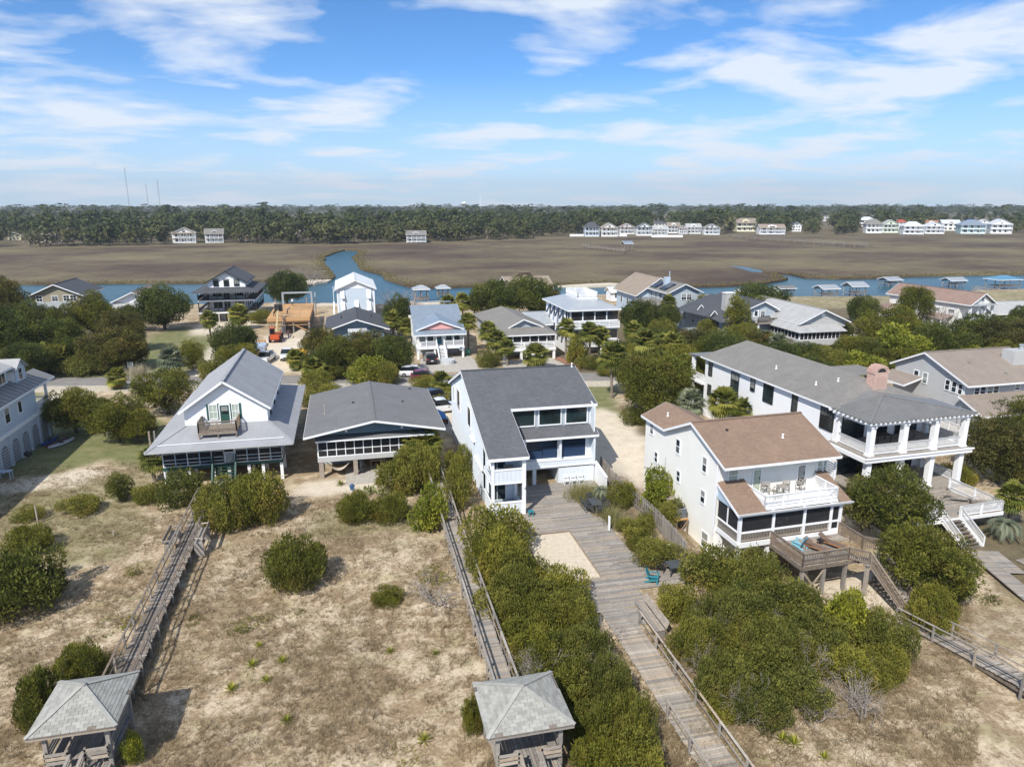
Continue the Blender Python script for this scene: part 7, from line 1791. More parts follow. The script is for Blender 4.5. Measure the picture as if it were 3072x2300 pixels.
# gazebos with shingled hip roofs
SHG = []
for k, c in enumerate(((.33, .325, .29), (.365, .36, .325), (.29, .285, .255))): SHG.append(plain('pale_asphalt_tab%d' % k, c, .92, 0, .12))
def gazebo(label, x0, x1, y0, y1, zf, ze, za, dark=False):
    T = Thing('gazebo', label, 'gazebo', ((x0+x1)/2, (y0+y1)/2, zf-.8)); cx, cy = (x0+x1)/2, (y0+y1)/2
    C = [(x0, y0), (x1, y0), (x1, y1), (x0, y1)]; rr = random.Random(int(x0*7)); cnt = 0
    for i in range(4):
        a, c_ = Vector(C[i]+(ze,)), Vector(C[(i+1) % 4]+(ze,)); ap = Vector((cx, cy, za))
        base = slab(T, [tuple(a), tuple(c_), tuple(ap)], WOODD, .07, 'roof_slope')
        nrm = (c_-a).cross(ap-a).normalized(); e = (c_-a); L = e.length; e.normalize(); upv = (ap-(a+c_)/2); hl = upv.length; upv.normalize()
        rows = int(hl/.155)
        for r_ in range(rows):
            t0, t1 = r_/rows, min(1, (r_+1.12)/rows); l0, l1 = L*t0/2, L*t1/2
            xs0, xs1 = l0, L-l0; tabs = max(1, round((xs1-xs0)/.36)); offs = .18 if r_ % 2 else 0
            edges = [xs0]+[u for u in [offs+k*.36 for k in range(-1, 16)] if xs0+.08 < u < xs1-.08]+[xs1]
            for u0, u1 in zip(edges, edges[1:]):
                if rr.random() < (.10 if r_ == 0 else .0): continue          # tabs blown off the eave
                g = .008
                def P3(u, t, lift): return a+e*u+upv*(hl*t)+nrm*lift
                def cl(u, t): l = L*t/2; return min(max(u, l), L-l)
                tab = MB().prism([P3(u0+g, t0, .022), P3(u1-g, t0, .022), P3(cl(u1-g, t1), t1, .008), P3(cl(u0+g, t1), t1, .008)], -nrm*.012)
                T.part('shingle', tab, rr.choice(SHG), base); cnt += 1
        T.part('hip_cap', MB().beam(a+Vector((0, 0, .028)), ap+Vector((0, 0, .028)), .2, .02), SHG[1], base)
    T.part('finial', MB().lathe((cx, cy, za+.02), [(.16, 0), (.13, .05), (.04, .07)], 8), SHG[2])
    T.part('eave_board', MB().box(x0+.02, x1-.02, y0+.02, y0+.06, ze-.2, ze-.075).box(x0+.02, x1-.02, y1-.06, y1-.02, ze-.2, ze-.075).box(x0+.02, x0+.06, y0+.06, y1-.06, ze-.2, ze-.075).box(x1-.06, x1-.02, y0+.06, y1-.06, ze-.2, ze-.075), WOODGR)
    px = (x0+.55, x1-.55); py = (y0+.45, y1-.45)
    for x in px:
        for y in py: T.part('post', MB().box(x-.09, x+.09, y-.09, y+.09, zf-1.6, ze-.05), WOODGR)
    T.part('beam', MB().box(px[0]-.1, px[1]+.1, py[0]-.06, py[0]+.06, ze-.32, ze-.12).box(px[0]-.1, px[1]+.1, py[1]-.06, py[1]+.06, ze-.32, ze-.12), WOODG)
    n = int((px[1]-px[0])/.15)
    for k in range(n): xx = px[0]+(px[1]-px[0])*(k+.5)/n; T.part('floor_plank', MB().box(xx-.068, xx+.068, py[0]-1.2, py[1]+.3, zf-.05, zf), WOODG)
    for s, x in ((-1, px[0]), (1, px[1])):
        be = T.part('bench_seat', MB().box(x-s*.02, x-s*.42, py[0], py[1], zf+.42, zf+.46), WOODG)
        for k in range(3): T.part('back_slat', MB().box(x-s*.02, x+s*.02, py[0]-.3, py[1], zf+.58+k*.19, zf+.72+k*.19), WOODG, be)
        for y in (py[0]+.1, (py[0]+py[1])/2, py[1]-.1): T.part('bench_leg', MB().box(x-s*.36, x-s*.42, y-.04, y+.04, zf, zf+.42), WOODGR, be)
        # return benches either side of the front opening
        rb_ = T.part('front_bench', MB().box(x, x-s*.95, py[0]-.2, py[0]+.15, zf+.42, zf+.46), WOODL)
        for k in range(3): T.part('back_slat', MB().box(x+s*.02, x-s*.98, py[0]-.3, py[0]-.26, zf+.52+k*.22, zf+.66+k*.22), WOODL, rb_)
        T.part('bench_leg', MB().box(x-s*.9, x-s*.98, py[0]-.3, py[0]-.2, zf-.2, zf+1.15), WOODGR, rb_)
        railing(T, (x-s*1.02, py[0]-1.2, zf-.1), (x-s*1.02, py[0]-.3, zf), .95, WOODG, 2, rails=((.35, .1), (.65, .1)))
gazebo('left gazebo with pale shingled hip roof missing a few eave tabs', -15.1, -11.4, 30.9, 34.95, .75, 2.95, 3.95)
gazebo('right gazebo with pale shingled hip roof beside the thicket', 4.95, 9.03, 26.3, 30.2, .70, 2.95, 3.9)
# picket fence between D and E
T = Thing('picket_fence', 'curving grey wooden picket fence between the deck and the cream house', 'fence', (23.7, 54, 0))
FP = [(23.7, 63.2), (23.5, 60), (23.45, 57), (23.6, 54), (23.8, 51), (23.75, 48.5), (23.7, 46.5), (23.5, 44.2)]
def fpos(t):
    t *= len(FP)-1; i = min(int(t), len(FP)-2); a, c_ = Vector(FP[i]+(0,)), Vector(FP[i+1]+(0,)); return a.lerp(c_, t-i)
pk = MB().box(-.012, .012, -.065, .065, 0, 1.62).prism([(-.012, -.065, 1.62), (-.012, .065, 1.62), (-.012, 0, 1.72)], (.024, 0, 0)); pkm = mesh_from('picket', pk.v, pk.f, WOODGR)
rr = random.Random(2)
for i in range(128):
    p = fpos((i+.5)/128); g = hgt(p.x, p.y)-.05
    o = T.share('picket', pkm, (p.x+(.03 if i % 2 else -.03), p.y, g+rr.uniform(-.03, .04)), rz=rr.uniform(-.05, .05)); o.rotation_euler = (rr.uniform(-.02, .02), rr.uniform(-.02, .02), rr.uniform(-.05, .05))
for i in range(9):
    p = fpos(i/8); T.part('post', MB().box(p.x-.05, p.x+.05, p.y-.05, p.y+.05, -.4, 1.55), WOODGR)
    if i < 8:
        q = fpos((i+1)/8)
        for z in (.35, 1.3): T.part('stringer', MB().beam((p.x, p.y, z), (q.x, q.y, z), .04, .09), WOODGR)
# ------------------------------------------------------------------ vehicles
RUBBER = plain('tyre_rubber', (.018, .018, .018), .85); RIM = plain('alloy_rim', (.42, .42, .43), .35, .7)
CARGL = glass('car_glass', (.012, .015, .017), .05); LAMP = plain('headlight_lens', (.72, .74, .76), .15); LAMPR = plain('tail_lamp', (.35, .02, .015), .25); TRIMK = plain('black_plastic', (.02, .02, .022), .6)
def carpaint(name, col):
    m, nt, b = newmat(name); b.inputs['Base Color'].default_value = c4(col); b.inputs['Roughness'].default_value = .28; b.inputs['Coat Weight'].default_value = .6; b.inputs['Metallic'].default_value = .1
    return m
def loft(mb, secs):
    n = len(secs[0]); b0 = len(mb.v)
    for s in secs: mb.v += [tuple(p) for p in s]
    for i in range(len(secs)-1):
        for j in range(n): mb.f.append((b0+i*n+j, b0+i*n+(j+1) % n, b0+(i+1)*n+(j+1) % n, b0+(i+1)*n+j))
    mb.f.append(tuple(b0+j for j in reversed(range(n)))); mb.f.append(tuple(b0+(len(secs)-1)*n+j for j in range(n)))
    return mb
def vehicle(label, x, y, heading, paintm, kind='suv', cat='car', name='parked_car', z=.06, L=4.6, W=1.85):
    """nose towards +x before turning by heading (degrees)"""
    T = Thing(name, label, cat, rot2((x, y, z), -R(heading)), heading); X, Y = T.o[0], T.o[1]; h = L/2; w = W/2
    def sec(px, zb, zt, wb, wt): return [(X+px, Y-wb, z+zb), (X+px, Y-w*1.0 if wb > .8 else Y-wb, z+(zb+zt)*.5), (X+px, Y-wt, z+zt), (X+px, Y+wt, z+zt), (X+px, Y+w if wb > .8 else Y+wb, z+(zb+zt)*.5), (X+px, Y+wb, z+zb)]
    if kind == 'suv':
        prof = [(-h, .45, .95, w*.86, w*.80), (-h+.12, .32, 1.02, w*.95, w*.90), (-h+.9, .28, 1.04, w*.97, w*.93), (.6, .28, 1.02, w*.97, w*.93), (h-1.0, .30, .98, w*.97, w*.9), (h-.25, .34, .82, w*.92, w*.82), (h, .45, .66, w*.82, w*.74)]
        cab = [(-h+.22, 1.0, 1.12, w*.86, w*.78), (-h+.55, 1.0, 1.60, w*.9, w*.72), (-.2, 1.0, 1.68, w*.9, w*.74), (.55, 1.0, 1.62, w*.9, w*.72), (1.25, .98, 1.02, w*.86, w*.80)]; roof = (-h+.55, .55, 1.66)
    else:                                     # pickup with crew cab
        prof = [(-h, .55, 1.05, w*.9, w*.88), (-h+.1, .42, 1.12, w*.97, w*.94), (-.4, .38, 1.12, w*.98, w*.95), (h-1.3, .38, 1.14, w*.98, w*.93), (h-.2, .42, 1.06, w*.95, w*.86), (h, .5, .9, w*.88, w*.8)]
        cab = [(-.75, 1.1, 1.2, w*.9, w*.86), (-.55, 1.1, 1.82, w*.92, w*.76), (.5, 1.1, 1.86, w*.92, w*.78), (.75, 1.1, 1.78, w*.92, w*.76), (1.45, 1.1, 1.16, w*.88, w*.84)]; roof = (-.5, .7, 1.86)
    bd = MB(); loft(bd, [sec(*p) for p in prof]); body_ = T.part('body', bd, paintm)
    T.part('window_band', loft(MB(), [sec(*p) for p in cab]), CARGL)
    rz_ = roof[2]; T.part('roof_panel', loft(MB(), [[(X+px, Y-wt, z+zb), (X+px, Y-wt*.92, z+zt), (X+px, Y+wt*.92, z+zt), (X+px, Y+wt, z+zb)] for px, zb, zt, wt in ((roof[0]-.05, rz_-.08, rz_-.03, w*.74), ((roof[0]+roof[1])/2, rz_-.02, rz_+.05, w*.77), (roof[1]+.05, rz_-.08, rz_-.02, w*.74))]), paintm)
    if kind == 'suv':
        for s in (-1, 1): T.part('pillar', MB().beam((X-.9, Y+s*w*.9, z+1.02), (X-.95, Y+s*w*.75, z+1.62), .12, .03), paintm); T.part('pillar', MB().beam((X+.1, Y+s*w*.9, z+1.0), (X+.05, Y+s*w*.75, z+1.64), .1, .03), TRIMK)
    else:
        T.part('cargo_bed', MB().box(X-h+.15, X-.85, Y-w*.8, Y+w*.8, z+1.121, z+1.127), TRIMK)
    for s in (-1, 1):
        for px in (-h+.85, h-.9):
            wh = T.part('wheel', MB().add(*(lambda q: (q.v, q.f))(MB().tube([(X+px, Y+s*(w-.24), z+.34), (X+px, Y+s*(w+.01), z+.34)], .345, 16))), RUBBER)
            T.part('rim', MB().tube([(X+px, Y+s*(w-.02), z+.34), (X+px, Y+s*(w+.025), z+.34)], .21, 12), RIM, wh)
        T.part('headlight', MB().box(X+h-.28, X+h-.02, Y+s*w*.58, Y+s*w*.86, z+.66, z+.80), LAMP); T.part('tail_light', MB().box(X-h-.01, X-h+.16, Y+s*w*.66, Y+s*w*.92, z+.85, z+1.05), LAMPR)
        T.part('mirror', MB().box(X+.85, X+1.02, Y+s*(w-.02), Y+s*(w+.16), z+1.02, z+1.16), paintm)
    T.part('bumper', MB().box(X+h-.16, X+h+.04, Y-w*.84, Y+w*.84, z+.4, z+.58), TRIMK); T.part('bumper', MB().box(X-h-.05, X-h+.15, Y-w*.86, Y+w*.86, z+.42, z+.6), TRIMK); T.part('grille', MB().box(X+h-.14, X+h+.015, Y-w*.45, Y+w*.45, z+.62, z+.78), TRIMK)
    T.part('number_plate', MB().box(X-h-.065, X-h-.05, Y-.22, Y+.22, z+.64, z+.78), WHITE)
    return T
P_WHITE = carpaint('white_car_paint', (.78, .79, .80)); P_MAROON = carpaint('maroon_car_paint', (.16, .02, .045)); P_BLACK = carpaint('black_car_paint', (.012, .014, .018)); P_SLATE = carpaint('slate_car_paint', (.05, .065, .085))
vehicle('white hatchback SUV parked at the roadside before the pink-gabled house', 9.3, 108.2, -8, P_WHITE)
vehicle('small maroon car half hidden behind the roadside bushes', 10.6, 105.0, -8, P_MAROON, L=4.1, W=1.75)
vehicle('black SUV parked nose-in beside the stairs of the pink-gabled house', 12.9, 117.3, 92, P_BLACK, z=.1)
vehicle('white pickup truck facing the road on the construction sand', -10.8, 126.4, -92, P_WHITE, 'pickup', 'truck', 'pickup_truck', L=5.6, W=2.0, z=0)
vehicle('white pickup truck in tree shade behind the gabled house roof', -14.2, 124.6, -100, P_WHITE, 'pickup', 'truck', 'pickup_truck', L=5.6, W=2.0, z=0)
vehicle('dark slate SUV parked behind the low grey-roofed house', 11.0, 93.4, 10, P_SLATE, z=0)
vehicle('white pickup truck between the low house and the white house', 10.6, 87.6, 8, P_WHITE, 'pickup', 'truck', 'pickup_truck', L=5.2, W=1.9, z=0)
# boat on trailer, blue cover
T = Thing('boat_trailer', 'boat on a trailer under a blue cover beside the low house', 'boat', (9.9, 83.6, 0))
T.part('hull', loft(MB(), [[(9.9-w, y, .55+k), (9.9-w*1.1, y, 1.0), (9.9+w*1.1, y, 1.0), (9.9+w, y, .55+k)] for y, w, k in ((81.4, .75, 0), (83, .85, 0), (84.6, .7, .05), (85.6, .25, .2))]), plain('red_brown_hull', (.24, .08, .04), .4))
T.part('cover', loft(MB(), [[(9.9-w, y, 1.0), (9.9-.1, y, 1.0+hh), (9.9+.1, y, 1.0+hh), (9.9+w, y, 1.0)] for y, w, hh in ((81.3, .86, .1), (82.6, .95, .4), (84, .95, .45), (85.4, .4, .15))]), plain('blue_tarp', (.05, .22, .50), .6))
T.part('trailer_frame', MB().box(9.3, 9.4, 81.2, 86.5, .35, .45).box(10.4, 10.5, 81.2, 86.5, .35, .45), MT_GREY)
for s in (-1, 1): T.part('wheel', MB().tube([(9.9+s*.95, 82.6, .3), (9.9+s*1.12, 82.6, .3)], .3, 12), RUBBER)
# telehandler
T = Thing('telehandler', 'orange telescopic handler with raised cream boom at the timber frame', 'telehandler', (-14.2, 143.5, 0))
OR = plain('orange_machine_paint', (.55, .09, .025), .4); BOOMC = plain('cream_machine_paint', (.46, .37, .20), .6)
T.part('chassis', MB().box(-15.1, -13.3, 141.6, 146.6, .7, 1.35).box(-14.9, -13.5, 141.5, 142.3, .55, 1.5), OR); T.part('counterweight', MB().box(-14.95, -13.45, 141.2, 141.7, .8, 1.7), OR)
T.part('cab', MB().box(-15.2, -14.4, 143.0, 144.6, 1.35, 2.6), CARGL); T.part('cab_roof', MB().box(-15.25, -14.35, 142.95, 144.65, 2.6, 2.68), OR)
T.part('boom', MB().beam((-13.9, 142.4, 1.9), (-13.9, 149.0, 5.4), .3, .36), BOOMC); T.part('boom_tip', MB().beam((-13.9, 148.6, 5.2), (-13.9, 150.3, 6.1), .3, .34), TRIMK)
T.part('fork_carriage', MB().box(-14.7, -13.1, 150.2, 150.4, 4.9, 6.3).box(-14.5, -14.3, 150.4, 151.7, 4.9, 5.0).box(-13.5, -13.3, 150.4, 151.7, 4.9, 5.0), TRIMK)
for s in (-1, 1):
    for yy in (142.3, 145.7): wh = T.part('wheel', MB().tube([(-14.2+s*.75, yy, .65), (-14.2+s*1.2, yy, .65)], .65, 16), RUBBER); T.part('rim', MB().tube([(-14.2+s*1.18, yy, .65), (-14.2+s*1.23, yy, .65)], .33, 10), OR, wh)
# skip
T = Thing('dumpster', 'yellow open-topped skip beside the white pickup on the construction sand', 'skip', (-8.4, 119.6, 0))
YL_ = plain('yellow_skip_paint', (.62, .36, .03), .5, 0, .25)
def skip_wall(a, c_, top): T.part('skip_wall', MB().prism([a, c_, (c_[0], c_[1], top), (a[0], a[1], top)], (.06, .06, 0)), YL_)
skip_wall((-9.4, 118, .1), (-7.4, 118, .1), 1.9); skip_wall((-9.6, 118.1, .1), (-9.6, 124, .1), 1.9); skip_wall((-7.3, 118.1, .1), (-7.3, 124, .1), 1.9); skip_wall((-9.6, 124, .1), (-7.3, 124, .1), 1.9)
T.part('skip_floor', MB().box(-9.6, -7.3, 118.1, 124, .08, .2), YL_)
for k in range(5): T.part('rib', MB().box(-9.68, -9.6, 118.6+k*1.2, 118.75+k*1.2, .15, 1.85), YL_)
T.part('skip_end', MB().prism([(-9.5, 118.02, 1.9), (-7.3, 118.02, 1.9), (-7.4, 119.6, 2.9), (-9.3, 119.6, 2.9)], (0, .06, -.05)), YL_)
# lumber, sand pile, ladder, sign
T = Thing('lumber_stack', 'stack of fresh boards by the orange handler', 'lumber', (-16.3, 138.5, 0), 0)
for i in range(5):
    for j in range(4): T.part('board', MB().box(-17.0+j*.3, -16.74+j*.3, 136.4+.1*(i % 3), 140.6+.15*(j % 2), .1+i*.17, .24+i*.17), WOODN)
for yy in (137, 139.8): T.part('bearer', MB().box(-17.05, -15.75, yy-.06, yy+.06, 0, .1), WOODGR)
T = Thing('lumber_bundle', 'wrapped bundle of timber with blue-white sheeting behind the shaded pickup', 'lumber', (-16.0, 131.5, 0))
T.part('timber', MB().box(-17.2, -14.9, 129.6, 133.4, .12, 1.5), WOODN); T.part('sheeting', MB().box(-17.25, -14.85, 129.55, 133.45, 1.0, 1.72), plain('wrap_sheet', (.42, .50, .62), .4, 0, .4)); T.part('bearer', MB().box(-17, -15, 130, 130.2, 0, .12), WOODGR)
def pile(label, x, y, r, h, mat):
    rs = np.random.RandomState(int(abs(x)*10)); m = MB(); n = 18; k = 7
    for i in range(k):
        t = i/(k-1); 
        for j in range(n): a = 2*math.pi*j/n; rr_ = r*(1-t)*(1+.12*math.sin(3*a+t*4)+rs.uniform(-.04, .04)); m.v.append((x+rr_*math.cos(a), y+rr_*math.sin(a), -.1+h*(t**.85)))
    for i in range(k-1):
        for j in range(n): m.f.append((i*n+j, i*n+(j+1) % n, (i+1)*n+(j+1) % n, (i+1)*n+j))
    solo('sand_pile', m, mat, label, 'sand pile', (x, y, 0))
pile('heap of sand at the front right of the timber frame', -9.6, 148.6, 2.8, 1.5, plain('grey_sand', (.42, .36, .27), .95))
T = Thing('ladder', 'aluminium ladder leaning on the front of the timber frame', 'ladder', (-13.0, 148.7, 0))
for s in (-.22, .22): T.part('rail', MB().beam((-13+s, 148.3, 0), (-13+s, 149.35, 4.3), .05, .07), RIM)
for k in range(12): t = (k+.5)/12; T.part('rung', MB().tube([(-13.22, 148.3+1.05*t, 4.3*t), (-12.78, 148.3+1.05*t, 4.3*t)], .02, 5), RIM)
T = Thing('sale_sign', 'small white sign on the lawn across the street at the left', 'sign', (-34.7, 122.2, 0))
T.part('board', MB().box(-35.15, -34.25, 122.15, 122.2, .5, 1.5), WHITE); T.part('post', MB().box(-34.98, -34.9, 122.2, 122.28, -.2, 1.4), WHITE); T.part('post', MB().box(-34.5, -34.42, 122.2, 122.28, -.2, 1.4), WHITE)
for k in range(3): T.part('print_line', MB().box(-34.95, -34.45, 122.142, 122.149, .75+k*.22, .83+k*.22), GREYWALL)
# ------------------------------------------------------------------ people at the building site
def person(label, x, y, z, face, shirt, legs, bend=0.0, arm=0.0, stride=.12):
    J = {'pelvis': (0, 0, .95), 'chest': (0, -.05-bend*.35, 1.32-bend*.12), 'neck': (0, -.08-bend*.55, 1.52-bend*.22), 'head': (0, -.10-bend*.66, 1.68-bend*.27),
         'hl': (.10, 0, .92), 'kl': (.12, -stride, .50), 'al': (.12, -stride*.6, .08), 'tl': (.13, -stride*.6-.18, .04), 'hr': (-.10, 0, .92), 'kr': (-.12, stride*.5, .50), 'ar': (-.12, stride*1.4, .08), 'tr': (-.13, stride*1.4-.18, .04),
         'sl': (.19, -.06-bend*.45, 1.46-bend*.2), 'el': (.27, -.12-bend*.5-arm*.2, 1.18-bend*.2), 'wl': (.25, -.26-bend*.5-arm*.3, .98+arm*.2-bend*.1), 'sr': (-.19, -.06-bend*.45, 1.46-bend*.2), 'er': (-.27, -.10-bend*.5, 1.18-bend*.2), 'wr': (-.25, -.2-bend*.5, .96-bend*.1)}
    rad = {'pelvis': .15, 'chest': .17, 'neck': .065, 'head': .105, 'hl': .11, 'kl': .075, 'al': .05, 'tl': .045, 'hr': .11, 'kr': .075, 'ar': .05, 'tr': .045, 'sl': .075, 'el': .05, 'wl': .04, 'sr': .075, 'er': .05, 'wr': .04}
    ks = list(J); E_ = [('pelvis', 'chest'), ('chest', 'neck'), ('neck', 'head'), ('pelvis', 'hl'), ('hl', 'kl'), ('kl', 'al'), ('al', 'tl'), ('pelvis', 'hr'), ('hr', 'kr'), ('kr', 'ar'), ('ar', 'tr'), ('chest', 'sl'), ('sl', 'el'), ('el', 'wl'), ('chest', 'sr'), ('sr', 'er'), ('er', 'wr')]
    me = bpy.data.meshes.new('person'); me.from_pydata([J[k] for k in ks], [(ks.index(a), ks.index(b_)) for a, b_ in E_], [])
    o = link('person', me, None, (x, y, z), R(face)); tag(o, label, 'person')
    sk = o.modifiers.new('skin', 'SKIN'); sv = me.skin_vertices[0].data
    for i, k in enumerate(ks): sv[i].radius = (rad[k], rad[k]); sv[i].use_root = (k == 'pelvis')
    o.modifiers.new('sub', 'SUBSURF').levels = 1; o.modifiers['sub'].render_levels = 2
    mat, nt, b = newmat('clothes_'+label[:12].replace(' ', '_'))
    sx = N(nt, 'ShaderNodeSeparateXYZ'); nt.links.new(N(nt, 'ShaderNodeTexCoord').outputs['Object'], sx.inputs[0])
    r = N(nt, 'ShaderNodeValToRGB'); r.color_ramp.interpolation = 'CONSTANT'; mm = N(nt, 'ShaderNodeMath', operation='DIVIDE'); nt.links.new(sx.outputs[2], mm.inputs[0]); mm.inputs[1].default_value = 2
    nt.links.new(mm.outputs[0], r.inputs[0]); e = r.color_ramp.elements
    e[0].position = 0; e[0].color = (.05, .04, .035, 1); e[1].position = .06; e[1].color = c4(legs)
    q = e.new(.47); q.color = c4(shirt); q = e.new((1.54-bend*.22)/2); q.color = (.42, .25, .18, 1)
    nt.links.new(r.outputs[0], b.inputs['Base Color']); b.inputs['Roughness'].default_value = .8; me.materials.append(mat)
    hair = MB().lathe((J['head'][0], J['head'][1]+.02, J['head'][2]+.02), [(.115, -.02), (.12, .04), (.09, .1), (.02, .13)], 10); link('hair', mesh_from('hair', hair.v, hair.f, BARK), o)
    return o
person('person in dark shirt and jeans standing on the sand beside the ladder', -12.0, 145.6, 0, 160, (.10, .05, .06), (.05, .07, .13))
person('person in dark clothes bending over on the plywood floor, left', -15.0, 152.2, 3.58, 60, (.03, .03, .035), (.04, .04, .05), .8)
person('person in grey shirt crouching over tools on the middle of the plywood floor', -12.6, 154.5, 3.58, 100, (.12, .13, .15), (.05, .05, .06), .7)
person('person in white shirt standing at the back of the plywood floor', -12.4, 167.5, 3.58, 180, (.6, .6, .6), (.04, .05, .09), .15)
# ------------------------------------------------------------------ furniture
def adirondack(label, x, y, z, face, mat):
    T = Thing('adirondack_chair', label, 'chair', rot2((x, y, z), -R(face)), face); X, Y = T.o[0], T.o[1]
    for k in range(5): T.part('seat_slat', MB().prism([(X-.28, Y-.34+k*.12, z+.38-k*.03), (X+.28, Y-.34+k*.12, z+.38-k*.03), (X+.28, Y-.24+k*.12, z+.355-k*.03), (X-.28, Y-.24+k*.12, z+.355-k*.03)], (0, 0, -.025)), mat)
    for k in range(5): xx = X-.26+k*.13; hh = .95+.06*(1-abs(k-2)/2); T.part('back_slat', MB().beam((xx, Y+.22, z+.24), (xx+(k-2)*.012, Y+.52, z+hh), .115, .025), mat)
    for s in (-1, 1):
        T.part('arm', MB().box(X+s*.30, X+s*.43, Y-.42, Y+.34, z+.55, z+.58), mat); T.part('leg', MB().box(X+s*.31, X+s*.36, Y-.38, Y-.28, z, z+.55), mat); T.part('leg', MB().beam((X+s*.30, Y-.30, z+.33), (X+s*.30, Y+.55, z+.05), .04, .11), mat)
    return T
TEALC = plain('teal_poly', (.03, .22, .27), .5); LBLUE = plain('light_blue_poly', (.24, .52, .62), .5)
def wE(x, y): return rot2((x, y), R(2.3))[:2]
adirondack('light blue adirondack chair on the raised sun deck', *wE(33.1, 40.7), 1.35, -150, LBLUE)
adirondack('teal adirondack chair at the right end of the main deck by the bushes', 19.9, 41.9, .1, 60, TEALC)
def slat_chair(label, x, y, z, face, mat, seat=.45, back=.95, arms=True, name='chair', group=None):
    T = Thing(name, label, 'chair', rot2((x, y, z), -R(face)), face, group); X, Y = T.o[0], T.o[1]; w = .25
    for k in range(4): T.part('seat_slat', MB().box(X-w, X+w, Y-.24+k*.12, Y-.135+k*.12, z+seat-.03, z+seat), mat)
    for k in range(4): T.part('back_slat', MB().box(X-w+.03, X+w-.03, Y+.25+k*.015, Y+.275+k*.015, z+seat+.12+k*(back-seat-.12)/4, z+seat+.12+(k+.62)*(back-seat-.12)/4), mat)
    for sx in (-1, 1):
        T.part('leg', MB().box(X+sx*(w-.02)-.025, X+sx*(w-.02)+.025, Y-.25, Y-.2, z, z+seat+(.2 if arms else 0)), mat); T.part('leg', MB().beam((X+sx*(w-.02), Y+.23, z), (X+sx*(w-.02), Y+.31, z+back), .05, .05), mat)
        if arms: T.part('arm', MB().box(X+sx*w-.03, X+sx*w+.04, Y-.27, Y+.27, z+seat+.2, z+seat+.235), mat)
        if seat > .6: T.part('foot_rail', MB().box(X+sx*w-.02, X+sx*w+.02, Y-.22, Y+.22, z+.2, z+.24), mat)
    return T
DRIFT = plain('driftwood_grey', (.36, .33, .29), .7); CHAR = plain('charcoal_poly', (.06, .068, .075), .55)
for k, (x, y, f, l) in enumerate(((32.6, 43.4, 200, 'driftwood grey bar chair left of the balcony table'), (34.3, 44.3, 150, 'driftwood grey bar chair right behind the balcony table'), (35.5, 44.2, 200, 'driftwood grey bar chair alone by the balcony door'), (32.55, 44.5, 170, 'driftwood grey bar chair behind the balcony table, at the left'))): slat_chair(l, *wE(x, y), 4.1, f, DRIFT, .72, 1.2, name='bar_chair')
simple_table('tall driftwood grey bar table on the white balcony', 33.5, 43.6, 4.1, .75, .75, .95, DRIFT, 2.3)
def lounger(label, x, y, z, face, frame, cloth, up=.25):
    T = Thing('sun_lounger', label, 'lounger', rot2((x, y, z), -R(face)), face); X, Y = T.o[0], T.o[1]
    T.part('sling', MB().prism([(X-.28, Y-1.0, z+.34), (X+.28, Y-1.0, z+.34), (X+.28, Y+.25, z+.34), (X-.28, Y+.25, z+.34)], (0, 0, -.03)), cloth); T.part('backrest', MB().prism([(X-.28, Y+.26, z+.35), (X+.28, Y+.26, z+.35), (X+.28, Y+.92, z+.35+up*1.6), (X-.28, Y+.92, z+.35+up*1.6)], (0, 0, -.04)), cloth)
    for s in (-1, 1):
        T.part('side_rail', MB().box(X+s*.29, X+s*.34, Y-1.02, Y+.9, z+.27, z+.34), frame); T.part('arm', MB().box(X+s*.32, X+s*.38, Y+.1, Y+.6, z+.5, z+.53), frame)
        for yy in (-.85, .65): T.part('leg', MB().box(X+s*.29, X+s*.34, Y+yy-.03, Y+yy+.03, z, z+.3), frame)
    return T
ORW = wood('orange_teak', (.30, .13, .05), (.42, .22, .10)); BRC = plain('brown_sling', (.17, .12, .09), .8)
lounger('orange wood lounger with brown sling, left one on the raised sun deck', *wE(34.1, 40.0), 1.35, 28, ORW, BRC); lounger('orange wood lounger with brown sling, right one on the raised sun deck', *wE(35.6, 40.3), 1.35, 28, ORW, BRC)
simple_table('tiny dark side table between the two orange loungers', 34.95, 40.7, 1.35, .4, .4, .4, TRIMK, 2.3, .03)
lounger('weathered grey lounger on the deck below the white columns', *wE(53.6, 46.2), .42, 65, WOODG, WOODG, .4); lounger('weathered grey lounger by the right railing of the columned deck', *wE(54.9, 45.0), .42, 75, WOODG, WOODG, .15)
simple_table('charcoal dining table on the main deck', 20.0, 54.5, .1, .95, 1.6, .74, CHAR)
for x, y, f, l in ((19.25, 55.0, 90, 'far left'), (19.25, 54.1, 90, 'near left'), (20.75, 55.1, -90, 'far right'), (20.8, 54.1, -80, 'near right'), (20.0, 53.35, 180, 'near end'), (20.0, 55.75, 0, 'far end')): slat_chair('charcoal patio chair at the %s of the dining table' % l, x, y, .1, f, CHAR, name='patio_chair')
for k, l in enumerate(('left', 'middle', 'right')): slat_chair('white folding chair, %s of three against the white garage wall' % l, 19.3+k*.72, 60.5, .1, 0, WHITE, .45, .85, False, 'folding_chair')
simple_table('small teal side table at the corner post of the white house', 14.25, 54.5, .1, .45, .45, .45, TEALC)
simple_table('dark square table at the right end of the main deck', 21.9, 42.7, .1, 1.1, 1.1, .72, CHAR)
for x, y, f, l in ((21.0, 43.1, 70, 'left'), (22.2, 43.75, 0, 'far')): slat_chair('dark metal chair on the %s side of the square deck table' % l, x, y, .1, f, TRIMK, name='metal_chair')
for k, (x, l) in enumerate(((31.0, 'left'), (33.6, 'right'))): slat_chair('white rocking chair inside the screened porch, %s one' % l, *wE(x, 43.4), 1.6, 150+60*k, WHITE, .42, 1.05, name='rocking_chair')
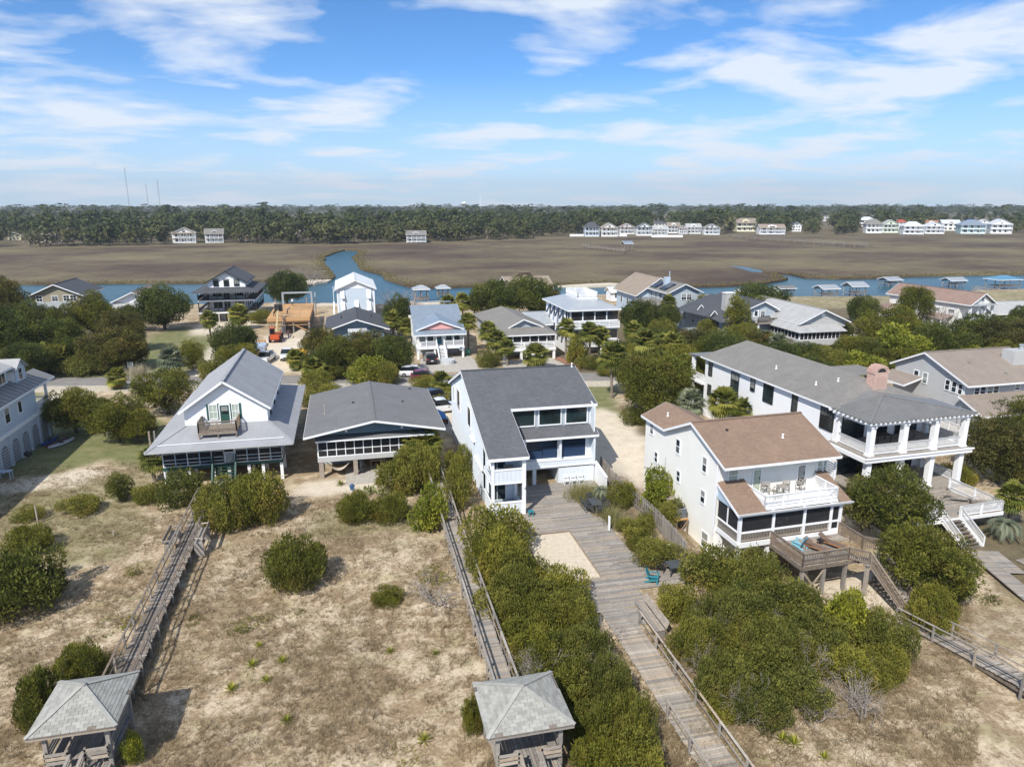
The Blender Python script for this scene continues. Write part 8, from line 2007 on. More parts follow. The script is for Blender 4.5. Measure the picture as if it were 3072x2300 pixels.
slat_chair('black patio chair on the upper porch of the white house', 11.7, 56.0, 3.13, 200, TRIMK, name='patio_chair'); simple_table('round-edged grey table on the upper porch of the white house', 12.9, 57.2, 3.13, .8, .8, .6, WOODGR)
slat_chair('dark chair on the lower porch of the white house', 11.7, 55.8, .13, 190, TRIMK, name='patio_chair')
simple_table('dark table on the upper columned porch', 50.6, 52.4, 4.2, 1.6, .9, .75, TRIMK, 2.3); simple_table('wooden table on the right of the upper columned porch', 53.8, 52.2, 4.2, 1.6, .9, .75, WOODD, 2.3); simple_table('wooden picnic table on the lower columned porch', 53.6, 52.6, .6, 1.8, .9, .75, WOODD, 2.3); slat_chair('brown porch chair on the lower columned porch', *wE(55.4, 51.0), .6, 120, WOODD, name='porch_chair')
solo('deck_bollard', MB().box(19.72, 19.86, 50.3, 50.44, 0, 1.25).prism([(19.72, 50.3, 1.25), (19.86, 50.3, 1.25), (19.79, 50.37, 1.34)], (0, .14, 0)), WHITE, 'slim white post at the right edge of the main deck', 'post', (19.8, 50.4, 0))
# air conditioners on stands
def ac(label, x, y, top, mat, dark):
    T = Thing('ac_unit', label, 'air conditioner', (*wE(x, y), top), 2.3) if False else Thing('ac_unit', label, 'air conditioner', (x, y, top), 2.3)
    T.part('case', MB().box(x-.42, x+.42, y-.42, y+.42, top, top+.85), mat)
    for k in range(6):
        z = top+.12+k*.12
        T.part('louvre', MB().box(x-.435, x+.435, y-.44, y-.422, z, z+.035).box(x-.44, x-.422, y-.422, y+.435, z, z+.035), dark)
    T.part('fan_guard', MB().lathe((x, y, top+.85), [(.36, 0), (.34, .05), (.08, .07)], 14), dark)
def stand(label, x, y, top, g):
    T = Thing('ac_stand', label, 'stand', (x, y, g), 2.3); T.part('platform', MB().box(x-.55, x+.55, y-.55, y+.55, top-.1, top-.005), WOODN)
    for sx in (-1, 1):
        for sy in (-1, 1): T.part('leg', MB().box(x+sx*.48-.05, x+sx*.48+.05, y+sy*.48-.05, y+sy*.48+.05, g-.3, top-.1), WOODR)
    T.part('brace', MB().beam((x-.5, y-.54, g+.2), (x+.5, y-.54, top-.2), .04, .1), WOODR)
ac('beige air conditioner on the farther wooden stand beside the cream house', 27.9, 51.0, .9, plain('beige_case', (.46, .42, .34), .6), WOODD); stand('wooden stand under the beige air conditioner', 27.9, 51.0, .9, -1.1)
ac('grey air conditioner on the nearer wooden stand beside the cream house', 27.9, 49.1, .75, plain('grey_case', (.23, .25, .27), .6), TRIMK); stand('wooden stand under the grey air conditioner', 27.9, 49.1, .75, -1.1)
# pots, bins, kayaks, grill, tank, bird box, cactus
TERRA = plain('terracotta', (.30, .12, .10), .7)
def pot(label, x, y, z): o = solo('plant_pot', MB().lathe((x, y, z), [(.28, 0), (.42, .18), (.44, .45), (.36, .62), (.40, .68), (.30, .68)], 14), TERRA, label, 'pot', (x, y, z))
pot('large terracotta pot standing behind the brown roof ridge, left one', *wE(35.6, 55.5), 5.6); pot('large terracotta pot standing behind the brown roof ridge, right one', *wE(40.6, 54.6), 5.5)
solo('pot_pier', MB().box(wE(35.6, 55.5)[0]-.5, wE(35.6, 55.5)[0]+.5, wE(35.6, 55.5)[1]-.5, wE(35.6, 55.5)[1]+.5, -1.2, 5.59), WHITE, 'white pier carrying the left terracotta pot', 'pier', (*wE(35.6, 55.5), -1.2))
solo('pot_pier', MB().box(wE(40.6, 54.6)[0]-.5, wE(40.6, 54.6)[0]+.5, wE(40.6, 54.6)[1]-.5, wE(40.6, 54.6)[1]+.5, -1.2, 5.49), WHITE, 'white pier carrying the right terracotta pot', 'pier', (*wE(40.6, 54.6), -1.2))
def wbin(label, x, y, col):
    T = Thing('wheelie_bin', label, 'bin', (x, y, 0)); m = plain('bin_'+label[:6].replace(' ', '_')+str(int(x)), col, .5)
    T.part('tub', loft(MB(), [[(x-a, y-a, z), (x+a, y-a, z), (x+a, y+a, z), (x-a, y+a, z)] for a, z in ((.22, .06), (.27, .5), (.31, 1.0))]), m); T.part('lid', MB().prism([(x-.33, y-.36, 1.0), (x+.33, y-.36, 1.0), (x+.33, y+.34, 1.08), (x-.33, y+.34, 1.08)], (0, 0, .05)), m)
    for s in (-1, 1): T.part('wheel', MB().tube([(x+s*.24, y+.26, .12), (x+s*.3, y+.26, .12)], .12, 10), RUBBER)
wbin('green wheeled bin behind the low grey-roofed house', 9.7, 94.4, (.02, .22, .14)); wbin('green wheeled bin right of the pink-gabled house', 20.0, 121.6, (.02, .18, .12)); wbin('dark wheeled bin under the cream house', 29.6, 50.2, (.03, .035, .05))
wbin('pale green bin in the shade behind the arcaded house', -30.3, 90.8, (.25, .45, .38))
def kayak(label, x, y, ang, col):
    T = Thing('kayak', label, 'kayak', rot2((x, y, .1), -R(ang)), ang); X, Y = T.o[0], T.o[1]
    T.part('hull', loft(MB(), [[(X-w, Y+t, .12+k), (X-w*.5, Y+t, .02+k), (X+w*.5, Y+t, .02+k), (X+w, Y+t, .12+k), (X+w*.6, Y+t, .3+k), (X-w*.6, Y+t, .3+k)] for t, w, k in ((-1.7, .04, .1), (-1.0, .28, .02), (0, .36, 0), (1.0, .28, .02), (1.7, .04, .1))]), plain('kayak_'+label[:5]+str(int(abs(x))), col, .4)); T.part('cockpit', MB().lathe((X, Y, .26), [(.24, 0), (.26, .06), (.18, .065)], 12), TRIMK)
kayak('blue kayak lying along the foot of the arcaded house wall', -33.6, 85.6, -8, (.02, .06, .22)); kayak('dark red kayak beside the blue one at the arcaded house', -32.6, 85.0, -22, (.10, .03, .03)); kayak('white kayak outermost beside the arcaded house', -32.0, 84.4, -28, (.5, .5, .5))
T = Thing('barbecue', 'black barbecue on legs by the arches of the left house', 'barbecue', (-33.3, 79.2, 0))
T.part('bowl', MB().lathe((-33.3, 79.2, .6), [(.12, 0), (.36, .16), (.38, .3), (.34, .45), (.1, .55)], 14), TRIMK)
for k in range(3): a = k*2.1; T.part('leg', MB().beam((-33.3+.2*math.cos(a), 79.2+.2*math.sin(a), .7), (-33.3+.42*math.cos(a), 79.2+.42*math.sin(a), 0), .03, .03), RIM)
solo('water_tank', MB().lathe((-27.6, 86.6, 0), [(.5, 0), (.52, .1), (.5, .5), (.4, .6), (.1, .62)], 16), plain('tank_beige', (.42, .38, .30), .7), 'round beige tank under the cedar by the arcaded house', 'tank', (-27.6, 86.6, 0))
simple_table('cluttered work table by the nearest arch of the left house', -33.5, 74.3, 0, 1.2, .7, .85, PALEBLUE)
T = Thing('yard_fence', 'short dark board fence in the shade behind the arcaded house', 'fence', (-29.5, 92.2, 0))
for k in range(14): T.part('board', MB().box(-32.2+k*.32, -31.92+k*.32, 92.1, 92.14, 0, 1.8), WOODD)
for z in (.4, 1.4): T.part('rail', MB().box(-32.2, -27.7, 92.14, 92.2, z, z+.1), WOODD)
T = Thing('bird_box', 'small blue bird box on a pole beside the cactus', 'bird box', (-.6, 61.4, 0)); T.part('pole', MB().tube([(-.6, 61.4, -.2), (-.6, 61.4, 1.1)], .03, 6), WOODGR); T.part('box', MB().box(-.78, -.42, 61.22, 61.58, 1.1, 1.4).prism([(-.84, 61.18, 1.4), (-.36, 61.18, 1.4), (-.6, 61.18, 1.6)], (0, .44, 0)), plain('bird_box_blue', (.06, .13, .26), .6))
T = Thing('prickly_pear', 'clump of pale green prickly pear cactus before the low house', 'cactus', (.9, 62.4, 0)); CACT = plain('cactus_pad', (.26, .27, .12), .7); rr = random.Random(4)
for k in range(34):
    a, r_, zz = rr.uniform(0, 6.28), rr.uniform(0, .9), rr.uniform(.12, .85); x, y = .9+r_*math.cos(a)*1.2, 62.4+r_*math.sin(a)*.7; t = rr.uniform(0, 3.14); c, s = math.cos(t), math.sin(t)
    T.part('pad', MB().prism([(x+c*.16*math.cos(q), y+s*.16*math.cos(q), zz*(1-r_*.5)+.2*math.sin(q)) for q in [math.pi*2*i/9 for i in range(9)]], (-s*.04, c*.04, .0)), CACT)
for lab, px, py, z0, z1 in (('tall thin wooden stake in the dune grass at the left', 82, 1130, 0, 1.6), ('short wooden stake in the dune grass beside the leftmost boardwalk', 246, 1158, 0, .5), ('grey utility pole stub beside the gabled house', 0, 0, 0, 0)):
    if z1: x, y, _ = PZ(px*1.3888, py*1.3888, 0); solo('stake', MB().box(x-.05, x+.05, y-.05, y+.05, -.3, z1).box(x-.06, x+.06, y-.06, y+.06, z1, z1+.02), WOODL, lab, 'stake', (x, y, 0))
T = Thing('utility_posts', 'pair of grey posts left of the gabled house among the cedars', 'posts', (-20.5, 76, 0))
for x in (-20.7, -20.2): T.part('post', MB().box(x-.08, x+.08, 75.9, 76.1, -.3, 3.4), WOODGR)
# ------------------------------------------------------------------ planting, read off the photograph (2212 px wide view)
for a in (
 # dune and gardens, front
 ('cedarbush', -75, 1185, 130, 1345, 'big dark cedar bush at the left edge of the dune'),
 ('cedarbush', 25, 1135, 120, 1200, 'small olive cedar bush above the big one at the left edge'),
 ('spire', 235, 1022, 287, 1088, 'little upright dark cedar left of the gabled house'),
 ('shrub', 128, 1072, 215, 1118, 'low olive shrub on the dune left of the little cedar'),
 ('shrub', 28, 1095, 92, 1128, 'low shrub beside the tall stake'),
 ('shrub', 290, 1045, 365, 1092, 'brownish low shrub between little cedar and gabled house'),
 ('cedarbush', 140, 1385, 242, 1490, 'spiky olive cedar bush behind the left gazebo, right one'),
 ('cedarbush', 52, 1440, 150, 1580, 'spiky olive cedar bush behind the left gazebo, left one'),
 ('bright', 265, 1580, 312, 1656, 'bright green shrub at the right foot of the left gazebo'),
 ('thicket', 435, 1035, 560, 1150, 'large green shrub at the head of the leftmost boardwalk, left one'),
 ('thicket', 500, 1020, 620, 1140, 'large green shrub before the green stairs, right one'),
 ('shrub', 350, 1015, 450, 1100, 'grey-green shrub under the left corner of the gabled house'),
 ('mound', 574, 1162, 710, 1284, 'big round clipped-looking bush alone in the dune grass'),
 ('mound', 728, 1065, 815, 1135, 'left half of the dark green hedge before the low house'),
 ('mound', 795, 1065, 885, 1135, 'right half of the dark green hedge before the low house'),
 ('bright', 877, 1053, 963, 1152, 'yellow-green shrub at the right end of the hedge'),
 ('shrub', 818, 985, 915, 1075, 'grey-green shrub before the piers of the low house'),
 ('thicket', 855, 965, 955, 1065, 'tall green shrub at the right corner of the low house'),
 ('shrub', 960, 965, 1022, 1040, 'green shrub between middle boardwalk and white house, far one'),
 ('shrub', 958, 1005, 1025, 1105, 'green shrub between middle boardwalk and white house, near one'),
 ('cedarbush', 803, 1268, 870, 1313, 'wedge-shaped little olive bush in the dune grass'),
 ('patch', 900, 1195, 985, 1260, 'yellowish shrub against the middle boardwalk'),
 ('cedarbush', 998, 1505, 1046, 1592, 'dark shrub at the left side of the right gazebo'),
 ('patch', 268, 1212, 322, 1244, 'small green patch plant left of the leftmost boardwalk'),
 ('patch', 200, 1328, 292, 1366, 'low green-topped patch left of the leftmost boardwalk'),
 ('patch', 392, 1322, 440, 1350, 'low green patch right of the leftmost boardwalk'),
 ('patch', 495, 1335, 590, 1372, 'low wide green patch in the middle of the dune'),
 ('patch', 612, 1305, 668, 1330, 'small grey-green patch right of the round bush'),
 ('patch', 830, 1610, 920, 1650, 'low olive patch at the bottom between the gazebos'),
 # garden between deck and fence
 ('bright', 1365, 1018, 1452, 1112, 'yellow-green shrub behind the picket fence'), ('shrub', 1405, 1075, 1470, 1140, 'green shrub behind the fence beside the air conditioners'),
 ('shrub', 1330, 1122, 1412, 1168, 'round green shrub in the garden beside the deck'), ('mound', 1354, 1158, 1392, 1192, 'small clipped ball bush in the garden'), ('shrub', 1362, 1172, 1472, 1232, 'pinkish-green shrub at the near end of the fence garden'),
 ('shrub', 1310, 1040, 1375, 1100, 'leafy shrub inside the fence near the white house'), ('shrub', 1375, 1108, 1415, 1140, 'small green shrub along the fence'),
 # right side
 ('cedar', 1815, 1005, 1990, 1200, 'tall dark cedar tree right of the brown-roofed house'), ('cedar', 1895, 1140, 2075, 1325, 'dense dark cedar tree below the columned house, beside the deck stairs'),
 ('cedarbush', 1985, 1195, 2085, 1300, 'rounded dark bush right of the deck stairs'), ('thicket', 1960, 1270, 2060, 1370, 'low spreading shrub along the dark right boardwalk'), ('patch', 2090, 1265, 2160, 1300, 'low green patch beside the low board path'),
 ('rust', 2075, 905, 2225, 1060, 'rusty cedar tree right of the columned house, nearer'), ('cedar', 2100, 860, 2260, 990, 'dark cedar tree at the right edge before the grey house'), ('rust', 2150, 960, 2270, 1070, 'rusty cedar at the right edge beside the columned deck'),
 ('shrub', 2030, 1000, 2100, 1050, 'olive shrub against the right side of the columned porch'),
 ('cedar', 1335, 765, 1480, 925, 'dense cedar tree right of the sandy drive'), ('cedar', 1440, 765, 1525, 880, 'cedar tree at the far left corner of the columned house'),
 ('shrub', 1340, 880, 1400, 920, 'low cedar shrub on the lawn by the sandy drive'),
 # behind the left houses
 ('cedar', 112, 838, 222, 945, 'dark cedar tree behind the arcaded house'), ('cedar', 205, 855, 318, 965, 'spreading cedar tree between arcaded and gabled house'), ('cedar', 305, 800, 428, 905, 'large cedar tree at the left of the gabled roof'), ('cedar', 262, 885, 340, 965, 'nearer cedar tree left of the gabled house'),
 ('rust', 352, 748, 396, 795, 'reddish-green cedar beside the road left of the gabled roof'), ('spire', 392, 735, 442, 800, 'upright dark cedar on the lawn by the sandy lane'),
 ('shrub', 430, 770, 490, 830, 'shrub beside the sandy lane left of the gabled roof'),
 # across the street, left
 ('rust', -30, 598, 62, 720, 'brownish oak-like tree at the far left by the creek'), ('oak', -60, 665, 75, 800, 'dark tree at the left edge across the street'), ('oak', 70, 690, 180, 790, 'dark green tree left of the lawn across the street'), ('cedar', 165, 632, 245, 740, 'tall pointed cedar before the small white house'),
 ('rust', 185, 712, 312, 808, 'large rust-tinged cedar beside the lawn'), ('rust', 222, 672, 312, 765, 'dark rust-tinged cedar above the lawn'), ('oak', 305, 618, 410, 718, 'dark round tree against the creek left of the black porches'), ('bright', 60, 700, 130, 760, 'yellow-green bush among the dark trees at the left'),
 ('shrub', 150, 765, 240, 815, 'brown-green shrub by the road at the left'), ('shrub', 225, 765, 300, 800, 'dark shrub at the lawn edge'), ('oak', 10, 740, 110, 830, 'dark bush behind the arcaded roof'),
 ('oak', 462, 698, 555, 795, 'dark tree left of the building site'), ('cedar', 475, 745, 560, 815, 'cedar by the sandy lane left of the building site'), ('oak', 578, 588, 664, 662, 'round dark tree behind the timber frame'), ('shrub', 540, 668, 590, 700, 'green bush right of the black porch house'),
 # between building site and pink house
 ('rust', 655, 708, 745, 800, 'rusty cedar right of the building site'), ('cedar', 690, 728, 800, 815, 'broad cedar before the dark-roofed house'), ('rust', 745, 715, 845, 805, 'brownish cedar before the dark-roofed house, right one'), ('oak', 805, 728, 895, 815, 'grey-green tree left of the pink-gabled house'), ('oak', 655, 760, 750, 815, 'dark bush behind the yellow skip'),
 ('bright', 750, 770, 840, 835, 'bright green bush at the roadside, left'), ('thicket', 790, 782, 862, 838, 'bright green bush at the roadside, right'), ('shrub', 650, 800, 720, 850, 'grey-brown shrub behind the gabled house roof'), ('shrub', 888, 810, 950, 842, 'olive shrub behind the low grey roof'),
 ('oak', 832, 640, 892, 730, 'dark tree right of the tall blue house'), ('cedar', 690, 790, 745, 825, 'low hedge cedar along the road before the low roof'),
 ('shrub', 645, 830, 735, 880, 'leafy shrub between the gabled and the low house'), ('shrub', 900, 840, 985, 868, 'grey shrub at the back right corner of the low house'),
 # middle
 ('oak', 1020, 608, 1125, 695, 'big dark tree before the yellow gable, left'), ('oak', 1090, 600, 1200, 690, 'big dark tree before the yellow gable, right'), ('rust', 1140, 625, 1215, 690, 'rusty tree right of the dark pair'), ('shrub', 1222, 725, 1268, 788, 'round green bush between the porch house and the roof-walk house'), ('shrub', 1030, 755, 1082, 795, 'garden shrub bed left of the grey porch house'), ('shrub', 1060, 660, 1120, 700, 'olive bush behind the grey porch roof'),
 ('oak', 1340, 650, 1420, 735, 'dark tree right of the roof-walk house'), ('rust', 1455, 712, 1555, 775, 'rusty bush before the dormered house'), ('oak', 1375, 712, 1460, 775, 'green tree before the solar house'), ('spire', 1560, 640, 1612, 745, 'pointed cedar before the dormered house'), ('rust', 1600, 718, 1700, 772, 'rust-coloured bush left of the pale-roofed house'), ('oak', 1500, 715, 1610, 800, 'olive tree behind the columned house roof'), ('thicket', 1400, 745, 1500, 815, 'mixed green thicket behind the sandy drive cedar'), ('oak', 1695, 742, 1790, 800, 'olive tree behind the columned roof, right'),
 ('oak', 1585, 615, 1690, 690, 'dark tree by the creek left of the boathouses'), ('cedar', 1620, 640, 1680, 720, 'cedar left of the pale-roofed house'), ('cedar', 1850, 662, 1975, 765, 'large olive cedar left of the long house'), ('cedar', 1930, 620, 2000, 730, 'tall dark cedar before the long house'), ('bright', 1870, 705, 1990, 800, 'yellow-green tree behind the grey house'), ('oak', 1960, 700, 2080, 790, 'green tree before the long house'), ('oak', 2060, 680, 2190, 770, 'dark tree right of the long house front'), ('rust', 2120, 690, 2260, 790, 'rusty tree at the right edge before the creek'), ('cedar', 1800, 725, 1880, 790, 'cedar right of the zigzag stairs'), ('oak', 1700, 770, 1790, 830, 'dark bush behind the brick chimney'), ('bright', 1800, 760, 1900, 820, 'bright bush between chimney and grey house'), ('shrub', 1560, 790, 1660, 830, 'bush at the ridge of the columned house'), ('rust', 1990, 770, 2130, 820, 'rusty thicket behind the grey house ridge')): veg(*a)
BELT = ((('oak', 1410, 720, 1480, 790), ('oak', 1530, 735, 1620, 815), ('thicket', 1290, 790, 1345, 815), ('oak', 1345, 660, 1400, 725), ('thicket', 1400, 690, 1460, 745), ('cedar', 1480, 740, 1540, 800), ('thicket', 1330, 735, 1390, 790), ('oak', 1600, 745, 1680, 810), ('thicket', 1700, 770, 1780, 820), ('cedar', 1860, 770, 1930, 810), ('shrub', 1240, 770, 1300, 800), ('oak', 1420, 660, 1470, 720), ('thicket', 1500, 690, 1560, 740), ('oak', 1690, 690, 1740, 740), ('cedar', 1760, 690, 1840, 745), ('oak', 1830, 640, 1890, 700), ('thicket', 1940, 700, 2010, 750), ('oak', 2180, 660, 2240, 720), ('bright', 2060, 745, 2140, 800), ('cedar', 1470, 775, 1560, 830), ('thicket', 1345, 740, 1400, 800), ('oak', 1640, 740, 1720, 815), ('thicket', 1740, 750, 1830, 815), ('cedar', 1830, 735, 1920, 800), ('thicket', 1900, 745, 1990, 805), ('oak', 2020, 720, 2110, 790), ('cedar', 2130, 735, 2225, 800), ('thicket', 1560, 700, 1640, 760), ('oak', 1480, 640, 1560, 700)))
GROVE = ((('oak', 0, 700, 70, 790), ('oak', 40, 650, 110, 730), ('cedar', 60, 745, 140, 815), ('bright', 30, 760, 90, 820), ('oak', 250, 660, 310, 720), ('cedar', 110, 660, 170, 750), ('oak', 120, 730, 200, 800), ('rust', 250, 720, 322, 800), ('oak', -20, 640, 40, 720), ('cedar', 185, 655, 250, 720)))
ORD = 'leftmost second third fourth fifth sixth seventh eighth ninth tenth eleventh twelfth'.split()
KW = {'oak': 'dark round trees', 'cedar': 'olive cedars', 'rust': 'rusty cedars', 'thicket': 'broad leafy bushes', 'shrub': 'small leafy bushes', 'bright': 'bright green bushes'}
for L_, where, grp in ((BELT, 'in the right green belt', 'right green belt'), (GROVE, 'in the left grove', 'left grove')):
    cnt = {}
    for kind, x0, y0, x1, y1 in sorted(L_, key=lambda q: q[1]):
        i = cnt.get(kind, 0); cnt[kind] = i+1
        veg(kind, x0, y0, x1, y1, (ORD[i]+' of the ' if i == 0 else ORD[i]+' from the left of the ')+KW[kind]+' '+where, KW[kind]+' of the '+grp)
# thickets: shrubs that grow into one another
G1 = 'thicket between the middle boardwalk and the main deck'
for kind, x0, y0, x1, y1 in (('shrub', 1000, 1098, 1145, 1210), ('thicket', 1015, 1150, 1140, 1275), ('shrub', 1085, 1195, 1185, 1285), ('thicket', 1055, 1235, 1180, 1345), ('shrub', 1150, 1225, 1272, 1318), ('cedarbush', 1090, 1295, 1230, 1400), ('thicket', 1185, 1285, 1285, 1385), ('cedarbush', 1105, 1365, 1240, 1480), ('thicket', 1205, 1355, 1318, 1465), ('cedarbush', 1160, 1435, 1290, 1545), ('thicket', 1262, 1425, 1362, 1545), ('cedarbush', 1240, 1515, 1370, 1640), ('thicket', 1318, 1505, 1412, 1640), ('cedarbush', 1230, 1600, 1350, 1720), ('shrub', 1315, 1590, 1430, 1720)):
    veg(kind, x0, y0, x1, y1, {'cedarbush': 'dark cedar-like bush in the thicket left of the main boardwalk'}.get(kind, 'green shrub in the thicket left of the main boardwalk and sand pit'), G1+(' cedars' if kind == 'cedarbush' else ''))
G2 = 'thicket between the main boardwalk and the cream house'
for kind, x0, y0, x1, y1 in (('shrub', 1412, 1262, 1500, 1350), ('shrub', 1465, 1185, 1590, 1290), ('thicket', 1545, 1200, 1690, 1310), ('thicket', 1445, 1335, 1560, 1450), ('thicket', 1520, 1275, 1660, 1395), ('shrub', 1630, 1255, 1760, 1365), ('thicket', 1500, 1420, 1620, 1540), ('thicket', 1590, 1355, 1730, 1485), ('shrub', 1700, 1330, 1830, 1440), ('thicket', 1575, 1475, 1700, 1580), ('shrub', 1660, 1445, 1790, 1555), ('shrub', 1760, 1405, 1880, 1505), ('thicket', 1835, 1325, 1960, 1430), ('shrub', 1860, 1395, 1955, 1465), ('shrub', 1520, 1500, 1590, 1565)):
    veg(kind, x0, y0, x1, y1, 'green shrub in the wide thicket below the cream house', G2)
for k in range(26):
    for _ in range(40):
        if k < 11: x, y = VRS.uniform(8.9, 13.0), VRS.uniform(24.5, 49.5); ok = x < (11.0 if y > 40.5 else 12.6) and not (y < 31 and x < 10.6)
        else: x, y = VRS.uniform(18, 32), VRS.uniform(26.5, 41.5); ok = inpoly(x, y, [(21.5, 39.6), (19.6, 36), (18.9, 31), (20, 27), (24.5, 26.5), (29, 29), (31.5, 33), (30, 36.5), (25.5, 41)])
        if ok: break
    w = VRS.uniform(2.6, 4.0); plant(VRS.choice(('thicket', 'shrub', 'thicket', 'cedarbush') if k < 11 else ('thicket', 'shrub')), x, y, hgt(x, y)-.1, w, w, VRS.uniform(1.5, 2.3), 'low leafy shrub filling the thicket left of the main boardwalk' if k < 11 else 'low leafy shrub filling the thicket below the cream house', 'filling shrubs left' if k < 11 else 'filling shrubs right')
veg('bright', 1780, 1275, 1875, 1415, 'tall bright green shrub in the thicket below the sun deck')
# palms: foot x, foot y, crown centre y
for a in ((455, 728, 690, 'single palm before the black porch house', 1.25), (518, 712, 680, 'full palm at the right corner of the black porch house', 1.6),
 (372, 815, 775, 'silvery palm on the lawn by the road', 1.3, 'silver'), (95, 800, 770, 'palm clump at the left roadside, left one', 1.5), (130, 805, 775, 'palm clump at the left roadside, right one', 1.4), (255, 840, 815, 'low palm between the cedars by the road', 1.1), (335, 1040, 990, 'drooping palm at the left porch corner of the gabled house', .9),
 (680, 825, 798, 'low palm at the roadside behind the gabled house', 1.4), (775, 820, 800, 'low palm at the roadside left of the bright bush', 1.2), (655, 690, 672, 'palm at the right corner of the timber frame', 1.2), (955, 845, 825, 'low palm behind the low grey roof', 1.2), (880, 745, 705, 'palm left of the pink-gabled house', 1.2), (850, 735, 690, 'tall palm between the blue house and the pink-gabled house', 1.3),
 (968, 690, 655, 'creekside palm behind the pink-gabled house, left one', 1.4), (1000, 692, 652, 'creekside palm behind the pink-gabled house, middle one', 1.5), (1025, 690, 655, 'creekside palm behind the pink-gabled house, right one', 1.3), (1012, 760, 695, 'palm at the right side of the pink-gabled house', 1.2), (1055, 778, 715, 'palm before the left side of the grey porch house', 1.25), (1072, 782, 735, 'second palm before the grey porch house', 1.3), (1158, 800, 768, 'low full palm before the grey porch', 1.5), (1222, 778, 708, 'slim palm left of the roof-walk house', 1.2), (1272, 785, 718, 'palm before the roof-walk house, left', 1.3), (1295, 780, 725, 'palm before the roof-walk house, right', 1.2), (1322, 860, 768, 'tall palm at the roadside right of the white house', 1.45),
 (1365, 770, 715, 'slender palm at the back of the grove right of the roof-walk house', 1.2), (1425, 790, 742, 'palm between the grove and the solar house', 1.2), (1510, 860, 800, 'palm against the far wall of the columned house', 1.2), (1380, 895, 840, 'palm half inside the dense cedar by the drive', 1.2), (640, 800, 775, 'palm between the yellow skip and the road', 1.1), (1095, 790, 750, 'palm before the stairs of the grey porch house', 1.0), (1388, 800, 735, 'palm in the grove right of the roof-walk house', 1.4), (1400, 800, 738, 'second palm in the grove right of the roof-walk house', 1.3), (1450, 800, 740, 'palm before the solar house', 1.2), (1478, 830, 790, 'palm at the far corner of the columned house', 1.3), (1352, 850, 800, 'palm above the dense cedar by the drive', 1.3), (1442, 700, 655, 'palm at the left wall of the solar house', 1.3),
 (1490, 935, 870, 'palm behind the brown wing roof, left one', 1.1, 'silver'), (1555, 945, 868, 'palm behind the brown ridge, middle one', 1.25), (1605, 945, 885, 'palm behind the brown ridge, right one', 1.05), (900, 1015, 955, 'palm before the right end of the screened porch', 1.0), (925, 1015, 958, 'second palm before the right end of the screened porch', 1.1),
 (2178, 1130, 1070, 'yellowish palm at the right edge beside the columned deck', .95), (2165, 1165, 1135, 'large grey-green feather palm right of the white stairs', 1.0, 'feather'), (1298, 1085, 1060, 'small feather palm in the deck garden', .6, 'feather'), (2000, 1245, 1180, 'feather palm behind the big cedar, left of the white stairs', .8, 'feather'), (1880, 1060, 1005, 'palm rising behind the tall cedar at the columned house', 1.1), (1650, 760, 735, 'silvery palm behind the columned roof', 1.2, 'silver'), (1680, 775, 740, 'silvery palm left of the pale-roofed house', 1.1, 'silver')): palm(*a[:4], (a[4] if len(a) > 4 else 1)*(1.35 if len(a) < 6 or a[5] != 'feather' else 1), *a[5:])
# bare trees and twiggy bushes
def bare(label, x, y, top, s, lying=False, mat=None):
    p = PZ(x*1.3888, y*1.3888, 0); z = hgt(p[0], p[1]); d = ray(x*1.3888, top*1.3888); t = math.hypot(p[0], p[1])/math.hypot(d[0], d[1]); h = max(.5, CAM_H+d[2]*t-z)
    e = bpy.data.objects.new('bare_tree', None); COL.objects.link(e); e.location = (p[0], p[1], z); e.rotation_euler = (0, 0, VRS.uniform(0, 6.28)); tag(e, label, 'tree')
    c = link('branches', VRS.choice(BARE), e); c.scale = (s*h/4.6, s*h/4.6, h/4.6)
bare('tall bare grey tree by the creek behind the pink-gabled house', 872, 690, 600, 1.0); bare('bare twiggy bush with pale driftwood branches by the middle boardwalk', 955, 1310, 1245, 2.0); bare('leafless tree before the long brown-roofed house', 2040, 735, 640, 1.3); bare('leafless tree left of the long brown-roofed house', 1900, 690, 625, 1.2); bare('bare sapling at the lawn by the left creek shore', 330, 715, 675, .8); bare('bare twiggy bush at the corner between low and white house', 975, 985, 945, 1.3); bare('pale dead shrub in the lower right thicket edge', 1850, 1450, 1400, 1.8); bare('grey dead twigs below the cream house porch', 1640, 1300, 1245, 1.5); bare('grey dead twigs at the lower edge of the right thicket', 1760, 1560, 1510, 1.8); bare('leafless bush on the marsh by the sand spit', 655, 605, 560, 1.2)
for k in range(14):
    x, y = (VRS.uniform(1090, 1330), VRS.uniform(1330, 1560)) if k < 5 else (VRS.uniform(1500, 1900), VRS.uniform(1300, 1530))
    p = PZ(x*1.3888, y*1.3888, 1.2); e = bpy.data.objects.new('bare_shrub', None); COL.objects.link(e); e.location = (p[0], p[1], hgt(p[0], p[1])); e.rotation_euler = (0, 0, VRS.uniform(0, 6)); tag(e, 'grey leafless twigs poking out of the green thicket', 'shrub', 'bare twigs in the thickets')
    link('branches', VRS.choice(BARE), e).scale = (.55, .55, VRS.uniform(.5, .62))
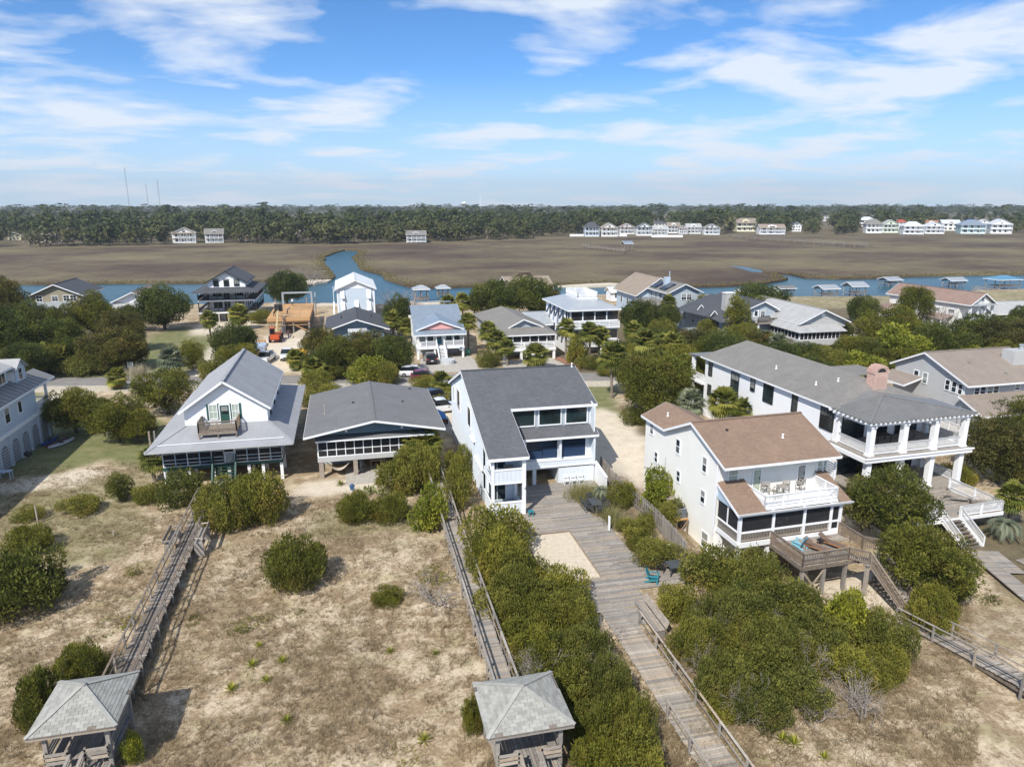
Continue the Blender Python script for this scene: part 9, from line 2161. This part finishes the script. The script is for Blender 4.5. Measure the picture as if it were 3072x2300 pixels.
# yuccas in the dune
for k, (x, y) in enumerate(((842*1, 1405), (560, 1395), (610, 1430), (545, 1440), (500, 1490), (575, 1475), (940, 1415), (1780, 1640), (1690, 1600), (1715, 1610), (915, 1600), (620, 1560))):
    x_, y_, _ = PZ(x*1.3888, y*1.3888, 0); o = link('yucca', VRS.choice(YUCCA), None, (x_, y_, hgt(x_, y_))); o.scale = (VRS.uniform(.7, 1.2),)*3; tag(o, 'small yellow-green yucca rosette in the dune grass', 'plant', 'yuccas in the dune grass')
for lab, x, y, s in (('blue-green agave left of the cactus', 735, 1048, 1.4), ('blue-green agave right of the cactus', 815, 1045, 1.3)):
    x_, y_, _ = PZ(x*1.3888, y*1.3888, 0); o = link('agave', YUCCA[0], None, (x_, y_, hgt(x_, y_))); o.scale = (s,)*3; tag(o, lab, 'plant')
# ornamental grass and dune grass: stuff
DGRASS = leafmat('dry_grass_blade', (.16, .115, .062), (.45, .36, .22), None, 0, .4); OGRASS = leafmat('ornamental_grass_blade', (.13, .14, .04), (.36, .32, .14), None, 0, .3)
rs = np.random.RandomState(9)
P_ = []
while len(P_) < 62000:
    y = 17+rs.uniform()**1.35*60; x = rs.uniform(-.62, .98)*(y+6)
    if y > 62 and not (x < -19 or x > 60): continue
    if 12.5 < x < 23.6 and y > 36.5: continue
    if 26 < x < 60 and y > 40: continue
    n = noise.noise(Vector((x*.16, y*.16, 21)))*.6+noise.noise(Vector((x*.7, y*.7, 22)))*.5
    if n+rs.uniform(-.35, .35) < -.02: continue
    P_.append((x, y, hgt(x, y)-.02))
P_ = np.array(P_)
v, f, t = blades(P_, rs.uniform(.16, .42, len(P_)), rs.uniform(.012, .03, len(P_)), rs, .9, per=7)
tn = np.repeat(np.array([noise.noise(Vector((p[0]*.3, p[1]*.3, 31)))*.5+.5 for p in P_]), 21)
o = link('dune_grass', np_mesh('dune_grass', v, f, np.clip(t*.5+tn*.5, 0, 1), DGRASS)); o['kind'] = 'stuff'
c_ = np.array([(20.3+rs.normal(0, .8), 57.2+rs.normal(0, .8), .0) for _ in range(420)]+[(20.6+rs.normal(0, .35), 52.3+rs.normal(0, 1.0), .0) for _ in range(160)])
v, f, t = blades(c_, rs.uniform(.7, 1.3, len(c_)), np.full(len(c_), .03), rs, .5, per=8)
o = link('ornamental_grass', np_mesh('ornamental_grass', v, f, t, OGRASS)); o['kind'] = 'stuff'
x_, y_, _ = PZ(300*1.3888, 812*1.3888, 0)
c_ = np.array([(x_+rs.normal(0, .7), y_+rs.normal(0, .7), 0) for _ in range(160)]); v, f, t = blades(c_, rs.uniform(1.2, 2.2, len(c_)), np.full(len(c_), .05), rs, .3, per=5)
o = link('pampas_grass', np_mesh('pampas_grass', v, f, t, leafmat('pampas_blade', (.36, .31, .20), (.62, .55, .40), None, 0, .2))); o['kind'] = 'stuff'
